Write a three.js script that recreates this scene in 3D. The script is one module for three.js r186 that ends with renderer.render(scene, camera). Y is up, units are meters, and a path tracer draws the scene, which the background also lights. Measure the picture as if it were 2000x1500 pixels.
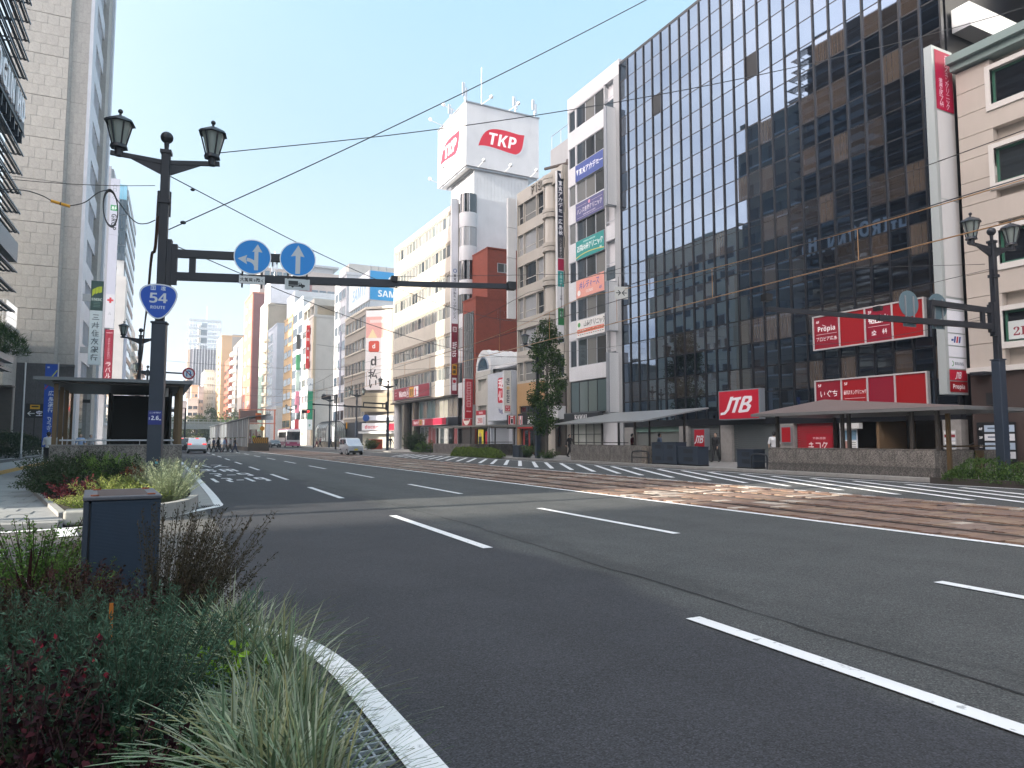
import * as THREE from 'three';
import { mergeGeometries } from 'three/addons/utils/BufferGeometryUtils.js';
import { RoundedBoxGeometry } from 'three/addons/geometries/RoundedBoxGeometry.js';
import { TextGeometry } from 'three/addons/geometries/TextGeometry.js';
import { FontLoader } from 'three/addons/loaders/FontLoader.js';
import { MarchingCubes } from 'three/addons/objects/MarchingCubes.js';

// ---------- camera, sky, sun, exposure ----------
const scene = new THREE.Scene();
const camera = new THREE.PerspectiveCamera(56.8, 4 / 3, 0.05, 3000);
camera.position.set(0, 1.5, 0);
camera.rotation.order = 'YXZ';
camera.rotation.set(4.45 * Math.PI / 180, -27.04 * Math.PI / 180, 0);
const renderer = new THREE.WebGLRenderer({ antialias: true });
renderer.toneMapping = THREE.LinearToneMapping;
renderer.toneMappingExposure = 2.6;
renderer.shadowMap.enabled = true;
const R = Math.PI / 180;
const sunDir = new THREE.Vector3(-Math.cos(19.3 * R) * Math.cos(2.2 * R), Math.sin(19.3 * R), Math.cos(19.3 * R) * Math.sin(2.2 * R));
const sun = new THREE.DirectionalLight(new THREE.Color().setRGB(1, 0.93, 0.8), 5);
sun.position.copy(sunDir).multiplyScalar(400).add(new THREE.Vector3(20, 0, -60));
sun.target.position.set(20, 0, -60);
sun.castShadow = true; sun.shadow.radius = 1; sun.shadow.mapSize.set(4096, 4096);
Object.assign(sun.shadow.camera, { left: -200, right: 200, top: 150, bottom: -150, near: 10, far: 900 });
scene.add(sun, sun.target);

// ---------- random and noise ----------
function rng(seed) { let a = seed >>> 0; return () => { a = (a + 0x6D2B79F5) | 0; let t = Math.imul(a ^ (a >>> 15), 1 | a); t = (t + Math.imul(t ^ (t >>> 7), 61 | t)) ^ t; return ((t ^ (t >>> 14)) >>> 0) / 4294967296; }; }
const rnd = rng(54), rr = (a, b, f = rnd) => a + (b - a) * f();
const h2 = (x, y, s) => { let n = Math.imul(x, 374761393) + Math.imul(y, 668265263) + Math.imul(s, 974711); n = Math.imul(n ^ (n >>> 13), 1274126177); return ((n ^ (n >>> 16)) >>> 0) / 4294967296; };
function vnoise(x, y, p, s) { // value noise, period p cells
  const xi = Math.floor(x), yi = Math.floor(y), fx = x - xi, fy = y - yi, u = fx * fx * (3 - 2 * fx), v = fy * fy * (3 - 2 * fy), m = (k) => ((k % p) + p) % p;
  const a = h2(m(xi), m(yi), s), b = h2(m(xi + 1), m(yi), s), c = h2(m(xi), m(yi + 1), s), d = h2(m(xi + 1), m(yi + 1), s);
  return a + (b - a) * u + (c - a) * v + (a - b - c + d) * u * v;
}
const fbm = (x, y, p, o, s) => { let t = 0, a = 0.5, n = 0; for (let i = 0; i < o; i++) { t += a * vnoise(x, y, p, s + i); n += a; x *= 2; y *= 2; p *= 2; a *= 0.55; } return t / n; };
const noise3 = (x, y, s) => fbm(x + 500, y + 500, 4096, 4, s);

// ---------- the sky: one computed dome ----------
{
  const w = 1024, h = 512, d = new Float32Array(w * h * 4), v = new THREE.Vector3();
  for (let j = 0; j < h; j++) for (let i = 0; i < w; i++) {
    const th = ((i + 0.5) / w - 0.5) * 2 * Math.PI, el = ((j + 0.5) / h - 0.5) * Math.PI;
    v.set(Math.cos(el) * Math.cos(th), Math.sin(el), Math.cos(el) * Math.sin(th));
    const e = Math.max(0, v.y), t = Math.pow(e, 0.55), c = v.dot(sunDir), g = Math.pow(Math.max(0, 0.5 + 0.5 * c), 7);
    const hz = Math.exp(-e / 0.22); let r = 0.56 - 0.29 * t + 0.34 * hz, gg = 0.71 - 0.16 * t + 0.22 * hz, b = 0.86 - 0.1 * t + 0.14 * hz;
    r += g * 8.5; gg += g * 7.0; b += g * 6.4;
    const k = v.y > 0.02 ? 1 / (v.y + 0.12) : 7, cx = v.x * k, cz = v.z * k;
    const wisp = fbm(cx * 1.3 + 40, cz * 1.3 + 40, 512, 6, 3), cov = fbm(cx * 0.4 + 9, cz * 0.4 + 30, 512, 3, 17);
    const cl = Math.max(0, Math.min(1, (wisp * 0.7 + cov * 0.6 - 0.66) * 5)) * Math.min(1, Math.max(0, v.y * 5 + 0.2));
    r += (0.98 - r) * cl * 0.75; gg += (0.98 - gg) * cl * 0.72; b += (1.0 - b) * cl * 0.6;
    if (v.y < 0) { const q = Math.min(1, -v.y * 6); r += (0.25 - r) * q; gg += (0.26 - gg) * q; b += (0.27 - b) * q; }
    const o = (j * w + i) * 4, E = 0.5; d[o] = r * E; d[o + 1] = gg * E; d[o + 2] = b * E; d[o + 3] = 1;
  }
  const t = new THREE.DataTexture(d, w, h, THREE.RGBAFormat, THREE.FloatType);
  t.mapping = THREE.EquirectangularReflectionMapping; t.magFilter = t.minFilter = THREE.LinearFilter; t.needsUpdate = true;
  scene.background = t; scene.environment = t;
}

// ---------- helpers ----------
const names = {};
const numbered = (n) => { const k = names[n] = (names[n] || 0) + 1; return k === 1 ? n : n + '_' + String(k - 1).padStart(3, '0'); };
function tag(o, label, category, group, kind) { const u = o.userData; if (label) u.label = label; if (category) u.category = category; if (group) u.group = group; if (kind) u.kind = kind; return o; }
function thing(name, label, category, p = [0, 0, 0], turn = 0, group) { const o = new THREE.Group(); o.name = numbered(name); o.position.set(...p); o.rotation.y = turn; scene.add(o); return tag(o, label, category, group); }
function uvm(g) { // uv in metres, from the face's own plane
  const p = g.attributes.position, n = g.attributes.normal, uv = new Float32Array(p.count * 2);
  for (let i = 0; i < p.count; i++) { const ax = Math.abs(n.getX(i)), ay = Math.abs(n.getY(i)), az = Math.abs(n.getZ(i)), x = p.getX(i), y = p.getY(i), z = p.getZ(i);
    if (ay >= ax && ay >= az) { uv[2 * i] = x; uv[2 * i + 1] = z; } else if (ax >= az) { uv[2 * i] = z; uv[2 * i + 1] = y; } else { uv[2 * i] = x; uv[2 * i + 1] = y; } }
  g.setAttribute('uv', new THREE.BufferAttribute(uv, 2)); return g;
}
function merge(a) { if (!Array.isArray(a)) return a; if (a.length === 1) return a[0]; const mixed = a.some((g) => g.index) && a.some((g) => !g.index); return mergeGeometries(mixed ? a.map((g) => (g.index ? g.toNonIndexed() : g)) : a); }
function B(x0, x1, y0, y1, z0, z1) { if (x0 > x1) [x0, x1] = [x1, x0]; if (y0 > y1) [y0, y1] = [y1, y0]; if (z0 > z1) [z0, z1] = [z1, z0]; const g = new THREE.BoxGeometry(x1 - x0, y1 - y0, z1 - z0); g.translate((x0 + x1) / 2, (y0 + y1) / 2, (z0 + z1) / 2); return uvm(g); }
function RB(x0, x1, y0, y1, z0, z1, r = 0.02, s = 2) { const g = new RoundedBoxGeometry(x1 - x0, y1 - y0, z1 - z0, s, r); g.translate((x0 + x1) / 2, (y0 + y1) / 2, (z0 + z1) / 2); return uvm(g.index ? g.toNonIndexed() : g); }
function cyl(x, y0, y1, z, r0, r1 = r0, seg = 16) { const g = new THREE.CylinderGeometry(r1, r0, y1 - y0, seg); g.translate(x, (y0 + y1) / 2, z); return g; }
function rod(a, b, r, seg = 8, r2 = r) { const A = new THREE.Vector3(...a), D = new THREE.Vector3(...b).sub(A), g = new THREE.CylinderGeometry(r2, r, D.length(), seg); g.translate(0, D.length() / 2, 0); g.applyQuaternion(new THREE.Quaternion().setFromUnitVectors(new THREE.Vector3(0, 1, 0), D.clone().normalize())); g.translate(A.x, A.y, A.z); return g; }
function beam(a, b, w, h) { const A = new THREE.Vector3(...a), D = new THREE.Vector3(...b).sub(A), L = D.length(), g = new THREE.BoxGeometry(w, h, L); const m = new THREE.Matrix4().lookAt(new THREE.Vector3(...b), A, new THREE.Vector3(0, 1, 0)); g.applyMatrix4(m); g.translate(A.x + D.x / 2, A.y + D.y / 2, A.z + D.z / 2); return uvm(g); }
function wire(pts, r, seg = 24, rs = 5) { return new THREE.TubeGeometry(new THREE.CatmullRomCurve3(pts.map((p) => new THREE.Vector3(...p))), seg, r, rs, false); }
const sag = (a, b, d, n = 6) => Array.from({ length: n + 1 }, (_, i) => { const t = i / n; return [a[0] + (b[0] - a[0]) * t, a[1] + (b[1] - a[1]) * t - 4 * d * t * (1 - t), a[2] + (b[2] - a[2]) * t]; });
function flat(pts, y = 0) { const s = new THREE.Shape(pts.map((p) => new THREE.Vector2(p[0], -p[1]))); const g = new THREE.ShapeGeometry(s); g.rotateX(-Math.PI / 2); g.translate(0, y, 0); return uvm(g); }
function slab(pts, y0, y1, bev = 0) { const s = new THREE.Shape(pts.map((p) => new THREE.Vector2(p[0], -p[1]))); const g = new THREE.ExtrudeGeometry(s, { depth: y1 - y0 - 2 * bev, bevelEnabled: bev > 0, bevelThickness: bev, bevelSize: bev, bevelOffset: -bev, bevelSegments: 2, curveSegments: 8 }); g.rotateX(-Math.PI / 2); g.translate(0, y0 + bev, 0); return uvm(g); }
function mesh(name, geo, m) { const o = new THREE.Mesh(merge(geo), m); o.name = name; o.castShadow = o.receiveShadow = true; return o; }
function part(parent, name, geo, m, label, kind) { const o = mesh(name, geo, m); parent.add(o); return tag(o, label, null, null, kind); }
function solo(name, geo, m, label, category, group, kind) { const o = mesh(numbered(name), geo, m); scene.add(o); return tag(o, label, category, group, kind); }
function setting(name, geo, m) { return solo(name, geo, m, null, null, null, 'structure'); }
function strip(pts, w, y) { const P = pts.map((p) => new THREE.Vector2(p[0], p[1])), l = [], r = []; // flat ribbon along a line
  P.forEach((p, i) => { const d = P[Math.min(i + 1, P.length - 1)].clone().sub(P[Math.max(i - 1, 0)]).normalize(), ww = (Array.isArray(w) ? w[i] : w) / 2; l.push([p.x - d.y * ww, p.y + d.x * ww]); r.unshift([p.x + d.y * ww, p.y - d.x * ww]); }); return flat([...l, ...r], y); }
const curve2 = (pts, n) => new THREE.CatmullRomCurve3(pts.map((p) => new THREE.Vector3(p[0], 0, p[1]))).getPoints(n).map((v) => [v.x, v.z]);

// faces of buildings: 'r' looks to -x, 'l' to +x, 'f' to +z; u runs along the face, d outwards from plane p
function F(kind, p) {
  const f = { kind, p };
  f.box = (u0, u1, v0, v1, d0, d1) => kind === 'f' ? B(u0, u1, v0, v1, p + d0, p + d1) : kind === 'l' ? B(p + d0, p + d1, v0, v1, u0, u1) : B(p - d1, p - d0, v0, v1, u0, u1);
  f.panel = (u0, u1, v0, v1, d) => { const g = new THREE.PlaneGeometry(Math.abs(u1 - u0), Math.abs(v1 - v0)), u = (u0 + u1) / 2, v = (v0 + v1) / 2;
    if (kind === 'f') g.translate(u, v, p + d); else if (kind === 'l') { g.rotateY(Math.PI / 2); g.translate(p + d, v, u); } else { g.rotateY(-Math.PI / 2); g.translate(p - d, v, u); } return g; };
  return f;
}

// ---------- materials ----------
const tex = (w, h, draw, srgb = true) => { const c = document.createElement('canvas'); c.width = w; c.height = h; const g = c.getContext('2d'); draw(g, w, h); const t = new THREE.CanvasTexture(c); if (srgb) t.colorSpace = THREE.SRGBColorSpace; t.anisotropy = 8; return t; };
function grain(n, fn, size) { const d = new Uint8Array(n * n * 4); for (let j = 0; j < n; j++) for (let i = 0; i < n; i++) { const c = fn(i / n, j / n, i, j), o = 4 * (j * n + i); if (c.length) { d[o] = 255 * Math.min(1, c[0]); d[o + 1] = 255 * Math.min(1, c[1]); d[o + 2] = 255 * Math.min(1, c[2]); } else d[o] = d[o + 1] = d[o + 2] = 255 * Math.max(0, Math.min(1, c)); d[o + 3] = 255; }
  const t = new THREE.DataTexture(d, n, n); t.wrapS = t.wrapT = THREE.RepeatWrapping; t.magFilter = THREE.LinearFilter; t.minFilter = THREE.LinearMipmapLinearFilter; t.generateMipmaps = true; t.anisotropy = 8; t.repeat.set(1 / size, 1 / size); t.needsUpdate = true; return t; }
const nWall = grain(512, (u, v, i, j) => 0.80 + 0.16 * fbm(u * 4, v * 4, 4, 5, 5) + 0.06 * fbm(u * 40, v * 3, 40, 2, 8) - 0.02 * h2(i, j, 2), 6);
const nStone = grain(512, (u, v, i, j) => 0.62 + 0.3 * fbm(u * 8, v * 8, 8, 4, 21) + 0.25 * (h2(i, j, 4) - 0.5) * fbm(u * 60, v * 60, 60, 2, 6), 1.6);
const nGranite = grain(512, (u, v, i, j) => { const a = fbm(u * 60, v * 60, 60, 2, 31), b = fbm(u * 5, v * 5, 5, 3, 41); return Math.max(0.16, 0.55 + 0.55 * (b - 0.5) + (a > 0.6 ? -0.45 : a < 0.4 ? 0.25 : 0) + 0.25 * (h2(i, j, 9) - 0.5)); }, 1.1);
const nAsph = grain(1024, (u, v, i, j) => { const k = h2(Math.floor(i / 3), Math.floor(j / 3), 3), k2 = h2(Math.floor((i + 1) / 5), Math.floor((j + 2) / 4), 13), s = h2(i, j, 5); return 0.42 + 0.2 * fbm(u * 6, v * 6, 6, 4, 51) + (k > 0.94 ? 0.5 : k > 0.82 ? 0.2 : k < 0.3 ? -0.24 : 0) + (k2 > 0.93 ? 0.22 : k2 < 0.2 ? -0.12 : 0) + 0.12 * (s - 0.5); }, 2.9);
const nAsphB = grain(512, (u, v, i, j) => 0.5 * h2(i >> 1, j >> 1, 3) + 0.5 * fbm(u * 90, v * 90, 90, 2, 9), 1.3);
const nPaint = grain(512, (u, v, i, j) => { const a = fbm(u * 24, v * 24, 24, 4, 61); return 0.93 + 0.1 * fbm(u * 5, v * 5, 5, 2, 71) - (a > 0.76 ? 0.45 : a > 0.7 ? 0.14 : 0); }, 1.5);
const nMetal = grain(256, (u, v, i, j) => 0.86 + 0.14 * fbm(u * 6, v * 6, 6, 4, 81), 1.2);
const mats = {};
function M(r, g, b, rough = 0.8, o = {}) { const k = [r, g, b, rough, JSON.stringify(o, (q, v) => (v && v.isTexture ? v.uuid : v))].join(); if (mats[k]) return mats[k]; const m = new THREE.MeshPhysicalMaterial({ roughness: rough, ...o }); m.color.setRGB(r, g, b); return mats[k] = m; }
const W = (r, g, b, rough = 0.75, o = {}) => M(r, g, b, rough, { map: nWall, ...o });
const printed = (t, rough = 0.45, o = {}) => new THREE.MeshPhysicalMaterial({ map: t, roughness: rough, ...o });
const mDark = M(0.018, 0.021, 0.03, 0.45, { map: nMetal }), mBlueGrey = M(0.03, 0.043, 0.066, 0.4, { map: nMetal }), mBrown = M(0.05, 0.042, 0.036, 0.5), mBronze = M(0.15, 0.1, 0.05, 0.42, { metalness: 0.4 });
const mGreyMetal = M(0.3, 0.32, 0.35, 0.45, { metalness: 0.3 }), mAlu = M(0.55, 0.57, 0.6, 0.35, { metalness: 0.6 }), mWhite = W(0.74, 0.74, 0.74, 0.55), mBlack = M(0.012, 0.012, 0.014, 0.5), mRubber = M(0.015, 0.015, 0.016, 0.85);
const mPaint = M(0.8, 0.8, 0.8, 0.7, { map: nPaint }), mConcrete = M(0.42, 0.41, 0.39, 0.85, { map: nStone }), mGranite = M(0.34, 0.31, 0.28, 0.55, { map: nGranite });
const glassOf = (r, g, b, ior = 1.9, rough = 0.03) => M(r, g, b, rough, { ior, specularIntensity: 1 });
const gDark = glassOf(0.012, 0.014, 0.018), gDim = glassOf(0.03, 0.036, 0.04), gCurtain = glassOf(0.2, 0.2, 0.19, 1.7), gBlind = glassOf(0.34, 0.35, 0.36, 1.6), gBlue = glassOf(0.02, 0.05, 0.08, 2.2), gGreen = glassOf(0.06, 0.12, 0.12, 1.8);
const glassMix = [gDim, gDim, gCurtain, gDark, gBlind, gDim];

// ---------- lettering: Japanese signs written stroke by stroke on a ten by ten grid ----------
const GL = {
  三: '1181 2575 0898', 井: '0393 0696 3134 3409 7079', 住: '3005 2229 5061 4393 4696 3999 6369', 友: '0292 402509 3484 8449 4499', 銀: '3003 3052 1545 0747 0949 3559 5171 5191 9195 5395 5595 5159 5968 5599', 行: '3003 3206 1519 4191 3595 757968',
  広: '5051 1191 1109 5328 2888 7799', 島: '4132 2272 2226 2474 2696 9689 0719 1969 4369 7274', 証: '1131 0343 1535 1636 1838 1819 3839 5191 7179 7595 5459 4999', 券: '2132 7162 1383 0595 5209 4598 3777 7769 4739', ひ: '0242 4214 1449 4979 7963 6352 5285', ろ: '1171 7105 0545 4576 7678 7849', ぎ: '0262 0575 3067 1718 1869 8091 7282', ん: '5009 0945 4547 4769 6995',
  空: '4050 1191 1103 9193 4214 6265 6585 2575 5559 0999', 国: '0090 9099 9909 0900 2272 2575 2878 5258', 道: '4151 7161 3292 4389 4484 4686 4989 4349 8389 1122 0424 2418 0899', 大: '0393 5055 5509 5599', 貨: '2003 3199 2124 5164 9053 2474 2479 7479 2676 2878 2908 7999', 等: '2003 2141 6052 6191 1575 0494 5357 0797 6589 2838', 除: '0030 3013 1334 3406 0009 6033 6094 4686 4383 6669 5748 7798', を: '1171 4114 1445 4576 8436 3639 3979', く: '7025 2579',
  東: '0191 2272 2276 7276 2474 2676 5059 5619 5699', 京: '5052 0292 2474 2446 2676 7476 5679 3719 6799', ア: '0191 9164 5344 4419', カ: '0393 9369 5034 3409', デ: '1171 0494 5457 5729 8091', ミ: '1283 1475 1788', ー: '0595', ク: '3005 3181 8129', リ: '2026 8084 8449', ニ: '1282 0898', ッ: '1215 4346 8375 7549', ン: '1132 0939 3994', キ: '1272 0686 4069', ャ: '1474 7465 3369', サ: '0393 2026 7074 7439', ビ: '2029 2989 8324 7081', ス: '1181 8109 4599', ラ: '2181 0494 9459', パ: '3109 6199 8081', ル: '3034 3409 6069 6996', レ: '2029 2995', ハ: '3109 6199', 美: '3041 7061 0292 1484 0696 5259 5919 5999', 容: '5050 1191 3213 6283 5305 5395 3678 3639', 石: '0191 4109 3484 8489 3989 3439', 岡: '0090 9099 0009 2272 2575 5255 3638 7678 3878', 内: '0393 9399 0309 5055 5528 5588', 科: '3012 0444 2129 2506 2547 6172 6475 5595 8089',
  山: '5058 0408 0898 9498', 村: '0444 2029 2507 2547 5595 8089 6567', 品: '2070 7074 7424 2420 0545 0549 0949 4945 5595 9599 5959 5559', 川: '1016 1609 5058 9099', 皮: '1191 9183 1109 5054 2474 7429 3589', フ: '0191 9139', プ: '0181 8139 8091', ロ: '1181 8189 8919 1911', ピ: '2029 2979 8324 8081', 和: '3012 0444 2129 2506 2547 5595 9599 9959 5955', 田: '0090 9099 9909 0900 0595 5059', 本: '0292 5059 5209 5299 3777', 歯: '5053 1434 5195 0393 0699 0949 4686 6948', い: '1117 1729 2936 8286', ぐ: '6025 2569 7182 9183', ち: '0282 4025 2575 7578 7839', 薬: '0191 3032 7072 2373 2376 7376 2474 0797 5659 5719 5799', 払: '0343 2029 0735 7047 4787 8699', d: '', 同: '0090 9099 0009 2272 3565 6568 6838 3835', 校: '0444 2029 2507 2547 7072 4393 5435 8495 8549 5599', 現: '0141 0444 0848 2128 5191 5155 9195 5393 5595 6659 7679 7999', 代: '3005 2229 4393 6068 6899 8091', 仏: '3005 2229 6048 4898 8799', 壇: '0444 2028 0848 5191 7072 5393 5456 9456 5595 5999', 海: '0112 0415 0919 5032 4191 4487 4694 5458 8689', 上: '5059 5494 0999', 日: '1181 8189 8919 1911 1585', 動: '0151 0454 0656 3139 0959 6494 9499 7569', テ: '2171 0494 5429', ィ: '7336 5259', ハ_: '', コ: '1181 8189 0989', 店: '5051 1191 1109 5255 5585 3696 3639 9699 3999', こ: '1282 0718 1889', の: '5149 4916 1613 1351 5182 8286 8659', は: '1119 4393 6167 6738 3848', 抜: '0343 2029 0735 4393 6049 5588', 専: '0191 1383 5055 0696 7679', 用: '1181 8189 1119 1484 1686 5159', バ: '3109 6199 7081 9091', 労: '1122 4142 7162 0393 3565 5538 6568'
};
function jt(g, s, x, y, sz, o = {}) { const { v = 0, w = 0.1, c, sp = 1.06, nx = 1 } = o; if (c) g.strokeStyle = g.fillStyle = c; g.lineCap = 'square'; g.lineJoin = 'round';
  for (const ch of s) { const k = sz * 0.92 / 10, st = GL[ch];
    if (st) { g.lineWidth = sz * w; for (const q of st.split(' ')) { g.beginPath(); for (let i = 0; i + 1 < q.length; i += 2) { const px = x + (+q[i] + 0.5) * k * nx, py = y + (+q[i + 1] + 0.5) * k; if (i) g.lineTo(px, py); else g.moveTo(px, py); } g.stroke(); } if (v) y += sz * sp; else x += sz * sp * nx; }
    else if (ch === ' ') { if (v) y += sz * 0.5; else x += sz * 0.4; }
    else { g.font = 'bold ' + Math.round(sz) + 'px sans-serif'; g.textBaseline = 'alphabetic'; g.textAlign = v ? 'center' : 'left'; g.fillText(ch, v ? x + sz / 2 : x, y + sz * 0.86); if (v) y += sz * sp; else x += g.measureText(ch).width; } } return v ? y : x; }
function lat(g, s, x, y, px, o = {}) { g.fillStyle = o.c || '#fff'; g.font = (o.st || 'bold') + ' ' + px + 'px ' + (o.f || 'sans-serif'); g.textAlign = o.a || 'center'; g.textBaseline = 'middle'; g.save(); g.translate(x, y); if (o.rot) g.rotate(o.rot); if (o.skew) g.transform(1, 0, o.skew, 1, 0, 0); if (o.sx) g.scale(o.sx, 1); g.fillText(s, 0, 0); g.restore(); }
const fill = (g, c, x, y, w, h) => { g.fillStyle = c; g.fillRect(x, y, w, h); };

// ---------- ground, road and pavements ----------
const asph = (r, g, b, rough = 0.82) => M(r, g, b, rough, { map: nAsph, bumpMap: nAsphB, bumpScale: 0.006 });
const mOld = asph(0.138, 0.141, 0.14), mSide = asph(0.22, 0.21, 0.195);
const mPave = M(0.36, 0.36, 0.36, 0.85, { map: nStone });
{
  setting('ground', flat([[-900, 600], [900, 600], [900, -1600], [-900, -1600]], -0.03), M(0.2, 0.2, 0.19, 0.95, { map: nStone }));
  const road = thing('road', null, null); tag(road, null, null, null, 'structure');
  const lay = (n, g, m, l) => part(road, n, g, m, l);
  // worn older carriageway, then the newer dark lane and the paler mouth of the side street, each a sheet of its own
  lay('asphalt', flat([[0.2, 60], [24.3, 60], [24.3, -700], [0.2, -700]], 0), mOld);
  { // one worn sheet over the near lanes: new dark lane, older grey lanes, a mottled seam and wheel tracks between them
    const nx = 90, nz = 260, x0 = 0.86, x1 = 10.9, zA = 8, zB = -64, pos = [], uv = [], col = [], idx = [], a = [0.068, 0.069, 0.082], o = [0.138, 0.141, 0.14];
    for (let j = 0; j <= nz; j++) for (let i = 0; i <= nx; i++) { const z = zA + (zB - zA) * Math.pow(j / nz, 1.25), x = x0 + (x1 - x0) * i / nx + 0.02 * Math.max(0, -z) * (1 - i / nx) * 0; pos.push(x, 0.004, z); uv.push(x, z);
      const e = 4.2 + 0.0225 * -z + 1.3 * (noise3(x * 0.5, z * 0.28, 3) - 0.5) + 0.7 * (noise3(x * 2, z * 1.1, 5) - 0.5), t = Math.max(0, Math.min(1, (x - e) / 0.35 + 0.5)), c2 = Math.exp(-Math.pow((x - 5.0) / 0.5, 2)) * (noise3(x * 2.4, z * 0.9, 8) > 0.52 ? 0.22 : 0);
      const lane = (x - 4.0 - 0.02 * -z) / 3.35, tr = Math.abs(((lane % 1) + 1) % 1 - 0.5), wheel = 0.09 * Math.exp(-Math.pow((tr - 0.22) / 0.09, 2)), blot = 0.86 + 0.28 * noise3(x * 0.35, z * 0.12, 14), k = blot * (1 - wheel - c2);
      for (let q = 0; q < 3; q++) col.push((a[q] + (o[q] - a[q]) * t) * k); }
    for (let j = 0; j < nz; j++) for (let i = 0; i < nx; i++) { const p = j * (nx + 1) + i; idx.push(p, p + 1, p + nx + 1, p + 1, p + nx + 2, p + nx + 1); }
    const g = new THREE.BufferGeometry(); g.setAttribute('position', new THREE.Float32BufferAttribute(pos, 3)); g.setAttribute('uv', new THREE.Float32BufferAttribute(uv, 2)); g.setAttribute('color', new THREE.Float32BufferAttribute(col, 3)); g.setIndex(idx); g.computeVertexNormals();
    lay('lane_surface', g, M(1, 1, 1, 0.8, { map: nAsph, bumpMap: nAsphB, bumpScale: 0.006, vertexColors: true }));
    lay('lane_surface', flat([[0.9, -64.02], [5.5, -64.02], [8, -260], [2.3, -260]], 0.004), M(0.068, 0.069, 0.082, 0.8, { map: nAsph }));
  }
  const crack = []; for (let z = 6; z >= -30; z -= 0.12) crack.push([4.52 + 0.045 * -z * (z > -12 ? 1 : 12 / -z) + 0.05 * (noise3(z * 3, 1, 5) - 0.5) + 0.12 * (noise3(z * 0.7, 2, 5) - 0.5), z]);
  lay('crack', strip(crack, crack.map((p, i) => 0.01 + 0.05 * Math.max(0, noise3(p[1] * 2.2, 7, 4) - 0.3)), 0.009), M(0.022, 0.022, 0.024, 0.95));
  lay('lane_surface', flat([[-40, -14.25], [-1.3, -14.25], [0.3, -15.05], [0.95, -16.4], [1.12, -17.5], [1.12, -13], [0.9, -9], [0.84, -6.6], [0.3, -7.2], [-1, -8.9], [-4, -9.9], [-40, -10]], 0.0045), mSide, 'pale asphalt at the mouth of the side street');
  // lane lines
  const lx = [(s) => 4.0 + 0.0225 * s, (s) => 7.33 + 0.0185 * s, (s) => 10.84 + 0.0085 * s, (s) => 16.75 + 0.016 * s];
  const yl = 0.016;
  for (const [f, n] of [[lx[0], 9], [lx[1], 11]]) for (let k = -1; k < n; k++) { const a = 8.95 + 9.13 * k, b = a + (k < 0 ? 4.9 : 4.62); lay('lane_line', strip([[f(a), -a], [f(b), -b]], 0.15, yl), mPaint); }
  for (let k = -1; k < 13; k++) lay('solid_line', strip([[lx[2](9.2 * k + 0.03), -9.2 * k], [lx[2](9.2 * k + 9.2), -9.2 * k - 9.2]], 0.17, yl), mPaint);
  for (let k = -1; k < 13; k++) lay('solid_line', strip([[lx[3](9.2 * k + 0.03), -9.2 * k], [lx[3](9.2 * k + 9.2), -9.2 * k - 9.2]], 0.13, yl), mPaint);
  lay('edge_line', strip(curve2([[2.2, -80], [1.93, -49], [1.62, -24], [1.5, -18.4], [1.42, -17.25], [1.05, -16.55], [0.2, -15.1], [-0.5, -14.35], [-2.1, -13.95], [-6, -13.85]], 60), 0.19, yl), mPaint);
  lay('edge_line', strip(curve2([[-5, -9.6], [-1.6, -8.6], [-0.2, -7.35], [0.55, -6.35], [1.0, -5.6], [1.15, -4.9], [1.18, -4.1], [1.18, -3.1], [1.18, -1.5], [1.2, 3]], 60), 0.17, yl), mPaint);
  lay('stop_line', strip([[2.6, -70], [20, -70]], 0.35, yl), M(0.5, 0.5, 0.48, 0.8, { map: nPaint }));
  lay('give_way_mark', strip([[-1.18, -14.0], [-1.05, -12.9]], 0.28, yl + 0.004), mPaint);
  lay('cycle_mark', new THREE.RingGeometry(0.36, 0.46, 32).rotateX(-Math.PI / 2).translate(-2.05, yl, -11.2), mPaint); // painted ring by the bed, with its bars
  for (const [a, b] of [[-2.3, 0.25], [-1.95, 0.3], [-1.72, 0.3]]) lay('cycle_mark', strip([[a, -10.6], [a + 0.02, -10.0]], 0.07, yl), mPaint);
  // bus lane lettering, read from the driver's side (long letters)
  const word = (s, x, z, w, h) => { let k = 0; for (const c of s) { const g = []; const st = { 1: '3039', 7: '108084 4459', 9: '888010 1014 1484 8848'.replace('888010', '888010'), '-': '1585', 専: GL.専, 用: GL.用, 路: '1030 3034 3410 1034 2049 5090 6098', バ: GL.バ, ス: GL.ス }[c]; const cw = w / s.length;
    for (const q of st.split(' ')) for (let i = 0; i + 3 < q.length; i += 2) { const X = (j) => x + (k + 0.08 + (+q[j]) / 9 * 0.8) * cw, Z = (j) => z + (+q[j + 1]) / 9 * h; const dx = X(i + 2) - X(i), dz = Z(i + 2) - Z(i); g.push(strip([[X(i), Z(i)], [X(i + 2), Z(i + 2)]], Math.abs(dx) > Math.abs(dz) * 0.4 ? 0.34 : 0.13, yl)); }
    lay('lettering', g, mPaint); k++; } };
  word('17-19', 2.05, -29.3, 2.0, 2.6); word('7-9', 2.3, -33.4, 1.7, 2.6); word('専用', 2.15, -38.6, 1.8, 3.2); word('バス', 2.2, -45, 1.8, 4);
  // hatched island in the far carriageway
  for (let k = 0; k < 30; k++) { const z = -5 - k * 1.9 + 0.3 * rnd(), x = 17.75 + 0.016 * -z; lay('hatching', strip([[x + 0.15, z], [x + 4.6, z - 8.5]], 0.22, yl), mPaint); }
  lay('edge_line', strip([[23.3, 10], [23.3, -120]], 0.15, yl), mPaint);
  // grate and gutter by the near bed
  lay('gutter', flat([[0.62, 2], [1.02, 2], [1.02, -4.2], [0.92, -5], [0.62, -5.7], [0.2, -6.5], [0.0, -6.4], [0.5, -5.2]], 0.006), mConcrete);
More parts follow.
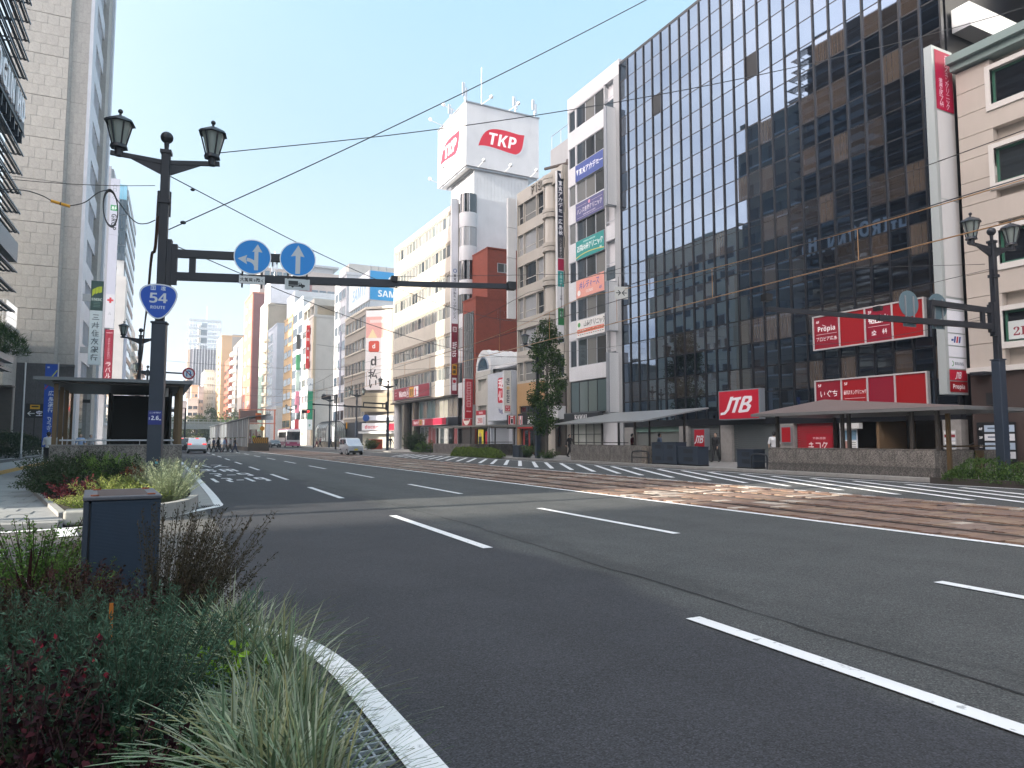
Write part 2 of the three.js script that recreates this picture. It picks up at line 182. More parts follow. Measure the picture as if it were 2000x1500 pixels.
  { const bars = []; for (let i = 0; i <= 9; i++) bars.push(B(0.74, 1.06, 0.008, 0.026, -3.95 + i * 0.075 - 0.008, -3.95 + i * 0.075 + 0.008)); for (let i = 0; i <= 5; i++) bars.push(B(0.74 + i * 0.064 - 0.006, 0.746 + i * 0.064, 0.009, 0.0245, -3.95, -3.27)); lay('drain_grate', bars, mGreyMetal); lay('drain_pit', flat([[0.74, -3.27], [1.06, -3.27], [1.06, -3.95], [0.74, -3.95]], 0.0075), mBlack); }
  { const g = []; for (let i = 0; i < 9; i++) g.push(B(1.1 + i * 0.045, 1.125 + i * 0.045, 0.006, 0.022, -17.6, -17.25)); lay('drain_grate', g, mDark); lay('drain_grate', flat([[-1.1, -11.55], [-0.35, -11.5], [-0.35, -12.1], [-1.1, -12.15]], 0.01), M(0.12, 0.07, 0.05, 0.8, { map: nGranite })); }
  lay('gutter', flat([[1.0, -17.2], [1.42, -17.35], [1.9, -49], [2.2, -80], [1.6, -80], [1.25, -49]].reverse(), 0.0055), mConcrete);

  // tram bed: stone setts round four rails
  const bed = thing('tram_track_bed', null, null); tag(bed, null, null, null, 'structure');
  const bx = (s, k) => lx[2](s) + 0.16 + k * (lx[3](s) - lx[2](s) - 0.3);
  part(bed, 'bedding', flat([[bx(-8, 0), 8], [bx(-8, 1), 8], [bx(130, 1), -130], [bx(130, 0), -130]], 0.0035), M(0.2, 0.13, 0.1, 0.95, { map: nStone }));
  for (const k of [0.16, 0.39, 0.62, 0.85]) { part(bed, 'rail', beam([bx(-6, k), 0.014, 6], [bx(130, k), 0.014, -130], 0.07, 0.03), M(0.22, 0.2, 0.19, 0.35, { metalness: 0.8 })); part(bed, 'rail_groove', beam([bx(-6, k) + 0.07, 0.008, 6], [bx(130, k) + 0.07, 0.008, -130], 0.06, 0.01), mBlack); }
  const tones = [[0.28, 0.175, 0.125], [0.31, 0.195, 0.135], [0.26, 0.165, 0.125], [0.34, 0.235, 0.165], [0.24, 0.155, 0.125], [0.29, 0.2, 0.16]].map((c) => M(...c, 0.72, { map: nStone }));
  const worn = M(0.5, 0.42, 0.35, 0.7, { map: nPaint });
  const vs = [0, 1, 2].map((i) => RB(-0.5, 0.5, -0.5, 0.5, -0.5, 0.5, 0.06, 1));
  const list = []; const f = rng(77);
  for (let z = -5; z > -62; z -= 0.245) for (let u = 0.2 * f(); u < 6; u += 0.47) { const s = -z, tot = bx(s, 1) - bx(s, 0); if (u > tot - 0.2) continue; const k = u / tot; if ([0.16, 0.39, 0.62, 0.85].some((q) => Math.abs(k + 0.035 - q) < 0.04)) continue; list.push([bx(s, 0) + u + 0.22 + 0.02 * f(), z + 0.02 * f(), f(), f(), f()]); }
  // what the eye can part one by one: the ones that show widest in view
  const inView = (p) => p[0] < 0.97 * -p[1] * 1.9 && p[1] < -6.5;
  const near = list.filter(inView).slice(0, 290), rest = list.filter((p) => !near.includes(p));
  const wornHere = (x, z, r) => noise3(x * 0.5, z * 1.3, 12) > 0.575 && r < 0.55;
  for (const p of near) { const o = part(bed, 'paving_stone', vs[0], wornHere(p[0], p[1], p[2]) ? worn : tones[Math.floor(p[3] * 6)]); o.position.set(p[0], 0.004 + 0.006 * p[4], p[1]); o.scale.set(0.458, 0.05, 0.236); o.rotation.set((p[2] - 0.5) * 0.012, (p[3] - 0.5) * 0.02, (p[4] - 0.5) * 0.012); }
  const im = new THREE.InstancedMesh(vs[0], M(1, 1, 1, 0.72, { map: nStone }), rest.length), mm = new THREE.Matrix4(), q = new THREE.Quaternion(), c = new THREE.Color();
  rest.forEach((p, i) => { q.setFromEuler(new THREE.Euler((p[2] - 0.5) * 0.012, (p[3] - 0.5) * 0.02, (p[4] - 0.5) * 0.012)); mm.compose(new THREE.Vector3(p[0], 0.004 + 0.006 * p[4], p[1]), q, new THREE.Vector3(0.458, 0.05, 0.236)); im.setMatrixAt(i, mm); const t = wornHere(p[0], p[1], p[2]) ? worn.color : tones[Math.floor(p[3] * 6)].color; im.setColorAt(i, c.copy(t)); });
  im.name = 'paving_stone'; im.castShadow = im.receiveShadow = true; bed.add(im); tag(im, null, null, null, 'stuff');

  // pavements with kerb stones
  const paveR = thing('pavement', null, null); tag(paveR, null, null, null, 'structure');
  part(paveR, 'paving', slab([[24.42, 40], [60, 40], [60, -300], [26.6, -300], [24.42, -70]], 0, 0.15), M(0.32, 0.31, 0.29, 0.85, { map: nStone }));
  for (let s = -6; s < 64; s += 1.01) part(paveR, 'kerb_stone', RB(24.2, 24.42, 0, 0.16 + 0.004 * rnd(), -s - 1, -s, 0.02, 1), mConcrete);
  const paveL = thing('pavement', null, null); tag(paveL, null, null, null, 'structure');
  part(paveL, 'paving', slab([[-60, -14.4], [-1.25, -14.4], [-2.6, -23], [-3.35, -31], [-3.35, -37.5], [1.2, -37.5], [2.0, -80], [3.6, -240], [-60, -240]], 0, 0.13), mPave);
  part(paveL, 'forecourt', flat([[-30, -40], [-7.6, -46], [-7.0, -80], [-30, -80]], 0.134), asph(0.1, 0.1, 0.105));
  part(paveL, 'forecourt_line', strip([[-9.2, -46], [-8.2, -72]], 0.15, 0.142), mPaint);
  part(paveL, 'kerb_stone', RB(-60, -1.3, 0, 0.12, -14.42, -14.24, 0.02, 1), mConcrete);
  const tl = [0.33, 0.37, 0.4, 0.36].map((k) => M(k, k, k * 0.98, 0.85, { map: nStone })), tg = [0, 1].map(() => RB(-0.297, 0.297, 0, 0.03, -0.297, 0.297, 0.008, 1));
  for (let z = -14.8; z > -30; z -= 0.604) for (let x = -4.9 + (Math.round(z / 0.604) % 2) * 0.3; x < -1.2; x += 0.604) { const s = -z, left = -0.158 * s - 0.4, right = s < 23 ? -1.75 - (s - 14.4) * 0.157 : -3.05 - (s - 23) * 0.09; if (x < left || x > right) continue; const o = part(paveL, 'paving_tile', tg[0], tl[Math.floor(rnd() * 4)]); o.position.set(x, 0.112 + rnd() * 0.003, z); }
  const ty = M(0.5, 0.3, 0.08, 0.8), tgeo = [RB(-0.145, 0.145, 0, 0.02, -0.145, 0.145, 0.004, 1), ...[-0.09, -0.03, 0.03, 0.09].map((q) => B(q - 0.012, q + 0.012, 0.019, 0.027, -0.12, 0.12))]; const tm = merge(tgeo);
  for (let s = 24; s < 64; s += 0.3) for (const dx of [0, 0.3]) { const o = part(paveL, 'tactile_tile', tm, ty); o.position.set(-5.5 + dx + 0.004 * (s - 35), 0.128, -s); }
}
// planted beds: soil and kerbs
const mSoil = M(0.035, 0.026, 0.018, 1, { map: nStone });
{
  const far = thing('planting_bed', null, null); tag(far, null, null, null, 'structure');
  const out = [[-1.25, -14.75], [-0.4, -14.85], [0.25, -15.25], [0.7, -16.1], [0.92, -17.4], [1.0, -20], [1.12, -31.2], [-3.25, -31.2], [-2.75, -23.2]];
  part(far, 'soil', slab(out, 0.02, 0.2), mSoil);
  const kerbLine = curve2([[-0.35, -14.85], [0.25, -15.2], [0.72, -16.05], [0.95, -17.4], [1.03, -20], [1.15, -31]], 18);
  for (let i = 0; i < 18; i++) { const a = kerbLine[i], b = kerbLine[i + 1], t = 0.985; part(far, 'kerb_stone', beam([a[0], 0.13, a[1]], [a[0] + (b[0] - a[0]) * t, 0.13, a[1] + (b[1] - a[1]) * t], 0.16, 0.3), mConcrete); }
  for (const [a, b] of [[[-1.3, -14.9], [-2.72, -23]], [[-2.72, -23], [-3.3, -31]]]) part(far, 'edging', beam([a[0], 0.11, a[1]], [b[0], 0.11, b[1]], 0.12, 0.2), mConcrete);
  part(far, 'kerb_stone', RB(-1.28, -0.42, 0, 0.27, -14.95, -14.62, 0.06, 4), M(0.55, 0.53, 0.48, 0.8, { map: nStone }));
  const near = thing('planting_bed', null, null); tag(near, null, null, null, 'structure');
  part(near, 'soil', slab([[-9, 4], [0.62, 4], [0.62, -4.6], [0.42, -5.4], [-0.1, -6.6], [-0.5, -7.6], [-2, -8.8], [-9, -9.3]], 0.0, 0.16), mSoil);
  const k2 = curve2([[0.68, 3.8], [0.68, 0], [0.68, -4.5], [0.45, -5.5], [-0.1, -6.7], [-0.6, -7.7], [-2.2, -8.9], [-6, -9.3]], 20);
  for (let i = 0; i < 20; i++) { const a = k2[i], b = k2[i + 1]; part(near, 'kerb_stone', beam([a[0], 0.085, a[1]], [a[0] + (b[0] - a[0]) * 0.985, 0.085, a[1] + (b[1] - a[1]) * 0.985], 0.12, 0.19), mConcrete); }
}

// ---------- building kit ----------
// a window set back in its wall: frame with one child per pane
function windowIn(T, f, u0, u1, v0, v1, n, o = {}) {
  const d = o.depth ?? 0.18, w = o.bar ?? 0.05, g = [f.box(u0, u1, v0, v0 + w, -d, -d + 0.07), f.box(u0, u1, v1 - w, v1, -d, -d + 0.07), f.box(u0, u0 + w, v0 + w, v1 - w, -d, -d + 0.07), f.box(u1 - w, u1, v0 + w, v1 - w, -d, -d + 0.07)], s = (u1 - u0) / n;
  for (let i = 1; i < n; i++) g.push(f.box(u0 + i * s - w / 2, u0 + i * s + w / 2, v0 + w, v1 - w, -d, -d + 0.07));
  if (o.bars) for (const k of o.bars) g.push(f.box(u0 + w, u1 - w, v0 + k - w / 2, v0 + k + w / 2, -d, -d + 0.06));
  const win = part(T, 'window', g, o.frame || mAlu), gm = o.glass || glassMix;
  for (let i = 0; i < n; i++) part(win, 'pane', f.box(u0 + i * s + w / 2, u0 + (i + 1) * s - w / 2, v0 + w / 2, v1 - w / 2, -d + 0.01, -d + 0.03), Array.isArray(gm) ? gm[Math.floor(rnd() * gm.length)] : gm);
  return win;
}
// spandrels, piers and windows of a storeyed front; the core stands behind it
function front(T, f, U0, U1, V0, V1, rows, cols, wall, o = {}) {
  const d = o.depth ?? 0.2; let v = V0; const g = [], p = [];
  for (const [a, b] of rows) { if (a > v + 0.01) g.push(f.box(U0, U1, v, a, -d - 0.1, 0)); v = b; let u = U0; for (const [c, e] of cols) { if (c > u + 0.01) p.push(f.box(u, c, a, b, -d - 0.1, -0.004)); u = e; } if (U1 > u + 0.01) p.push(f.box(u, U1, a, b, -d - 0.1, -0.004)); for (const [c, e] of cols) windowIn(T, f, c, e, a, b, typeof o.n === 'function' ? o.n(e - c) : o.n || 1, { ...o, depth: d }); }
  if (V1 > v + 0.01) g.push(f.box(U0, U1, v, V1, -d - 0.1, 0));
  for (const q of g) part(T, 'spandrel', q, wall); for (const q of p) part(T, 'pier', q, o.pier || wall);
}
const span = (a, b, n, gap) => Array.from({ length: n }, (_, i) => { const s = (b - a + gap) / n; return [a + i * s, a + i * s + s - gap]; });
const levels = (v, step, h, n) => Array.from({ length: n }, (_, i) => [v + i * step, v + i * step + h]);
// plain far building: a body with windows let in as shallow boxes standing proud of the wall line by a hand
function farBlock(name, label, x0, x1, z0, z1, h, wall, faces, group) {
  const T = thing(name, label, 'building', [0, 0, 0], 0, group); part(T, 'wall', B(x0, x1, 0, h, z0, z1), wall); part(T, 'parapet', [B(x0 - 0.12, x1 + 0.12, h, h + 0.5, z0 - 0.12, z1 + 0.12)], wall);
  for (const o of faces) { const f = F(o.k, o.k === 'r' ? x0 : o.k === 'l' ? x1 : z1), a = o.a ?? (o.k === 'f' ? x0 : z0), b = o.b ?? (o.k === 'f' ? x1 : z1);
    for (const [v0, v1] of o.rows) for (const [u0, u1] of span(a + o.m, b - o.m, o.n, o.gap)) { const w = part(T, 'window', [f.box(u0 - 0.06, u1 + 0.06, v0 - 0.08, v0, 0, 0.1), f.box(u0 - 0.06, u1 + 0.06, v1, v1 + 0.06, 0, 0.07), f.box(u0 - 0.06, u0, v0, v1, 0, 0.07), f.box(u1, u1 + 0.06, v0, v1, 0, 0.07)], o.frame || wall); part(w, 'pane', f.box(u0, u1, v0, v1, 0.01, 0.03), Array.isArray(o.g) ? o.g[Math.floor(rnd() * o.g.length)] : o.g || glassMix[Math.floor(rnd() * 6)]); } }
  return T;
}
const XR = 31;

// ---------- right side: the black mirror-glass office block ----------
{
  const T = thing('office_block', 'nine storey office block with a black mirror glass front', 'building'), f = F('r', XR), z0 = -42.65, n = 25, cw = 24.25 / n, rows = 19, v0 = 2.75, rh = 1.432;
  const black = M(0.014, 0.015, 0.02, 0.35);
  part(T, 'wall', B(XR + 0.35, 50, 2.6, 29.9, z0, -18.4), black); part(T, 'parapet', B(XR - 0.04, 50, 29.96, 30.15, z0, -18.38), black);
  for (let i = 0; i <= n; i++) part(T, 'mullion', f.box(z0 + i * cw - 0.04, z0 + i * cw + 0.04, v0, 29.96, -0.1, 0.1), black);
  part(T, 'transom', Array.from({ length: rows + 1 }, (_, j) => f.box(z0 + 0.04, z0 + n * cw, v0 + j * rh - 0.035, v0 + j * rh + 0.035, -0.1, 0.02)), black);
  const nFold = grain(256, (u, v, i, j) => 0.55 + 0.35 * vnoise(u * 36, 3, 36, 3) + 0.15 * vnoise(u * 90, v * 2, 90, 7), 1.9);
  const sp = { ior: 2.8, specularColor: new THREE.Color().setRGB(0.55, 0.74, 1) };
  const gl = (r, g, b, map) => { const m = new THREE.MeshPhysicalMaterial({ roughness: 0.02, ...sp }); m.color.setRGB(r, g, b); if (map) m.map = map; return m; };
  const dark = [gl(0.006, 0.007, 0.01), gl(0.012, 0.012, 0.014)], cur = [gl(0.09, 0.07, 0.055, nFold), gl(0.06, 0.05, 0.043, nFold), gl(0.12, 0.095, 0.075, nFold), gl(0.04, 0.034, 0.03, nFold), dark[1]], f2 = rng(5), stuff = [[], [], []];
  for (let i = n - 1; i >= 0; i--) for (let j = 0; j < rows; j++) {
    const g = new THREE.BoxGeometry(0.02, rh - 0.07, cw - 0.08); uvm(g); { const uv = g.attributes.uv; for (let q = 0; q < uv.count; q++) uv.setX(q, uv.getX(q) + i * 0.4 + j * 0.13); }
    const vision = j % 2 === 1, r = f2(), m = vision ? (r < 0.72 ? cur[Math.floor(f2() * 5)] : dark[0]) : dark[r < 0.5 ? 0 : 1]; const p = [XR - 0.01, v0 + (j + 0.5) * rh, z0 + (i + 0.5) * cw], e = [0, (f2() - 0.5) * 0.014 + (f2() < 0.12 ? (f2() - 0.5) * 0.01 : 0), (f2() - 0.5) * 0.012];
    if (i >= 10) { const o = part(T, 'pane', g, i === 13 && j === 14 ? mBlack : m); o.position.set(...p); o.rotation.set(...e); }
    else { g.applyMatrix4(new THREE.Matrix4().makeRotationFromEuler(new THREE.Euler(...e))); g.translate(...p); stuff[vision ? (r < 0.5 ? 1 : 2) : 0].push(g); }
  }
  [dark[0], cur[1], cur[3]].forEach((m, k) => part(T, 'pane', stuff[k], m, null, 'stuff'));
  { const o = part(T, 'open_casement', f.box(z0 + 1.05 * cw + 2.9, z0 + 1.95 * cw + 2.9, v0 + 17 * rh - 2.8, v0 + 18 * rh - 2.9, 0.02, 0.05), mBlack); o.castShadow = false; }
  // street level: beam, granite piers, shutters, entrance
  part(T, 'beam', f.box(z0, -18.4, 2.35, 2.74, -0.4, 0), black);
  const pier = M(0.4, 0.38, 0.36, 0.6, { map: nStone });
  for (const [a, b] of [[-42.6, -41.6], [-36.6, -35.7], [-32.8, -31.9], [-28.2, -27.3], [-19.2, -18.4]]) part(T, 'pier', f.box(a, b, 0.15, 2.35, -0.5, 0.02), pier);
  part(T, 'back_wall', B(XR + 3, XR + 3.2, 0.15, 2.6, z0, -18.4), M(0.1, 0.075, 0.06, 0.8));
  part(T, 'floor_slab', B(XR + 0.02, XR + 3, 0.12, 0.16, z0, -18.4), mConcrete);
  const shut = (a, b, m, h = 2.35) => { for (let i = 0; i < 18; i++) part(T, 'shutter_slat', f.box(a, b, 0.15 + i * (h - 0.15) / 18, 0.14 + (i + 1) * (h - 0.15) / 18, -0.2, -0.17 + 0.012 * (i % 2)), m); };
  shut(-35.65, -33.1, M(0.16, 0.17, 0.17, 0.5)); shut(-31.85, -28.25, M(0.1, 0.115, 0.12, 0.5)); shut(-27.2, -24.75, M(0.33, 0.02, 0.03, 0.5));
  part(T, 'shutter_lettering', f.panel(-26.6, -25.0, 0.7, 1.75, -0.14), printed(tex(256, 160, (g) => { fill(g, '#a3182a', 0, 0, 256, 160); lat(g, '11:00-20:00', 128, 30, 24, { c: '#e8c8c8' }); jt(g, 'キコク', 20, 60, 64, { c: '#e9d5d5', w: 0.13 }); lat(g, 'OPEN  11:00', 128, 145, 18, { c: '#e8c8c8' }); })));
  part(T, 'shop_window', f.box(-41.5, -36.7, 0.2, 2.0, -0.35, -0.32), glassOf(0.2, 0.21, 0.2, 1.6)); part(T, 'fascia', f.box(-41.5, -36.7, 2.02, 2.34, -0.3, -0.2), M(0.22, 0.36, 0.3, 0.4));
  part(T, 'poster', f.panel(-24.5, -23.5, 0.5, 2.0, -0.1), printed(tex(128, 192, (g) => { fill(g, '#dfe4ea', 0, 0, 128, 192); fill(g, '#7fa4bd', 8, 8, 112, 60); fill(g, '#b98d84', 8, 76, 50, 70); fill(g, '#f4f4f0', 64, 76, 56, 108); for (let i = 0; i < 9; i++) fill(g, '#5c646e', 70, 84 + i * 11, 44, 3); })));
  part(T, 'notice_board', f.box(-24.3, -23.2, 2.02, 2.3, -0.1, 0.16), M(0.7, 0.7, 0.68, 0.5));
  part(T, 'entrance_wall', B(XR + 0.2, XR + 3, 0.15, 2.35, -22.55, -22.4), M(0.2, 0.13, 0.07, 0.6)); part(T, 'handrail', rod([XR + 1.5, 0.5, -20.4], [XR + 2.8, 1.4, -19.4], 0.03), mAlu);
  part(T, 'directory_panel', f.panel(-19.15, -18.6, 0.5, 1.9, 0.06), printed(tex(96, 256, (g) => { fill(g, '#b9bbba', 0, 0, 96, 256); for (let i = 0; i < 9; i++) fill(g, ['#e8e8e8', '#8f2030', '#d8dde6', '#e8e8e8', '#35506b'][i % 5], 8, 10 + i * 27, 80, 20); })));
  // tenants' signs
  const sg = (name, label, z0, z1, y0, y1, d, draw, w = 256, h = 256, fr = mGreyMetal) => { const S = thing(name, label, 'sign'); part(S, 'sign_box', f.box(z0 - 0.06, z1 + 0.06, y0 - 0.06, y1 + 0.06, 0.11, d - 0.012), fr); part(S, 'sign_face', f.panel(z0, z1, y0, y1, d), printed(tex(w, h, draw))); return S; };
  const jtb = (g, x, y, k) => { g.save(); g.translate(x, y); g.transform(1, 0, -0.3, 1, 0, 0); g.strokeStyle = '#f2f0f4'; g.lineWidth = 17 * k; g.lineCap = 'butt'; g.lineJoin = 'round'; const L = (...p) => { g.beginPath(); p.forEach((q, i) => (i ? g.lineTo(q[0] * k, q[1] * k) : g.moveTo(q[0] * k, q[1] * k))); g.stroke(); }; L([-52, -52], [-52, 30], [-62, 52], [-84, 56]); L([-44, -36], [0, -40]); L([-16, -40], [-16, 50]); L([16, -48], [16, 48]); L([12, -44], [46, -42], [52, -22], [40, -4], [16, -2]); L([40, -2], [58, 14], [54, 40], [12, 44]); g.restore(); };
  sg('shop_sign', 'red box sign with white slanted JTB letters over the shuttered doorway', -32.3, -29.2, 2.7, 4.32, 0.55, (g, w, h) => { fill(g, '#c51230', 0, 0, w, h); g.save(); g.scale(1, 1); jtb(g, w / 2 + 6, h / 2, 1.45); g.restore(); }, 300, 256);
  sg('hanging_sign', 'small red JTB banner standing at the pavement by the dark cabinets', -34.6, -33.7, 0.9, 2.1, 0.5, (g, w, h) => { fill(g, '#c2152d', 0, 0, w, h); jtb(g, w / 2 + 4, h / 2, 0.75); }, 128, 192);
  sg('wall_sign', 'plain small red square sign on the pier beside the red shutter', -28.0, -27.4, 1.35, 2.15, 0.14, (g, w, h) => fill(g, '#a8101f', 0, 0, w, h), 8, 8);
  const reds = ['#8f1028', '#a00d1a', '#8d0f2c', '#9c0a12'];
  const panelRow = (label, y0, y1, draws) => { const S = thing('tenant_sign', label, 'sign'); part(S, 'sign_frame', [f.box(-25.62, -19.6, y0 - 0.07, y0, 0.1, 0.3), f.box(-25.62, -19.6, y1, y1 + 0.07, 0.1, 0.3), ...[-25.62, -24.06, -22.62, -21.2, -19.68].map((z) => f.box(z, z + 0.08, y0, y1, 0.1, 0.3))], M(0.5, 0.48, 0.48, 0.5)); const e = [-25.54, -24.06, -22.62, -21.2, -19.68]; draws.forEach((d, i) => part(S, 'sign_panel', f.panel(e[i] + (i ? 0.08 : 0), e[i + 1], y0, y1, 0.26), printed(tex(224, 256, (g, w, h) => { fill(g, reds[i], 0, 0, w, h); d(g, w, h); }))), 0); };
  const line = (g, y) => fill(g, '#efe4e6', 18, y, 188, 3);
  panelRow('upper row of four dark red tenant panels on the glass front', 6.15, 7.8, [
    (g) => { lat(g, '4F', 34, 40, 28); lat(g, 'Propia', 112, 98, 56, { sx: 0.95 }); g.strokeStyle = '#fff'; g.lineWidth = 5; g.beginPath(); g.moveTo(76, 66); g.lineTo(112, 84); g.stroke(); line(g, 140); jt(g, 'プロピア広島', 16, 164, 33, { c: '#fff', nx: 0.92 }); }, () => {},
    (g) => { lat(g, '3F', 36, 34, 30); jt(g, '和田本', 24, 62, 62, { c: '#fff', nx: 0.9, w: 0.12 }); line(g, 142); jt(g, '歯', 48, 168, 44, { c: '#fff' }); jt(g, '科', 140, 168, 44, { c: '#fff' }); }, () => {}]);
  panelRow('lower row of four dark red tenant panels just above the canopy roof', 2.85, 4.46, [
    (g) => { lat(g, '5F', 34, 34, 30); jt(g, 'いぐち', 34, 76, 56, { c: '#fff', nx: 0.95 }); line(g, 160); jt(g, '美容皮科', 34, 184, 40, { c: '#fff' }); },
    (g) => { lat(g, '5F', 34, 34, 30); jt(g, '品川スキンクリニック', 12, 88, 34, { c: '#fff', nx: 0.58 }); line(g, 150); jt(g, '美容皮フ科', 26, 176, 36, { c: '#fff', nx: 0.9 }); }, () => {}, () => {}]);
  // the tall blade sign at its near corner
  const S = thing('blade_sign', 'tall white blade sign with a crimson clinic panel on top and small tenant panels below', 'sign'), sf = F('f', -18.25);
  part(S, 'sign_box', B(29.95, 31.42, 3.4, 18.75, -18.62, -18.27), M(0.5, 0.55, 0.55, 0.35, { metalness: 0.3 }));
  part(S, 'clinic_panel', sf.panel(30.12, 31.36, 15.9, 18.6, 0), printed(tex(128, 288, (g, w, h) => { fill(g, '#b80d44', 0, 0, w, h); jt(g, '品川スキンクリニック', 72, 14, 30, { v: 1, c: '#f6e6ee', sp: 0.88 }); jt(g, '美容皮フ科', 24, 132, 30, { v: 1, c: '#f6e6ee', sp: 0.94 }); })));
  for (const [a, b] of [[11.9, 15.82], [7.6, 11.85]]) part(S, 'blank_panel', sf.panel(30.12, 31.36, a, b, 0), mWhite);
  const small = [[7.05, 7.5], [6.55, 7.0], [6.05, 6.5], [5.5, 6.0], [5.0, 5.45], [4.5, 4.95], [4.0, 4.45], [3.5, 3.95]];
  small.forEach(([a, b], i) => part(S, 'tenant_panel', sf.panel(30.12, 31.36, a, b, 0), printed(tex(160, 58, (g, w, h) => { fill(g, i === 6 ? '#c01535' : i === 7 ? '#98101c' : '#e9ebf2', 0, 0, w, h); if (i === 3) { g.save(); g.transform(1, 0, -0.3, 1, 20, 0); fill(g, '#c02030', 66, 12, 14, 32); fill(g, '#27408c', 44, 12, 14, 32); fill(g, '#27408c', 88, 12, 14, 32); fill(g, '#27408c', 20, 26, 20, 10); g.restore(); } if (i === 5) { lat(g, 'BRANG', 92, 30, 24, { c: '#77808a', st: '' }); g.strokeStyle = '#5aa05a'; g.lineWidth = 5; g.beginPath(); g.arc(28, 30, 13, -1.5, 1.8); g.stroke(); } if (i === 6) jtb(g, 84, 29, 0.36); if (i === 7) lat(g, 'Propia', 80, 28, 36, {}); if (i === 0) lat(g, '11', 80, 30, 26, { c: '#3c4048' }); }))));
}

// ---------- white narrow clinic building ----------
{
  const T = thing('clinic_building', 'narrow white building with clinic banners under every window row', 'building'), f = F('r', XR), w = W(0.8, 0.8, 0.82, 0.6);
  part(T, 'wall', B(XR + 0.3, 46, 0, 30.4, -50.25, -42.75), w); part(T, 'parapet', f.box(-50.25, -42.75, 29.3, 30.5, -0.3, 0.02), w);
  const rows = [[7.4, 9.6], ...levels(11.2, 3.27, 1.72, 5).map(([a, b]) => [a, b]), [27.45, 29.2]];
  front(T, f, -50.25, -44.75, 6.25, 29.3, rows, [[-50.1, -49.1], [-48.95, -44.85]], w, { glass: [gDim, gDim, gCurtain, gDark, gDim], n: (q) => (q > 2 ? 3 : 1), depth: 0.12 });
  const bal = M(0.03, 0.03, 0.034, 0.7);
  part(T, 'stair_recess', f.box(-44.7, -43.5, 6.25, 29.3, -0.9, -0.8), bal);
  for (let i = 0; i < 7; i++) { const y = 7.1 + i * 3.27; part(T, 'balcony_panel', f.box(-44.72, -43.5, y, y + 1.0, -0.08, 0), i % 2 ? w : gBlue); part(T, 'balcony_rail', f.box(-44.7, -43.5, y + 1.25, y + 1.3, -0.06, -0.02), mAlu); part(T, 'balcony_slab', f.box(-44.72, -43.5, y - 0.18, y - 0.02, -0.9, 0.01), w); }
  part(T, 'pier', [f.box(-43.48, -42.76, 0.15, 29.3, -0.3, 0.05), f.box(-44.78, -44.7, 6.25, 29.3, -0.9, 0.01)], M(0.42, 0.43, 0.44, 0.5));
  // show window and shop front
  windowIn(T, f, -50.1, -44.9, 3.65, 6.2, 4, { depth: 0.1, frame: mDark, glass: [glassOf(0.16, 0.2, 0.19, 1.7), glassOf(0.1, 0.14, 0.14, 1.8)] });
  windowIn(T, f, -50.1, -45.6, 0.4, 2.8, 4, { depth: 0.1, frame: mDark, glass: [glassOf(0.4, 0.41, 0.36, 1.5), glassOf(0.3, 0.31, 0.28, 1.5)], bars: [1.5] });
  part(T, 'doorway', f.box(-45.5, -44.4, 0.15, 2.8, -0.5, -0.4), bal); part(T, 'plinth', f.box(-50.25, -42.75, 0, 0.4, -0.3, 0.0), mConcrete);
  const bn = (label, y0, y1, draw, w = 512, h = 190) => { const S = thing('clinic_banner', label, 'sign'); part(S, 'banner_board', f.box(-48.95, -44.85, y0, y1, 0.03, 0.09), mGreyMetal); part(S, 'banner_face', f.panel(-48.92, -44.88, y0 + 0.03, y1 - 0.03, 0.1), printed(tex(w, h, draw))); };
  bn('blue banner with white school lettering, topmost on the clinic building', 22.75, 24.2, (g, w, h) => { fill(g, '#3a4f9c', 0, 0, w, h); g.fillStyle = '#eef0f8'; g.beginPath(); g.moveTo(16, 58); g.lineTo(62, 58); g.lineTo(39, 130); g.fill(); jt(g, '東京アカデミー', 70, 58, 76, { c: '#eef0f8', w: 0.13, nx: 0.78 }); });
  bn('violet grey banner between two pale lines on the clinic building', 19.4, 20.9, (g, w, h) => { fill(g, '#565587', 0, 0, w, h); fill(g, '#d8c8d6', 20, 36, 190, 3); fill(g, '#d8c8d6', 300, 36, 190, 3); fill(g, '#d8c8d6', 20, 164, 470, 3); g.fillStyle = '#d99ab0'; g.beginPath(); g.arc(256, 34, 20, 0, 7); g.fill(); jt(g, 'ハンス美容クリニック', 28, 64, 58, { c: '#e6dfe8', nx: 0.76 }); lat(g, '-HANS BEAUTY CLINIC-', 256, 145, 22, { c: '#d8cfe0', st: '' }); });
  bn('teal green banner with a yellow swoosh on the clinic building', 16.15, 17.75, (g, w, h) => { fill(g, '#1d958f', 0, 0, w, h); lat(g, 'INTERNAL MEDICINE', 250, 28, 22, { c: '#d9efec', st: '' }); jt(g, '石岡内科クリニック', 24, 52, 66, { c: '#f2f8f6', w: 0.12, nx: 0.76 }); lat(g, '5F', 456, 150, 34); g.strokeStyle = '#e3d060'; g.lineWidth = 9; g.beginPath(); g.moveTo(0, 172); g.quadraticCurveTo(180, 120, 512, 166); g.stroke(); });
  bn('salmon pink banner with a white flower on the clinic building', 12.95, 14.5, (g, w, h) => { fill(g, '#eda696', 0, 0, w, h); jt(g, '藤井レディース', 30, 30, 78, { c: '#6a5fae', w: 0.1, nx: 0.74 }); lat(g, 'CLINIC', 250, 140, 40, { c: '#faece8', st: '' }); g.fillStyle = '#faf0ee'; g.beginPath(); g.arc(52, 140, 30, 0, 7); g.fill(); lat(g, '4F', 446, 145, 44, { c: '#6a5fae' }); });
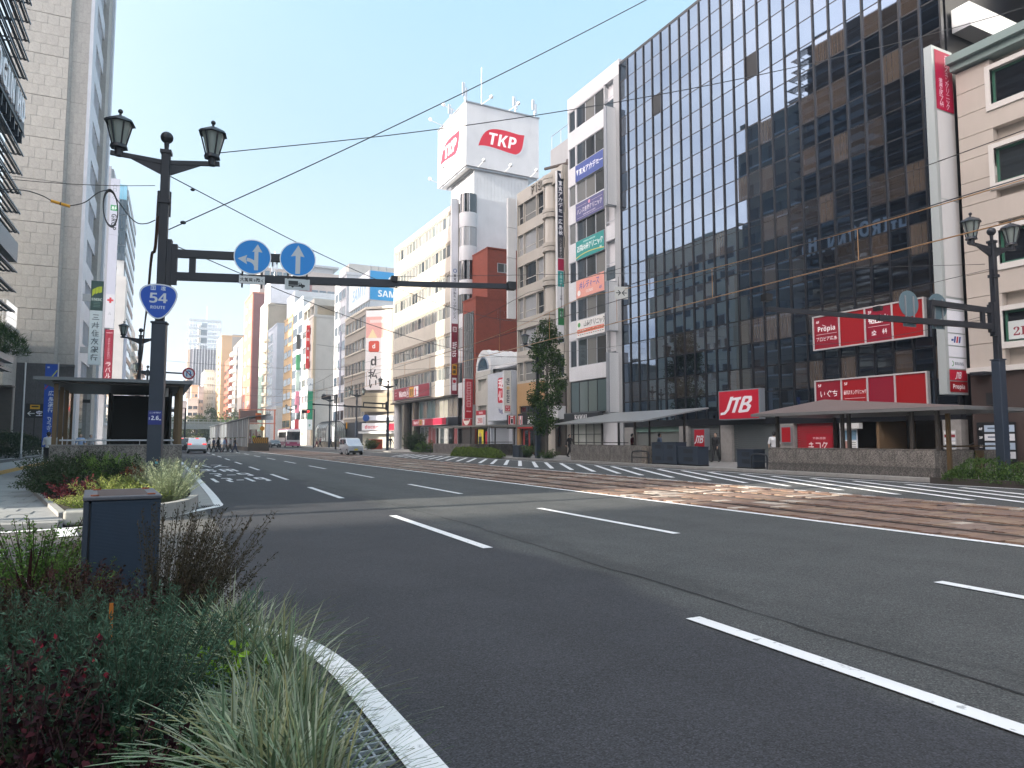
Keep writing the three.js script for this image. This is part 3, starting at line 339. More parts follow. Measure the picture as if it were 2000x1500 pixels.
  bn('white banner with an orange band, lowest on the clinic building', 9.68, 11.18, (g, w, h) => { fill(g, '#eceae6', 0, 0, w, h); g.fillStyle = '#4ca356'; g.beginPath(); g.arc(50, 52, 25, 0, 7); g.fill(); jt(g, '山村クリニック', 140, 22, 66, { c: '#4c4c4a', nx: 0.8 }); fill(g, '#e0602f', 16, 102, 480, 40); jt(g, '内科美容スキンクリニック', 28, 107, 30, { c: '#fff', nx: 1.2 }); for (let i = 0; i < 12; i++) fill(g, i % 3 ? '#7a7a78' : '#c0603f', 24 + i * 40, 156, 28, 8); });
  const K = thing('shop_sign', 'black shop sign with white KAWAI letters over the piano showroom', 'sign'); part(K, 'sign_box', RB(XR - 0.55, XR - 0.1, 2.86, 3.62, -50.3, -45.1, 0.08), M(0.02, 0.022, 0.026, 0.4)); part(K, 'sign_face', f.panel(-50.2, -45.2, 2.94, 3.54, 0.556), printed(tex(512, 64, (g, w, h) => { fill(g, '#22262b', 0, 0, w, h); lat(g, 'KAWAI', 256, 30, 50, { f: 'serif' }); fill(g, '#9a9ea4', 206, 55, 100, 4); })));
  const boxes = [['upper', 'blank white lightbox sign, highest on the corner of the clinic building', 19.1, 26.8], ['m', 'blank white lightbox sign, middle one of three up the clinic building corner', 9.55, 13.3], ['l', 'blank white lightbox sign, lowest one beside the show window', 3.45, 7.95]];
  for (const [, l, a, b] of boxes) { const S = thing('lightbox_sign', l, 'sign'); part(S, 'sign_box', B(30.1, 31.0, a, b, -43.6, -43.22), mGreyMetal); part(S, 'sign_face', F('f', -43.2).panel(30.14, 30.97, a + 0.05, b - 0.05, 0), mWhite); part(S, 'bracket', [B(30.95, 31.3, b - 0.6, b - 0.5, -43.5, -43.4), B(30.95, 31.3, a + 0.5, a + 0.6, -43.5, -43.4)], mGreyMetal); }
}

// ---------- beige building with round corner columns, chicken restaurant below ----------
{
  const T = thing('corner_building', 'beige office building with stacked round corner columns over the red chicken restaurant', 'building'), f = F('r', XR), w = M(0.5, 0.46, 0.4, 0.4, { map: nWall });
  part(T, 'wall', B(XR + 0.4, 46, 0, 24.9, -59.7, -51.2), w);
  const rows = [[6.9, 8.7], ...levels(9.75, 3.05, 2.05, 5)];
  front(T, f, -59.7, -54.4, 6.7, 23.94, rows, [[-59.5, -58.4], [-58.3, -55.9], [-55.8, -54.5]], w, { glass: [gDim, gDark, gDark, gCurtain, gBlind], bars: [0.7], n: 1, depth: 0.25, frame: M(0.6, 0.58, 0.54, 0.5) });
  for (const [a, b] of rows) { part(T, 'round_column', cyl(XR + 0.35, a - 0.12, b + 0.12, -53.6, 0.62, 0.62, 24), M(0.55, 0.51, 0.45, 0.3)); part(T, 'ring_band', [cyl(XR + 0.35, b + 0.12, b + 0.5, -53.6, 0.85, 0.85, 24), cyl(XR + 0.35, b + 0.56, b + 0.88, -53.6, 0.85, 0.85, 24)], w); windowIn(T, f, -52.6, -51.4, a, b, 1, { depth: 0.4, glass: [gDark] }); part(T, 'spandrel', f.box(-52.8, -51.2, b, b + 1.0, -0.5, -0.2), w); }
  part(T, 'parapet', f.box(-59.7, -51.2, 23.95, 25.2, -0.6, 0.0), w); part(T, 'side_wall', B(XR + 0.2, 45, 6.7, 25, -51.35, -51.1), w);
  part(T, 'lettering', (() => { const s = []; [[0, 'F'], [0.8, 'I'], [1.3, 'B']].forEach(([u, c]) => { const st = { F: [[0, 0.12, 0, 0.8], [0, 0.5, 0.68, 0.8], [0, 0.4, 0.36, 0.48]], I: [[0, 0.14, 0, 0.8]], B: [[0, 0.12, 0, 0.8], [0, 0.5, 0.68, 0.8], [0, 0.5, 0.34, 0.46], [0, 0.5, 0, 0.12], [0.4, 0.52, 0.1, 0.7]] }[c]; st.forEach((q) => s.push(f.box(-56.6 + u + q[0], -56.6 + u + q[1], 24.2 + q[2], 24.2 + q[3], 0, 0.12))); }); return s; })(), M(0.3, 0.28, 0.25, 0.4));
  // rooftop plant
  const P = part(T, 'penthouse', B(33.5, 38.5, 24.9, 29.2, -57.5, -52.2), M(0.45, 0.46, 0.47, 0.6, { map: nWall })); part(P, 'roof_tank', B(36, 38.4, 29.2, 31.8, -56, -53), mWhite); part(P, 'railing', [0, 1, 2, 3].map((i) => rod([33.6, 29.2, -57.4 + i * 1.7], [33.6, 30.6, -57.4 + i * 1.7], 0.03)).concat([rod([33.6, 30.6, -57.4], [33.6, 30.6, -52.3], 0.03)]), mAlu); part(P, 'roof_steel', [beam([32.5, 25, -56], [33.5, 27, -54], 0.15, 0.15), beam([32.2, 25, -53], [33.5, 27.2, -54.4], 0.15, 0.15), beam([32, 26.6, -56], [33.6, 26.6, -53], 0.2, 0.2)], M(0.08, 0.06, 0.05, 0.7));
  // restaurant
  const or = M(0.52, 0.32, 0.15, 0.7, { map: nWall });
  part(T, 'fascia_wall', [f.box(-59.7, -54.6, 4.6, 6.7, -0.2, 0), f.box(-59.7, -59.2, 0, 4.6, -0.2, 0.0)], or);
  windowIn(T, f, -59.1, -54.8, 2.95 + 1.0, 4.55, 3, { depth: 0.15, frame: mBrown, glass: [gDim, gDark] }); part(T, 'recess', B(XR + 0.25, XR + 0.39, 0.15, 6.6, -59.2, -51.3), mBrown);
  part(T, 'shop_door', f.box(-58.6, -55.4, 0.15, 2.5, -0.12, -0.08), M(0.3, 0.02, 0.02, 0.4)); for (const z of [-58.2, -57.2, -56.2]) part(T, 'door_pane', f.box(z, z + 0.65, 0.4, 2.3, -0.08, -0.06), gDark);
  part(T, 'round_column', cyl(XR + 0.3, 0, 6.7, -53.6, 0.6, 0.6, 24), M(0.6, 0.54, 0.46, 0.35)); part(T, 'entrance_canopy', f.box(-52.8, -51.3, 3.2, 4.3, -0.3, 0.5), mWhite); part(T, 'red_sign_panel', f.box(-52.6, -52, 0.9, 2.6, -0.3, -0.25), M(0.5, 0.03, 0.02, 0.4));
  const S = thing('shop_sign', 'black and red KFC sign board above the restaurant door', 'sign'); part(S, 'sign_board', [f.box(-59.15, -54.9, 2.66, 3.86, 0.02, 0.2)], mBlack); part(S, 'red_band', f.box(-59.15, -54.9, 2.5, 2.655, 0.02, 0.22), M(0.6, 0.02, 0.02, 0.4)); part(S, 'sign_face', f.panel(-59.1, -55, 2.7, 3.82, 0.21), printed(tex(360, 100, (g, w, h) => { fill(g, '#15161a', 0, 0, w, h); fill(g, '#e8e4e4', 10, 14, 70, 72); fill(g, '#c01828', 18, 14, 12, 72); fill(g, '#c01828', 60, 14, 12, 72); fill(g, '#23232a', 38, 44, 12, 34); lat(g, 'KFC', 240, 52, 92, { skew: -0.15, sx: 0.9 }); })));
  const S2 = thing('projecting_sign', 'small red and white striped bucket sign projecting beside the restaurant', 'sign'); part(S2, 'sign_box', B(30.1, 30.95, 2.5, 3.8, -60.05, -59.85), mBlack); part(S2, 'sign_face', F('f', -59.83).panel(30.14, 30.92, 2.55, 3.75, 0), printed(tex(96, 144, (g, w, h) => { fill(g, '#f0ecec', 0, 0, w, h); for (const x of [4, 66]) fill(g, '#c41a2c', x, 4, 22, 96); fill(g, '#1d1d22', 36, 40, 24, 52); fill(g, '#c41a2c', 30, 20, 36, 8); fill(g, '#1d1d22', 0, 104, 96, 40); lat(g, 'KFC', 48, 124, 30); })));
  const V = thing('blade_sign', 'long narrow blade sign in black, crimson, teal and white between two buildings', 'sign'); part(V, 'sign_box', B(30.62, 31.3, 10.1, 24.7, -51.75, -51.45), mWhite); part(V, 'sign_face', F('f', -51.43).panel(30.66, 31.26, 10.15, 24.65, 0), printed(tex(64, 1400, (g, w, h) => { fill(g, '#e4e4e6', 0, 0, w, h); fill(g, '#23273a', 0, 0, w, 560); g.fillStyle = '#e8eaf2'; g.beginPath(); g.moveTo(12, 20); g.lineTo(52, 20); g.lineTo(32, 64); g.fill(); jt(g, '東京アカデミー広島校', 10, 84, 44, { v: 1, c: '#eceef4', w: 0.13 }); fill(g, '#4b4b4e', 0, 560, w, 180); jt(g, 'ハンス美容クリ', 20, 572, 23, { v: 1, c: '#ddd' }); fill(g, '#a31444', 0, 745, w, 100); fill(g, '#1f938f', 0, 850, w, 130); jt(g, '石岡内科', 20, 862, 26, { v: 1, c: '#e6f2f0' }); jt(g, '山村', 20, 1040, 26, { v: 1, c: '#667' }); fill(g, '#2c7a48', 0, 1160, w, 140); jt(g, '内科', 20, 1180, 26, { v: 1, c: '#e6f2f0' }); }))); part(V, 'bracket', [0, 1, 2, 3, 4].map((i) => B(31.3, 31.6, 11 + i * 3.1, 11.1 + i * 3.1, -51.64, -51.54)), mGreyMetal);
}

// ---------- shutter shop, vaulted shop, brick building ----------
{
  const f = F('r', XR - 0.3), T = thing('altar_shop', 'low white shop with a closed grey shutter and a red square emblem', 'shop'), w = M(0.6, 0.63, 0.68, 0.55, { map: nWall });
  part(T, 'wall', B(XR, 42, 0, 8.1, -65.6, -60.15), w);
  for (let i = 0; i < 4; i++) for (let j = 0; j < 3; j++) part(T, 'cladding_panel', f.box(-65.6 + i * 1.365, -65.6 + i * 1.365 + 1.355, 2.9 + j * 1.74, 2.9 + j * 1.74 + 1.73, -0.3, 0), w);
  part(T, 'pier', [f.box(-65.6, -64.9, 0.1, 2.89, -0.3, 0), f.box(-60.8, -60.15, 0.1, 2.89, -0.3, 0)], w);
  for (let i = 0; i < 16; i++) part(T, 'shutter_slat', f.box(-64.9, -60.8, 0.12 + i * 0.16, 0.275 + i * 0.16, -0.25, -0.2 + 0.02 * (i % 2)), M(0.35, 0.38, 0.42, 0.5)); part(T, 'shop_fascia', f.panel(-64.9, -60.8, 2.66, 2.88, -0.1), printed(tex(256, 16, (g, w, h) => { fill(g, '#dfe2ea', 0, 0, w, h); lat(g, 'Gallery memoria', 128, 8, 13, { c: '#2a3a78' }); }))); part(T, 'awning', f.box(-64.4, -60.9, 3.25, 3.35, 0, 0.5), mGreyMetal);
  part(T, 'emblem', f.panel(-63.3, -60.75, 5.0, 7.6, 0.012), printed(tex(200, 200, (g, w, h) => { g.clearRect(0, 0, w, h); g.fillStyle = '#c4122e'; g.beginPath(); g.roundRect(4, 4, 192, 192, 26); g.fill(); jt(g, '現代', 16, 12, 80, { c: '#f4eaec', w: 0.13 }); jt(g, '仏壇', 16, 104, 80, { c: '#f4eaec', w: 0.13 }); }), 0.45, { alphaTest: 0.5 })); part(T, 'name_lettering', f.panel(-63.2, -60.8, 3.95, 4.6, 0.012), printed(tex(200, 56, (g, w, h) => { g.clearRect(0, 0, w, h); lat(g, 'Yagiken', 100, 28, 48, { c: '#22357e', sx: 0.95 }); }), 0.45, { alphaTest: 0.5 }));
  const S = thing('blade_sign', 'white blade sign lettered memoria upwards with a small red square at its foot', 'sign'); part(S, 'sign_box', B(29.9, 30.68, 4.0, 8.05, -60.55, -60.25), mWhite); part(S, 'sign_face', F('f', -60.24).panel(29.94, 30.64, 4.03, 8.0, 0), printed(tex(96, 540, (g, w, h) => { fill(g, '#dcdad4', 0, 0, w, h); lat(g, 'mem', 48, 330, 72, { c: '#2b2f4a', rot: -Math.PI / 2 }); lat(g, 'o', 48, 222, 72, { c: '#c79a35', rot: -Math.PI / 2 }); lat(g, 'ria', 48, 140, 72, { c: '#2b2f4a', rot: -Math.PI / 2 }); g.fillStyle = '#c4122e'; g.fillRect(12, 450, 72, 72); jt(g, '現代', 20, 458, 27, { c: '#fff' }); jt(g, '仏壇', 20, 490, 27, { c: '#fff' }); })));
  // vaulted shop
  const V = thing('vaulted_shop', 'cream tiled shop under a ribbed white barrel vault with an arched gable', 'shop'), c = M(0.55, 0.54, 0.49, 0.45, { map: nWall }), g = F('r', XR);
  part(V, 'wall', B(XR + 0.3, 43, 0, 8.7, -69.3, -65.62), c);
  front(V, g, -69.3, -65.62, 2.9, 8.6, [[3.6, 5.0], [6.6, 7.8]], [[-68.7, -66.6]], c, { glass: [gDark, gDim], depth: 0.5 });
  for (let i = 0; i < 3; i++) for (let j = 0; j < 2; j++) part(V, 'tile', g.box(-69.28 + i * 1.22, -69.28 + i * 1.22 + 1.2, 5.05 + j * 0.76, 5.05 + j * 0.76 + 0.74, 0.002, 0.02), c);
  const arch = new THREE.Shape(); arch.moveTo(-1.84, 0); arch.lineTo(-1.84, 0.4); arch.absarc(0, 0.4, 1.84, Math.PI, 0, true); arch.lineTo(1.84, 0); const eg = new THREE.ExtrudeGeometry(arch, { depth: 11, bevelEnabled: false, curveSegments: 20 }); eg.rotateY(Math.PI / 2); eg.translate(XR + 0.05, 8.6, -67.46); part(V, 'vault', uvm(eg), mWhite);
  const ribs = []; for (let i = 0; i < 12; i++) { const t = new THREE.TorusGeometry(1.87, 0.045, 6, 20, Math.PI); t.rotateY(Math.PI / 2); t.translate(XR + 0.6 + i * 0.85, 9.0, -67.46); ribs.push(t); } part(V, 'vault_rib', ribs, mWhite);
  { const t = new THREE.TorusGeometry(1.3, 0.09, 6, 24, Math.PI); t.rotateY(Math.PI / 2); t.translate(XR + 0.03, 8.75, -67.46); part(V, 'gable_arch', t, M(0.25, 0.3, 0.36, 0.4)); const k = new THREE.CircleGeometry(1.25, 24, 0, Math.PI); k.rotateY(-Math.PI / 2); k.translate(XR + 0.03, 8.75, -67.46); part(V, 'gable_window', k, gBlue); }
  part(V, 'low_roof', B(XR + 0.4, 43, 8.7, 9.0, -65.6, -60.2), mWhite);
  part(V, 'shop_front', g.box(-69.2, -65.7, 0.15, 2.9, -0.4, -0.3), mBrown); part(V, 'poster', g.panel(-68.9, -67.2, 0.4, 2.5, 0.02), printed(tex(96, 128, (q, w, h) => { fill(q, '#e4d23c', 0, 0, w, h); fill(q, '#2a3140', 26, 44, 44, 84); q.fillStyle = '#caa080'; q.beginPath(); q.arc(48, 32, 13, 0, 7); q.fill(); }))); part(V, 'red_banner', g.box(-66.5, -66.1, 0.3, 2.3, 0.1, 0.14), M(0.5, 0.03, 0.06, 0.6));
  const p = thing('wall_sign', 'red and white price board under the vaulted shop window', 'sign'); part(p, 'sign_board', g.box(-68.9, -66.5, 2.95, 4.5, 0.03, 0.1), mGreyMetal); part(p, 'sign_face', g.panel(-68.9, -66.5, 2.95, 4.5, 0.11), printed(tex(200, 130, (q, w, h) => { fill(q, '#e6e2e2', 0, 0, w, h); fill(q, '#b01c2c', 0, 0, w, 40); lat(q, 'SHABU', 100, 20, 26); lat(q, '2980', 84, 88, 60, { c: '#c43a3a', sx: 0.8 }); fill(q, '#3a4a70', 160, 60, 12, 60); })));
  // brick
  const brick = M(0.27, 0.06, 0.035, 0.85, { map: nStone }), K = thing('brick_building', 'dark red tiled building with a tall windowless tower and a glazed stair front', 'building');
  part(K, 'wall', B(XR, 45, 0, 16.8, -72.9, -69.35), brick); part(K, 'tower', B(XR + 1.4, 45, 16.8, 22.4, -74.6, -69.4), brick); part(K, 'tower', B(XR + 1.4, 45, 0, 16.8, -74.6, -72.92), brick);
  part(K, 'coping', [B(XR - 0.05, 45, 16.8, 16.95, -72.95, -69.3), B(XR + 1.35, 45, 22.4, 22.55, -74.65, -69.3)], brick);
  const kf = F('f', -69.4); for (const y of [19.9, 14.6]) { const q = part(K, 'window', [kf.box(33.6, 35.3, y - 0.05, y, 0, 0.05), kf.box(33.6, 35.3, y + 0.95, y + 1.0, 0, 0.05), kf.box(33.6, 33.66, y, y + 0.95, 0, 0.05), kf.box(35.24, 35.3, y, y + 0.95, 0, 0.05), kf.box(34.42, 34.48, y, y + 0.95, 0, 0.05)], mAlu); part(q, 'pane', kf.box(33.66, 34.42, y, y + 0.95, 0.005, 0.02), gDim); part(q, 'pane', kf.box(34.48, 35.24, y, y + 0.95, 0.005, 0.02), gCurtain); }
  windowIn(K, F('r', XR), -72.5, -69.8, 5.4, 15.4, 5, { depth: -0.02, frame: M(0.12, 0.12, 0.12, 0.5), glass: [gDim, glassOf(0.08, 0.09, 0.09), gDark], bars: [2, 4, 6, 8] });
  part(K, 'shop_front', F('r', XR).box(-72.8, -69.4, 2.7, 5.2, 0.01, 0.1), M(0.25, 0.3, 0.3, 0.4)); part(K, 'shop_opening', F('r', XR).box(-72.8, -69.4, 0.15, 2.6, 0.005, 0.05), mBrown);
  const q = thing('blade_sign', 'bright red upright blade sign with pale oblong characters by the brick building', 'sign'); part(q, 'sign_box', B(29.9, 30.95, 3.7, 8.0, -70.2, -69.9), mWhite); part(q, 'sign_face', F('f', -69.88).panel(30.02, 30.92, 3.75, 7.95, 0), printed(tex(96, 450, (g2, w, h) => { fill(g2, '#b51324', 0, 0, w, h); g2.strokeStyle = '#f0dcdc'; g2.lineWidth = 5; for (let i = 0; i < 4; i++) { g2.strokeRect(24, 36 + i * 74, 48, 60); g2.beginPath(); g2.moveTo(24, 56 + i * 74); g2.lineTo(72, 56 + i * 74); g2.moveTo(24, 76 + i * 74); g2.lineTo(72, 76 + i * 74); g2.stroke(); } lat(g2, 'since', 48, 370, 24); })));
  const q2 = thing('wall_sign', 'round white and red tonkatsu shop board on the brick building front', 'sign'); part(q2, 'sign_board', F('r', XR).box(-72.4, -69.9, 2.75, 5.15, 0.11, 0.2), M(0.45, 0.05, 0.05, 0.5)); part(q2, 'sign_face', F('r', XR).panel(-72.35, -69.95, 2.8, 5.1, 0.21), printed(tex(160, 160, (g2, w, h) => { fill(g2, '#b51c24', 0, 0, w, h); g2.fillStyle = '#ece6dc'; g2.beginPath(); g2.arc(74, 76, 68, 0, 7); g2.fill(); fill(g2, '#555', 30, 40, 36, 40); fill(g2, '#555', 84, 40, 36, 40); fill(g2, '#b51c24', 22, 96, 100, 14); })));
}

// ---------- drugstore building, white tower and rooftop billboard ----------
{
  const T = thing('drugstore_building', 'long cream office building with ribbon windows over a crimson drugstore', 'building'), f = F('r', XR), w = M(0.6, 0.55, 0.47, 0.6, { map: nWall });
  part(T, 'wall', B(XR + 0.4, 48, 6.6, 29.1, -98.5, -75.4), w);
  const rows = levels(8.75, 3.65, 1.5, 6).map(([a, b]) => [a - 0.25, b - 0.25]);
  front(T, f, -98.5, -75.4, 6.6, 29.2, rows, span(-98.2, -75.7, 9, 0.04), w, { n: 2, depth: 0.15, bar: 0.07, frame: M(0.6, 0.58, 0.54, 0.5), glass: [gCurtain, gDim, glassOf(0.14, 0.15, 0.14), glassOf(0.25, 0.26, 0.24, 1.6)] });
  for (const [, b] of rows) part(T, 'vent_strip', Array.from({ length: 46 }, (_, i) => f.box(-98.2 + i * 0.49, -97.86 + i * 0.49, b + 0.05, b + 0.35, 0, 0.012)), M(0.2, 0.16, 0.12, 0.8));
  part(T, 'soffit', f.box(-98.5, -75.4, 6.42, 6.6, -4, 0.3), mBrown);
  windowIn(T, F('r', XR + 0.6), -91.5, -75.5, 4.1, 6.4, 11, { depth: 0, frame: mAlu, glass: [glassOf(0.3, 0.26, 0.2, 1.5), glassOf(0.2, 0.19, 0.16, 1.6), gGreen] });
  windowIn(T, F('r', XR + 0.6), -88, -75.5, 0.2, 3.1, 9, { depth: 0, frame: mAlu, glass: [glassOf(0.22, 0.22, 0.22, 1.5), gDim, gDark, glassOf(0.3, 0.1, 0.1, 1.5)] });
  part(T, 'back_wall', B(XR + 4, 48, 0, 6.6, -98.5, -75.4), mBrown); part(T, 'floor_band', B(XR + 0.5, XR + 4, 3.2, 4.1, -91.5, -75.4), mDark);
  for (const z of [-98, -93.6, -89.4]) part(T, 'round_column', cyl(XR + 0.7, 0, 6.42, z, 0.55, 0.55, 20), z < -97 ? mWhite : mBrown);
  const lab = (g, h, y) => { const k = h / 100; g.save(); g.translate(0, y); g.scale(k, k); lat(g, 'Wants', 150, 50, 74, { sx: 0.85 }); fill(g, '#e8dcdc', 252, 14, 52, 72); fill(g, '#7c1a2c', 258, 20, 40, 60); jt(g, '薬', 258, 28, 42, { c: '#f4eeee' }); fill(g, '#e0a428', 320, 8, 100, 84); fill(g, '#6a4a10', 338, 22, 26, 56); fill(g, '#6a4a10', 376, 22, 26, 56); fill(g, '#f0ecec', 432, 8, 100, 84); g.fillStyle = '#c4253a'; g.beginPath(); g.moveTo(466, 14); g.lineTo(446, 44); g.lineTo(486, 44); g.fill(); fill(g, '#c4253a', 452, 44, 28, 40); g.restore(); };
  const S = thing('shop_sign', 'long crimson drugstore sign board under the lowest ribbon window', 'sign'); part(S, 'sign_box', f.box(-97, -82.7, 6.85, 8.55, 0.02, 0.24), mGreyMetal); part(S, 'sign_face', f.panel(-96.95, -82.75, 6.9, 8.5, 0.25), printed(tex(680, 80, (g, w, h) => { fill(g, '#8e1f33', 0, 0, w, h); g.save(); g.translate(60, 0); lab(g, 80, 0); g.restore(); fill(g, '#d6a8ae', 20, 24, 36, 6); fill(g, '#d6a8ae', 20, 44, 36, 6); })));
  const S2 = thing('shop_sign', 'shorter crimson drugstore sign board over the ground floor entrance', 'sign'); part(S2, 'sign_box', f.box(-89, -77.1, 3.2, 4.05, 0.02, 0.24), mGreyMetal); part(S2, 'sign_face', f.panel(-88.95, -77.15, 3.24, 4.02, 0.25), printed(tex(640, 46, (g, w, h) => { fill(g, '#a51c38', 0, 0, w, h); lab(g, 46, 0); })));
  const V = thing('blade_sign', 'tall white and crimson drugstore blade sign at the edge of the cream building', 'sign'); part(V, 'sign_box', B(30.6, 31.5, 6.6, 29.6, -75.72, -75.4), mWhite); part(V, 'sign_face', F('f', -75.38).panel(30.66, 31.44, 6.65, 29.5, 0), printed(tex(64, 1860, (g, w, h) => { fill(g, '#e3e3e8', 0, 0, w, h); g.strokeStyle = '#4a6aa8'; g.lineWidth = 6; g.beginPath(); g.arc(32, 690, 16, 0, 7); g.stroke(); jt(g, '東京海上日動キャリアサビス', 16, 724, 31, { v: 1, c: '#3a3c48' }); fill(g, '#85182e', 0, 1195, w, 665); fill(g, '#e8e0e0', 12, 1225, 40, 50); jt(g, '薬', 15, 1232, 34, { c: '#7c1a2c' }); lat(g, 'Wants', 32, 1440, 60, { rot: Math.PI / 2, sx: 0.8 }); fill(g, '#e0a428', 8, 1580, 48, 100); fill(g, '#5a4010', 18, 1594, 28, 30); fill(g, '#5a4010', 18, 1636, 28, 30); fill(g, '#ece6e8', 10, 1706, 44, 120); g.fillStyle = '#c4253a'; g.beginPath(); g.arc(32, 1740, 16, 0, 7); g.fill(); })));
  // white tower with a rounded corner and stacked windows
  const N = thing('white_tower', 'plain white windowless stair tower with a rounded glazed corner', 'building'), wt = M(0.66, 0.67, 0.69, 0.55, { map: nWall });
  part(N, 'wall', [B(XR + 1.6, 48, 0, 29.6, -75.36, -74.65), B(XR + 1.6, 38, 22.6, 29.6, -75.36, -74.0)], wt); part(N, 'wall', B(XR + 1.6, 48, 22.6, 29.6, -98, -75.38), wt);
  for (let i = 0; i < 6; i++) { const y = 6.2 + i * 3.95; part(N, 'corner_drum', cyl(XR + 1.3, y, y + 1.7, -74.5, 1.05, 1.05, 28), wt); part(N, 'corner_glass', cyl(XR + 1.3, y + 1.7, y + 3.95, -74.5, 1.0, 1.0, 28), [gDark, gBlind, gDim][i % 3]); part(N, 'mullion', [-0.6, 0, 0.6].map((a) => rod([XR + 1.3 - Math.cos(a - 0.7) * 1.02, y + 1.7, -74.5 + Math.sin(0.7 - a) * 1.02], [XR + 1.3 - Math.cos(a - 0.7) * 1.02, y + 3.95, -74.5 + Math.sin(0.7 - a) * 1.02], 0.03)), mAlu); }
  part(N, 'neck', B(33.2, 40.5, 29.6, 33.6, -82, -75.0), wt);
  for (let i = 0; i < 16; i++) part(N, 'cladding_panel', B(33.2 + i * 0.456, 33.2 + i * 0.456 + 0.44, 29.62, 33.5, -75.0, -74.97), wt);
  const P = thing('rooftop_billboard', 'big white box billboard on a roof with red TKP logos and antennas', 'billboard'), bw = M(0.7, 0.7, 0.72, 0.5, { map: nWall });
  part(P, 'box', B(32, 41.8, 33.6, 41.2, -83.7, -74.6), bw); part(P, 'coping', B(31.9, 41.9, 41.2, 41.36, -83.8, -74.5), mGreyMetal);
  const logo = (g, W2, H2) => { g.clearRect(0, 0, W2, H2); g.fillStyle = '#cfd0d6'; const sh = (o) => { g.beginPath(); g.moveTo(10 + o, 140 + o); g.bezierCurveTo(40 + o, 30 + o, 90 + o, 20 + o, 160 + o, 18 + o); g.bezierCurveTo(220 + o, 16 + o, 270 + o, 30 + o, 310 + o, 20 + o); g.bezierCurveTo(296 + o, 90 + o, 300 + o, 130 + o, 250 + o, 150 + o); g.bezierCurveTo(180 + o, 150 + o, 80 + o, 120 + o, 10 + o, 140 + o); g.fill(); }; sh(7); g.fillStyle = '#cf1f36'; sh(0); lat(g, 'TKP', 165, 84, 100, { skew: -0.18, sx: 1.05 }); };
  const lt = tex(330, 170, logo); part(P, 'logo', F('f', -74.58).panel(33.4, 40.2, 35.6, 39.1, 0), printed(lt, 0.5, { alphaTest: 0.5 })); part(P, 'logo', F('r', 32).panel(-83, -76, 35.6, 39.1, 0.02), printed(lt, 0.5, { alphaTest: 0.5 }));
  const arm = (x, y, z, dx, dz) => { const L = part(P, 'floodlight', [rod([x, y, z], [x + dx, y + 0.35, z + dz], 0.04), new THREE.SphereGeometry(0.22, 10, 8).translate(x + dx, y + 0.45, z + dz)], mWhite); return L; };
  for (const x of [33.5, 37, 40.5]) { arm(x, 33.5, -74.5, 0.2, 1.3); } for (const z of [-82, -77.5]) { arm(31.9, 41.3, z, -1.6, 0); arm(31.9, 33.6, z, -1.6, 0); } arm(34, 41.3, -74.5, 0.6, 1.4); arm(37.6, 41.3, -74.5, 0.6, 1.4);
  const ant = (x, z, y, h) => part(P, 'antenna', [rod([x, y, z], [x, y + h, z], 0.05), B(x - 0.3, x - 0.12, y + h * 0.45, y + h, z - 0.1, z + 0.1), B(x + 0.12, x + 0.3, y + h * 0.3, y + h * 0.8, z - 0.1, z + 0.1)], mAlu);
  ant(32.4, -76, 41.3, 3); ant(32.4, -80.5, 41.3, 2.2); ant(38.7, -75, 41.3, 2.2); ant(41.4, -75, 41.3, 2.4); part(P, 'aerial', rod([36, 41.3, -79], [36, 48.5, -79], 0.05), mAlu); part(P, 'underframe', [beam([32.2, 33.45, -83], [32.2, 33.45, -75], 0.12, 0.25), beam([32.2, 33.45, -74.8], [41.6, 33.45, -74.8], 0.12, 0.25), beam([33, 33.45, -83], [33, 33.45, -75], 0.1, 0.2)], mGreyMetal);
  // white lightboxes at the far edge of the beige building
  const L = thing('lightbox_sign', 'column of blank white lightboxes at the far edge of the beige building', 'sign'); for (let i = 0; i < 4; i++) part(L, 'lightbox', B(30.1, 30.95, 13 + i * 2.95, 15.9 + i * 2.95, -60.1, -59.8), mWhite);
}

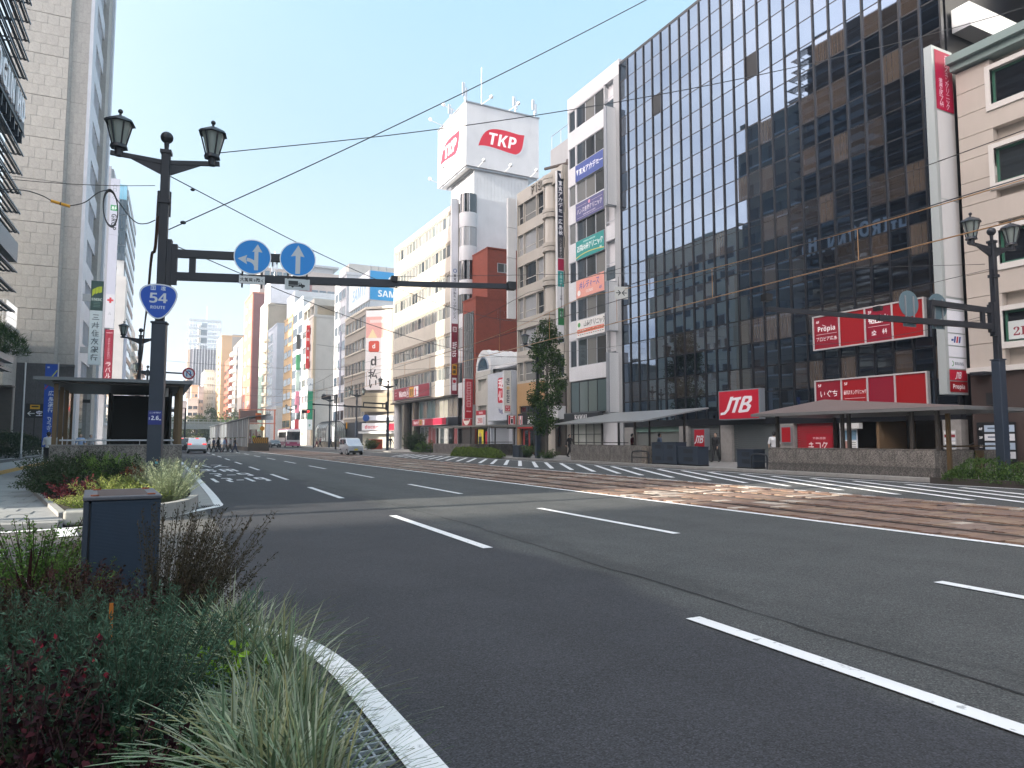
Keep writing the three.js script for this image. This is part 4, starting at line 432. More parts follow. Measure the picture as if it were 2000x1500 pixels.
// ---------- near right: boarded cream building and what stands behind ----------
{
  const T = thing('boarded_building', 'cream building of wide horizontal boards with green window frames and a verdigris cornice', 'building'), f = F('r', XR), w = M(0.5, 0.45, 0.4, 0.75, { map: nWall }), gr = M(0.03, 0.12, 0.08, 0.5), br = M(0.06, 0.04, 0.035, 0.7, { map: nWall }), tr = M(0.6, 0.58, 0.55, 0.6);
  part(T, 'wall', B(XR + 0.4, 50, 0, 17.9, -17.9, 14), w);
  const rows = [[5.45, 6.75], [8.75, 9.6 + 0.9], [12.1, 13.6], [15.5, 17.0]], bh = 1.0, wins = [[-16.5, -12.6], [-11.2, -7.3], [-5.9, -2]];
  rows[1] = [8.7, 10.1];
  for (let k = 0; k < 13; k++) { const a = 4.5 + k * bh, b = Math.min(a + bh - 0.025, 17.55); if (a > 17.5) break; const cut = rows.some(([c, d]) => c < b && d > a) ? wins : []; let u = -17.9; for (const [c, e] of [...cut, [14, 14]]) { if (c > u) part(T, 'board', f.box(u, c, a, b, -0.35, 0.0), w); u = e; } }
  for (const [a, b] of rows) for (const [c, e] of wins) { part(T, 'surround', [f.box(c - 0.2, e + 0.2, a - 0.25, a, -0.3, 0.06), f.box(c - 0.2, e + 0.2, b, b + 0.2, -0.3, 0.05), f.box(c - 0.2, c, a, b, -0.3, 0.05), f.box(e, e + 0.2, a, b, -0.3, 0.05)], tr); windowIn(T, f, c, e, a, b, 3, { depth: 0.22, bar: 0.1, frame: gr, glass: [gDark, gDim, gDark] }); }
  part(T, 'cornice', [f.box(-18.0, 14, 17.55, 17.85, -0.4, 0.25), f.box(-18.05, 14, 17.85, 18.2, -0.4, 0.45)], M(0.2, 0.27, 0.26, 0.6)); part(T, 'roof', B(XR + 0.4, 50, 17.9, 18.2, -17.9, 14), br);
  part(T, 'string_course', f.box(-17.95, 14, 4.28, 4.5, -0.3, 0.2), tr); part(T, 'base_wall', f.box(-17.9, 14, 0, 4.28, -0.4, 0.02), br);
  part(T, 'wall_lamp', [f.box(-17, -16.9, 2.6, 3.0, 0.02, 0.2), f.box(-17.1, -16.8, 2.9, 3.4, 0.1, 0.4)], mBlack); part(T, 'spotlight', f.box(-17.6, -17, 4.15, 4.28, 0.05, 0.6), mDark);
  part(T, 'directory_board', f.panel(-17.7, -16.2, 0.6, 2.2, 0.08), printed(tex(160, 160, (g, ww, h) => { fill(g, '#1d1f23', 0, 0, ww, h); for (let i = 0; i < 4; i++) { fill(g, i % 2 ? '#d6d9de' : '#aebfd0', 30, 12 + i * 36, 124, 28); lat(g, String(4 - i) + 'F', 15, 26 + i * 36, 15); fill(g, '#5d6b7c', 44, 22 + i * 36, 90, 6); } })));
  const wp = thing('window_poster', 'white second floor shop poster inside the green framed window', 'sign'); part(wp, 'poster_face', f.panel(-16.4, -13.4, 5.5, 6.3, -0.15), printed(tex(360, 100, (g, ww, h) => { fill(g, '#c6cfce', 0, 0, ww, h); lat(g, '2F', 56, 54, 60, { c: '#7c2030', f: 'serif', st: '' }); g.strokeStyle = '#a02838'; g.lineWidth = 5; g.beginPath(); g.ellipse(230, 50, 110, 42, 0, 0, 7); g.stroke(); lat(g, 'French', 230, 40, 40, { c: '#2b2b30', f: 'serif' }); lat(g, 'bistro', 230, 74, 24, { c: '#2b2b30', f: 'serif' }); })));
  const Bk = thing('white_block', 'plain white tower block rising behind the boarded building', 'building'); part(Bk, 'wall', B(36, 60, 0, 46, -17.4, -2), W(0.68, 0.68, 0.66, 0.7)); part(Bk, 'coping', B(35.9, 60.1, 46, 46.5, -17.5, -1.9), mConcrete); part(Bk, 'duct', [B(31.6, 38, 19.7, 20.8, -18.3, -17.5)], mAlu);
}

// ---------- corner phone shop with the chamfered sign, and the far right side ----------
{
  const f = F('r', XR), w = M(0.36, 0.32, 0.27, 0.7, { map: nWall }), T = thing('corner_office', 'grey beige corner office with cream sills and a pink poster on its chamfer', 'building');
  part(T, 'wall', slab([[XR + 0.35, -127], [46, -127], [46, -109.6], [35, -109.6], [XR + 0.35, -113.2]], 0, 22.6), w);
  front(T, f, -127, -113.3, 4.4, 22.7, levels(5.2, 3.7, 1.9, 5), span(-126.6, -113.6, 6, 0.35), w, { n: 2, frame: mWhite, glass: [gDim, gGreen, gCurtain, gDark] });
  for (let i = 0; i < 5; i++) part(T, 'sill_band', f.box(-127, -113.3, 4.95 + i * 3.7, 5.18 + i * 3.7, 0, 0.16), M(0.6, 0.55, 0.46, 0.7)); part(T, 'parapet', slab([[XR - 0.1, -127.1], [46, -127.1], [46, -109.4], [34.9, -109.4], [XR - 0.1, -113.3]], 22.7, 23.1), M(0.6, 0.55, 0.46, 0.7));
  part(T, 'shop_front', f.box(-126.8, -113.4, 0.2, 4.3, -0.3, -0.1), mDark);
  const ch = thing('corner_poster', 'pale pink and white poster reading d pay in Japanese on the chamfered corner', 'sign', [(XR + 35) / 2 - 0.05, 0, -111.4], -0.62);
  part(ch, 'poster_board', B(-2.5, 2.5, 9.4, 22.4, 0, 0.12), mWhite); part(ch, 'poster_face', F('f', 0.13).panel(-2.45, 2.45, 9.45, 22.35, 0), printed(tex(300, 780, (g, ww, h) => { fill(g, '#f3ecea', 0, 0, ww, h); fill(g, '#eab0a6', 0, 60, ww, 210); g.fillStyle = '#f2dcae'; for (const x of [70, 210]) { g.beginPath(); g.moveTo(x, 180); g.lineTo(x - 50, 270); g.lineTo(x + 50, 270); g.fill(); } fill(g, '#f4d8d2', 40, 90, 220, 30); g.fillStyle = '#d9543f'; g.beginPath(); g.roundRect(30, 300, 110, 110, 20); g.fill(); lat(g, 'd', 84, 352, 60); lat(g, 'd', 84, 500, 120, { c: '#3a3432' }); jt(g, '払い', 34, 580, 96, { v: 1, c: '#3a3432', w: 0.12, sp: 0.95 }); jt(g, 'キャッシュレスは', 214, 300, 46, { v: 1, c: '#9a8f8a' }); })));
  const ph = thing('shop_sign', 'white and red phone shop board on the chamfered corner under a pale awning', 'sign', [(XR + 35) / 2 - 0.3, 0, -111.1], -0.62); part(ph, 'sign_board', B(-2.7, 2.7, 2.9, 4.1, 0, 0.2), mWhite); part(ph, 'sign_face', F('f', 0.21).panel(-2.65, 2.65, 2.95, 4.05, 0), printed(tex(300, 64, (g, ww, h) => { fill(g, '#f2eef0', 0, 0, ww, h); fill(g, '#d41a3a', 236, 0, 64, h); lat(g, 'docomo', 110, 34, 44, { c: '#d43a4c' }); }))); part(ph, 'blue_board', B(-2.5, 2.5, 4.5, 5.3, 0, 0.16), M(0.7, 0.73, 0.8, 0.5)); part(ph, 'round_badge', new THREE.CylinderGeometry(0.55, 0.55, 0.2, 24).rotateX(Math.PI / 2).translate(-2.0, 4.9, 0.2), M(0.02, 0.08, 0.3, 0.4)); part(ph, 'awning', B(-3, 3, 2.4, 2.75, 0, 0.9), mWhite); part(ph, 'shutter', B(-2.6, 2.6, 0.1, 2.4, -0.1, 0), M(0.6, 0.57, 0.48, 0.6)); part(ph, 'blank_board', B(-2.8, 2.8, 5.9, 8.9, 0, 0.2), M(0.36, 0.31, 0.22, 0.6));
  const sm = thing('rooftop_billboard', 'blue and white SAMTY billboard on lattice legs over the corner office', 'billboard'); part(sm, 'board', [B(XR + 0.3, XR + 0.7, 24.2, 29.2, -126, -113), B(XR + 0.3, XR + 8, 24.2, 29.2, -113, -112.6)], M(0.6, 0.6, 0.62, 0.6)); part(sm, 'board_face', F('f', -112.58).panel(XR + 0.4, XR + 7.9, 24.3, 29.1, 0), printed(tex(256, 164, (g, ww, h) => { fill(g, '#3fa0dc', 0, 0, ww, h); lat(g, 'S', 128, 56, 90, { sx: 1.2 }); lat(g, 'SAMTY', 128, 126, 52); }))); part(sm, 'board_face', F('r', XR + 0.3).panel(-125.9, -113.1, 24.3, 29.1, 0.01), printed(tex(256, 96, (g, ww, h) => { fill(g, '#e9edf2', 0, 0, ww, h); lat(g, 'SAMTY', 140, 52, 56, { c: '#8fb6d8', skew: -0.2 }); }))); part(sm, 'lattice', Array.from({ length: 8 }, (_, i) => rod([XR + 0.5, 23.1, -125 + i * 1.6], [XR + 0.5, 24.2, -124.2 + i * 1.6], 0.05, 5)).concat(Array.from({ length: 6 }, (_, i) => rod([XR + 0.6 + i * 1.3, 29.2, -112.8], [XR + 0.2 + i * 1.3, 29.8, -111.6], 0.04, 5))), mGreyMetal);
}
const lt = (r, g, b) => W(r, g, b, 0.7);
{
  const L = farBlock;
  { const T = L('slim_building', 'slim white building with a blue glass strip left of the corner office', XR + 0.2, 42, -136.5, -127.4, 31.5, lt(0.66, 0.67, 0.7), [{ k: 'r', rows: levels(5, 3.2, 1.7, 8), n: 3, m: 0.6, gap: 0.5, g: [gBlue, gDim, gCurtain] }]); part(T, 'sign_strip', [B(30.2, 30.5, 9, 21, -127.9, -127.5)], M(0.55, 0.57, 0.68, 0.5)); part(T, 'upper_block', B(XR + 1, 42, 31.5, 34, -136, -129), lt(0.6, 0.58, 0.54)); }
  { const T = L('securities_building', 'pale stone building with a red upright sign and an open rooftop frame', XR, 44, -167.5, -155, 28, lt(0.6, 0.57, 0.52), [{ k: 'r', a: -167, b: -157.5, rows: levels(6, 3.7, 1.5, 6), n: 5, m: 0.3, gap: 0.2 }]); part(T, 'side_strip', B(XR - 0.05, XR + 0.5, 0, 28.3, -156.3, -154.95), M(0.5, 0.42, 0.3, 0.7)); part(T, 'roof_frame', [B(XR, 43, 30.6, 32, -167.5, -155), ...[-167.3, -163.2, -159.2, -155.5].map((z) => B(XR + 0.1, XR + 0.7, 28.3, 30.6, z, z + 0.5))], lt(0.55, 0.52, 0.46)); const S = thing('blade_sign', 'red upright sign with four white characters on the pale stone building', 'sign'); part(S, 'sign_box', B(30.2, 30.95, 17, 26.6, -159.2, -158.7), M(0.6, 0.05, 0.05, 0.5)); part(S, 'sign_face', F('f', -158.68).panel(30.2, 30.95, 17, 26.6, 0), printed(tex(48, 500, (g, w, h) => { fill(g, '#dd3a38', 0, 0, w, h); jt(g, '大同証券', 8, 50, 32, { v: 1, c: '#fff', sp: 3.2, w: 0.15 }); }))); const P = thing('blade_sign', 'green and white bank blade sign with a P at its foot', 'sign'); part(P, 'sign_box', B(29.9, 31, 3.5, 14.5, -154.8, -154.4), mWhite); part(P, 'sign_face', F('f', -154.38).panel(29.9, 31, 3.5, 14.5, 0), printed(tex(64, 600, (g, w, h) => { fill(g, '#eef0ee', 0, 0, w, h); fill(g, '#17936a', 0, 150, w, 330); jt(g, '商工中', 12, 190, 40, { v: 1, c: '#f0f6f2', sp: 1.9, w: 0.13 }); lat(g, 'P', 32, 550, 40, { c: '#2c8a66' }); lat(g, '^', 32, 80, 50, { c: '#3a5f70' }); }))); }
  { const T = L('banner_building', 'narrow pale blue grey building carrying stacked green, white and pink signs', XR + 0.1, 44, -180.5, -168, 34.5, lt(0.5, 0.55, 0.6), [{ k: 'r', rows: levels(6, 3.4, 2.0, 8), n: 2, m: 0.5, gap: 1.2, g: gDark }]); for (const [y, h, c] of [[22.5, 3.4, [0.04, 0.04, 0.04]], [17.6, 3.6, [0.06, 0.32, 0.14]], [12.8, 4.4, [0.5, 0.62, 0.58]], [7.6, 5, [0.66, 0.22, 0.32]], [1.5, 4.6, [0.35, 0.02, 0.03]]]) part(T, 'sign_panel', B(30.0, 30.9, y, y + h, -169.6, -169.2), M(...c, 0.5)); }
  { const T = L('orange_building', 'slim ochre orange building with dark ribbon windows', XR, 43, -193, -181, 32.2, lt(0.62, 0.42, 0.22), [{ k: 'r', rows: levels(4.5, 3.55, 1.7, 8), n: 2, m: 0.4, gap: 0.3, g: [gDim, gDark] }]); }
  { const T = L('frame_glass_building', 'light blue grey slab building with a stack of white edged glass bays', XR, 48, -222, -205, 33.5, lt(0.55, 0.6, 0.68), [{ k: 'r', a: -222, b: -212, rows: levels(8, 3.1, 2.3, 8), n: 2, m: 0.2, gap: 0.25, g: [gDim, gDark], frame: mWhite }]); part(T, 'white_shop', B(30.4, 36, 0, 10.5, -209, -200), mWhite); part(T, 'roof_block', B(36, 48, 33.5, 44, -221, -207), lt(0.58, 0.62, 0.66)); }
  { const T = L('balcony_building', 'tan building with curved balconies, a pale green flank and a white roof box', XR, 50, -240, -223, 42, lt(0.42, 0.37, 0.29), [{ k: 'f', a: 34, b: 42, rows: levels(30, 4, 1.2, 2), n: 2, m: 0.5, gap: 1, g: gBlue }]); part(T, 'green_flank', B(XR - 0.15, XR + 0.2, 4, 34, -240, -231), lt(0.5, 0.68, 0.56)); part(T, 'white_flank', B(XR - 0.1, XR + 0.2, 34.2, 44, -240, -231), mWhite); for (let i = 0; i < 8; i++) part(T, 'balcony', cyl(XR + 0.6, 8 + i * 3.3, 8.9 + i * 3.3, -226, 1.6, 1.6, 16), lt(0.45, 0.4, 0.33)); part(T, 'roof_box', B(XR + 0.6, 40, 43, 50.5, -236, -224), lt(0.72, 0.73, 0.78)); const aerial = (x, z) => part(T, 'antenna', [rod([x, 50.5, z], [x, 60.5, z], 0.15, 6), ...[0, 1, 2, 3].map((i) => B(x - 0.9 + (i % 2) * 1.3, x - 0.4 + (i % 2) * 1.3, 54 + i * 0.8, 57.5 + i * 0.8, z - 0.3, z + 0.3))], mAlu); aerial(33.5, -230); aerial(38.5, -228); }
  { const T = L('salmon_building', 'tall salmon red building striped with pale windows down its street side', XR, 51.5, -285, -262, 53, lt(0.52, 0.2, 0.13), [{ k: 'r', rows: levels(8, 5, 2.2, 9), n: 2, m: 3, gap: 6, g: [glassOf(0.5, 0.48, 0.55, 1.5)] }]); part(T, 'shaded_flank', B(XR + 0.4, 51.5, 0, 52.9, -262, -261.8), lt(0.19, 0.06, 0.06)); const U = part(T, 'upper_block', B(38.3, 51.4, 53, 58, -282, -261.7), lt(0.19, 0.06, 0.06)); part(U, 'sign_lettering', F('f', -261.68).panel(40, 49, 55.4, 57, 0.02), printed(tex(300, 50, (g, w, h) => { fill(g, '#5f2c2d', 0, 0, w, h); jt(g, '広島三井ビルディング', 6, 10, 32, { c: '#e8dcdc', nx: 0.9 }); }))); }  // flank and upper block coloured darker for the shade on that side
  { const T = L('grey_tower', 'tallest grey brown tower with blue window bands behind the salmon building', 38, 70, -330, -300, 71, lt(0.4, 0.34, 0.31), [{ k: 'f', a: 39, b: 50, rows: levels(42, 5.2, 2.2, 6), n: 4, m: 0.8, gap: 0.4, g: gBlue }, { k: 'f', a: 54.5, b: 69, rows: levels(46, 5.2, 2.4, 5), n: 4, m: 0.8, gap: 0.4, g: gBlue }]); part(T, 'core', B(50.5, 54, 40, 74, -305, -299.6), lt(0.5, 0.45, 0.42)); part(T, 'helipad', B(54, 70, 74, 74.8, -318, -300), mGreyMetal); part(T, 'plant_room', B(55, 68, 71, 74, -316, -302), lt(0.4, 0.42, 0.46)); }
  { const T = L('grey_balcony_building', 'grey building with white balcony boxes and a cream flank', XR, 48, -322, -287, 40, lt(0.55, 0.5, 0.44), []); part(T, 'roof_block', B(36, 48, 40, 45.5, -320, -290), lt(0.45, 0.46, 0.47)); for (let i = 0; i < 10; i++) part(T, 'balcony', B(29.6, 31, 4 + i * 3.6, 5.3 + i * 3.6, -322, -312), mWhite); part(T, 'dark_strip', B(30.9, 31.1, 2, 39, -310, -302), gDark); }
  L('red_building', 'slim brick red block of balconies in the far row', XR - 1, 44, -348, -326, 36, lt(0.4, 0.12, 0.07), [{ k: 'r', rows: levels(5, 3.6, 1.8, 8), n: 2, m: 1, gap: 3, g: gDark }]);
  { const T = L('tan_tower', 'tan apartment tower with a grey flank at the end of the row', XR - 2.5, 42, -376, -350, 49, lt(0.56, 0.4, 0.22), [{ k: 'r', rows: levels(6, 3.1, 1.2, 12), n: 1, m: 10, gap: 0, g: gDark }]); part(T, 'flank', B(33, 42.1, 0, 50, -352, -349.9), lt(0.33, 0.33, 0.32)); }
  { const T = L('white_slab', 'bright white slab block in front of the finned tower', 22.8, 30.2, -392, -378, 34, lt(0.76, 0.76, 0.73), [{ k: 'f', a: 24.6, b: 27.8, rows: levels(5, 3.2, 1.3, 9), n: 3, m: 0.2, gap: 0.3, g: [glassOf(0.4, 0.4, 0.36, 1.5)] }]); part(T, 'glass_strip', B(28.6, 30.3, 2, 31, -378, -377.8), gDim); part(T, 'roof_rail', B(23.4, 28, 34.4, 35.6, -385, -378), lt(0.6, 0.58, 0.52)); }
  { // finned tower with an open crown
    const T = thing('finned_tower', 'tall dark tower with white vertical fins and an open framed crown', 'building'), f = F('f', -420), d = lt(0.2, 0.19, 0.22), wh = lt(0.72, 0.73, 0.78); part(T, 'wall', B(18.6, 33.3, 0, 50.5, -440, -420), d);
    for (let i = 0; i < 9; i++) part(T, 'fin', f.box(19.9 + i * 1.42, 20.2 + i * 1.42, 0, 53, 0, 0.8), wh); for (const x of [17.4, 19.0, 31.4, 33.2]) part(T, 'corner_post', B(x, x + 0.7, 0, 66, -421, -420.1), wh);
    part(T, 'flank_panel', B(17.2, 18.5, 0, 50, -432, -419.9), lt(0.66, 0.5, 0.38)); for (let j = 0; j < 4; j++) part(T, 'crown_beam', [B(17.4, 33.6, 52.6 + j * 4.4, 53.8 + j * 4.4, -421.2, -420), B(17.4, 33.6, 52.6 + j * 4.4, 53.8 + j * 4.4, -440, -439)], lt(0.5, 0.55, 0.6)); part(T, 'core', B(24, 27, 50, 66, -434, -426), lt(0.3, 0.36, 0.42)); part(T, 'pale_core', B(22.4, 23.6, 50, 65, -430, -424), lt(0.7, 0.66, 0.6)); for (const x of [20.6, 26.8, 29, 30.4]) part(T, 'crown_post', B(x, x + 0.3, 52, 66, -420.8, -420.3), wh); part(T, 'mast', rod([26.5, 66, -424], [26.5, 75, -424], 0.12), mAlu); }  // crown holds a dark core block and a paler one
  const fb = [['low_block', 'white low block under the finned tower left of the white slab', 15.5, 20, -360, 20, [0.7, 0.66, 0.6]], ['low_block', 'orange tan block beside the low white block', 17.5, 20.6, -372, 27, [0.6, 0.4, 0.25]], ['low_block', 'grey block with red stepped balconies left of the white slab', 20.4, 22.6, -366, 26, [0.45, 0.38, 0.38]], ['low_block', 'dark slim block at the far left end of the street', 13.6, 15.2, -366, 19, [0.3, 0.26, 0.27]]];
  fb.forEach(([n, l, x0, x1, z, h, c]) => L(n, l, x0, x1, z - 12, z, h, lt(...c), [{ k: 'f', rows: levels(3, 3.1, 1.5, Math.floor(h / 3.3) - 1), n: 2, m: 0.3, gap: 0.4 }]));
}

// ---------- left side: built along a line turned 1.7 degrees with the road ----------
const LT = -1.7 * R;
function leftThing(name, label, category = 'building', group) { return thing(name, label, category, [-12, 0, 0], LT, group); }
const L0 = F('l', 0);
{ // bank headquarters with louvred front
  const T = leftThing('bank_building', 'dark glass bank headquarters wrapped in rows of horizontal sunshade louvres'), m = M(0.05, 0.056, 0.07, 0.45, { map: nMetal }), m2 = M(0.1, 0.11, 0.13, 0.4, { metalness: 0.3 });
  part(T, 'core', B(-30, -0.9, 5, 50, -60.5, -16.6), M(0.05, 0.055, 0.06, 0.6)); part(T, 'core', B(-30, -4, 0, 5, -60.5, -17), M(0.04, 0.04, 0.042, 0.7)); part(T, 'parapet', B(-30, -0.5, 50, 51, -60.8, -16.5), m); part(T, 'roof_block', B(-28, -6, 51, 55, -45, -22), m);
  const floors = 11, fh = 4.05;
  for (let i = 0; i < floors; i++) { const y = 5.2 + i * fh; part(T, 'slab_edge', B(-1.2, -0.35, y, y + 0.5, -61, -16.5), m2); for (let k = 0; k < 15; k++) part(T, 'pane', B(-0.85, -0.8, y + 0.5, y + fh, -60.9 + k * 2.96, -60.9 + k * 2.96 + 2.9), k > 12 || i % 3 ? gBlue : gDark); }
  const sf = F('f', -16.6); for (let i = 0; i < floors; i++) for (let k = 0; k < 8; k++) part(T, 'pane', sf.box(-29 + k * 3.5, -29 + k * 3.5 + 3.4, 5.8 + i * fh, 5.2 + (i + 1) * fh, 0.01, 0.06), gDark);
  for (let j = 0; j < 31; j++) { const y = 6.3 + j * 1.45; if (y > 14 && y < 15.6) continue; for (let q = 0; q < 4; q++) part(T, 'louvre_slat', B(0.05 + q * 0.3, 0.22 + q * 0.3, y, y + 0.04, -61.6, -17), m); part(T, 'louvre_bracket', Array.from({ length: 9 }, (_, k) => B(-0.85, 1.2, y + 0.045, y + 0.13, -61.6 + k * 5.5, -61.52 + k * 5.5)), m2); part(T, 'louvre_edge', B(1.18, 1.26, y - 0.02, y + 0.1, -61.7, -17), m2); part(T, 'louvre_panel', B(-0.85, 0.95, y + 0.05, y + 0.09, -52, -17), m); }
  part(T, 'fascia', B(-0.9, 1.3, 14.2, 15.6, -61.2, -17), m2);
  const cp = part(T, 'entrance_canopy', B(-4, 2.05, 6.55, 6.95, -57.5, -40), mGreyMetal); part(cp, 'canopy_soffit', B(-4, 1.6, 6.3, 6.54, -57, -40), M(0.2, 0.23, 0.28, 0.4)); for (const y of [3.4, 5.2]) part(T, 'low_sunshade', B(-2, -0.3, y, y + 0.12, -57, -40), m);
  part(T, 'rear_block', B(-30, -4.5, 0, 47, -75, -60.55), M(0.3, 0.28, 0.25, 0.8, { map: nWall })); for (let j = 0; j < 12; j++) { const w = part(T, 'ribbon_window', B(-4.49, -4.4, 3 + j * 3.7, 3.2 + j * 3.7, -74.6, -61), mAlu); for (let k = 0; k < 6; k++) part(w, 'pane', B(-4.49, -4.42, 3.2 + j * 3.7, 5 + j * 3.7, -74.5 + k * 2.25, -72.4 + k * 2.25), k % 2 ? gCurtain : gDim); }
  // letters stand on a rail before the louvres
  const font = await new FontLoader().loadAsync('fonts/droid/droid_sans_bold.typeface.json'), S = leftThing('rooftop_lettering', 'big white HIROGIN HD letters on a dark rail before the louvres', 'sign');
  part(S, 'rail', [B(1.3, 1.4, 23.5, 23.7, -60.6, -45), ...Array.from({ length: 12 }, (_, i) => B(0.9, 1.35, 22.7, 23.5, -60.3 + i * 1.3, -60.1 + i * 1.3))], mDark);
  part(S, 'back_plate', B(1.3, 1.36, 23.7, 26, -60.6, -45), M(0.012, 0.014, 0.02, 0.5));
  let u = -47.2; for (const c of 'HIROGIN HD') { if (c === ' ') { u -= 0.6; continue; } const g = new TextGeometry(c, { font, size: 1.75, depth: 0.14, curveSegments: 5, bevelEnabled: false }); g.computeBoundingBox(); const wd = g.boundingBox.max.x; g.scale(0.8, 1, 1); g.rotateY(Math.PI / 2); g.translate(1.38, 23.9, u); part(S, 'letter', uvm(g), M(0.85, 0.85, 0.88, 0.4)); u -= wd * 0.8 + 0.22; }
}
{ // stone bank tower
  const T = leftThing('stone_tower', 'tall bank tower clad in pale stone panels with a dark granite base'), st = [0.4, 0.415, 0.43, 0.42].map((k) => M(k, k * 0.96, k * 0.91, 0.85, { map: nStone, bumpMap: nStone, bumpScale: 0.01 })), seam = M(0.2, 0.19, 0.18, 0.9), dg = M(0.09, 0.08, 0.085, 0.5, { map: nGranite });
  const z0 = -109.5, yb = 11.3, H = 75;
  part(T, 'core', B(-9.2, -0.45, 0, H, -129, z0 - 0.35), seam); part(T, 'parapet', B(-9.2, 0.1, H, H + 1, -129, z0), st[0]);
  const geos = {}, pan = (w, h) => geos[w + '_' + h] || (geos[w + '_' + h] = RB(-w / 2, w / 2, -h / 2, h / 2, -0.16, 0, 0.012, 1)); let count = 0; const far = [];
  const lay = (x0, x1, z, n) => { const w = (x1 - x0) / n; for (let j = 0; j < 44; j++) { const y = yb + j * 1.43 + 0.7, sh = (j % 2) * w / 2, gap = j % 4 === 0 ? 0.05 : 0; for (let i = 0; i <= n; i++) { let a = x0 + i * w - sh, b = a + w; a = Math.max(a, x0); b = Math.min(b, x1); if (b - a < 0.15) continue; const ww = Math.round((b - a - 0.018) * 100) / 100, g = pan(ww, 1.412 - gap), p = [(a + b) / 2, y - gap / 2, z + (rnd() - 0.5) * 0.02], m = st[Math.floor(rnd() * 4)]; if (count < 296 && y < 66 && p[0] > -8.4) { const o = part(T, 'stone_panel', g, m); o.position.set(...p); count++; } else { const c = g.clone(); c.translate(...p); far.push(c); } } } };
  lay(-9.2, -2.62, z0 + 0.16, 5); lay(-2.3, -0.35, z0 - 0.34, 2); part(T, 'stone_panel', far, st[1], null, 'stuff');
  part(T, 'corner_bevel', slab([[-2.6, z0 - 0.2], [-2.6, z0 + 0.16], [-2.3, z0 - 0.34], [-2.3, z0 - 0.6]], yb, 75), st[2]);
  part(T, 'base', [B(-9.2, -2.55, 0, yb, z0 - 0.4, z0 + 0.22), B(-2.5, -0.3, 0, yb, z0 - 0.6, z0 - 0.3)], dg); part(T, 'base_course', B(-9.2, -0.25, yb - 0.25, yb, z0 - 0.6, z0 + 0.3), dg);
  for (let j = 0; j < 6; j++) for (let i = 0; i < 4; i++) part(T, 'granite_panel', B(-9.15 + i * 1.64, -9.15 + i * 1.64 + 1.6, 0.2 + j * 1.82, 0.2 + j * 1.82 + 1.79, z0 + 0.221, z0 + 0.25), dg);
  // street front: white piers and window rows, then a stone fin
  const wp = M(0.52, 0.54, 0.6, 0.5, { map: nWall });
  part(T, 'pier', B(-0.44, 0.05, 0, H, -113.5, z0 - 0.35), wp); part(T, 'pier', B(-0.44, 0.45, 0, H, -129, -124), st[1]); part(T, 'pier', B(-0.44, 0.8, 0, H, -131, -129), wp);
  for (let j = 0; j < 11; j++) { const y = 9 + j * 5.72; part(T, 'spandrel', B(-0.44, 0.0, y + 3.3, y + 5.72, -124, -113.5), wp); const w = part(T, 'window', Array.from({ length: 5 }, (_, i) => B(-0.4, -0.05, y, y + 3.3, -113.7 - i * 1.85, -113.5 - i * 1.85)), wp); for (let i = 0; i < 5; i++) part(w, 'pane', B(-0.42, -0.3, y, y + 3.3, -124 + i * 1.88 + 0.1, -124 + i * 1.88 + 1.85), i % 3 ? gBlue : gDim); }
  part(T, 'shop_front', B(-0.44, -0.1, 0.3, 8.9, -124, -113.5), gDim);
  // podium wing with mesh fence, air unit and low dark wall
  const P = leftThing('podium_wing', 'low stone wing with a mesh fence on its roof beside the stone tower'); part(P, 'wall', B(-16, -6.6, 0, 15, -109, -101.5), st[1]);
  for (let j = 0; j < 9; j++) for (let i = 0; i < 5; i++) { part(P, 'stone_panel', B(-13.1 + i * 1.31, -13.1 + i * 1.31 + 1.29, 1.2 + j * 1.53, 1.2 + j * 1.53 + 1.51, -101.5, -101.46), st[(i + j) % 4]); if (i < 5) part(P, 'stone_panel', B(-6.6, -6.56, 1.2 + j * 1.53, 1.2 + j * 1.53 + 1.51, -108.9 + i * 1.48, -108.9 + i * 1.48 + 1.46), st[(i * 2 + j) % 4]); }
  part(P, 'fence_mesh', [...Array.from({ length: 22 }, (_, i) => rod([-13 + i * 0.3, 15, -102], [-13 + i * 0.3, 18.2, -102], 0.025, 4)), ...Array.from({ length: 22 }, (_, i) => rod([-6.7, 15, -102 - i * 0.3], [-6.7, 18.2, -102 - i * 0.3], 0.025, 4)), ...[15.6, 16.4, 17.2, 18.2].flatMap((y) => [rod([-13, y, -102], [-6.7, y, -102], 0.03, 4), rod([-6.7, y, -102], [-6.7, y, -108.4], 0.03, 4)])], mAlu, null, 'stuff'); part(P, 'coping', B(-16, -6.4, 15, 15.3, -109, -101.3), mConcrete);
  const A = leftThing('air_conditioner', 'cream air conditioner outdoor unit on top of the dark garden wall', 'air conditioner'); part(A, 'casing', RB(-6.6, -5.0, 6.4, 7.6, -79.2, -78.4, 0.06), M(0.55, 0.5, 0.42, 0.6)); part(A, 'fan_grille', new THREE.TorusGeometry(0.45, 0.06, 8, 24).translate(-6.0, 7.0, -78.38), M(0.3, 0.2, 0.12, 0.6)); part(A, 'fan', new THREE.CircleGeometry(0.42, 24).translate(-6.0, 7.0, -78.39), M(0.12, 0.09, 0.07, 0.8));
  const Wl = leftThing('garden_wall', 'dark panelled garden wall behind the hedge under the bank canopy', 'wall'); for (let i = 0; i < 6; i++) part(Wl, 'wall_panel', B(-14 + i * 2.05, -14 + i * 2.05 + 2.0, 0.1, 6.3, -80, -79.6), M(0.1, 0.085, 0.075, 0.8, { map: nStone })); part(Wl, 'coping', B(-14, -1.6, 6.3, 6.42, -80.1, -78.2), mBrown);
}
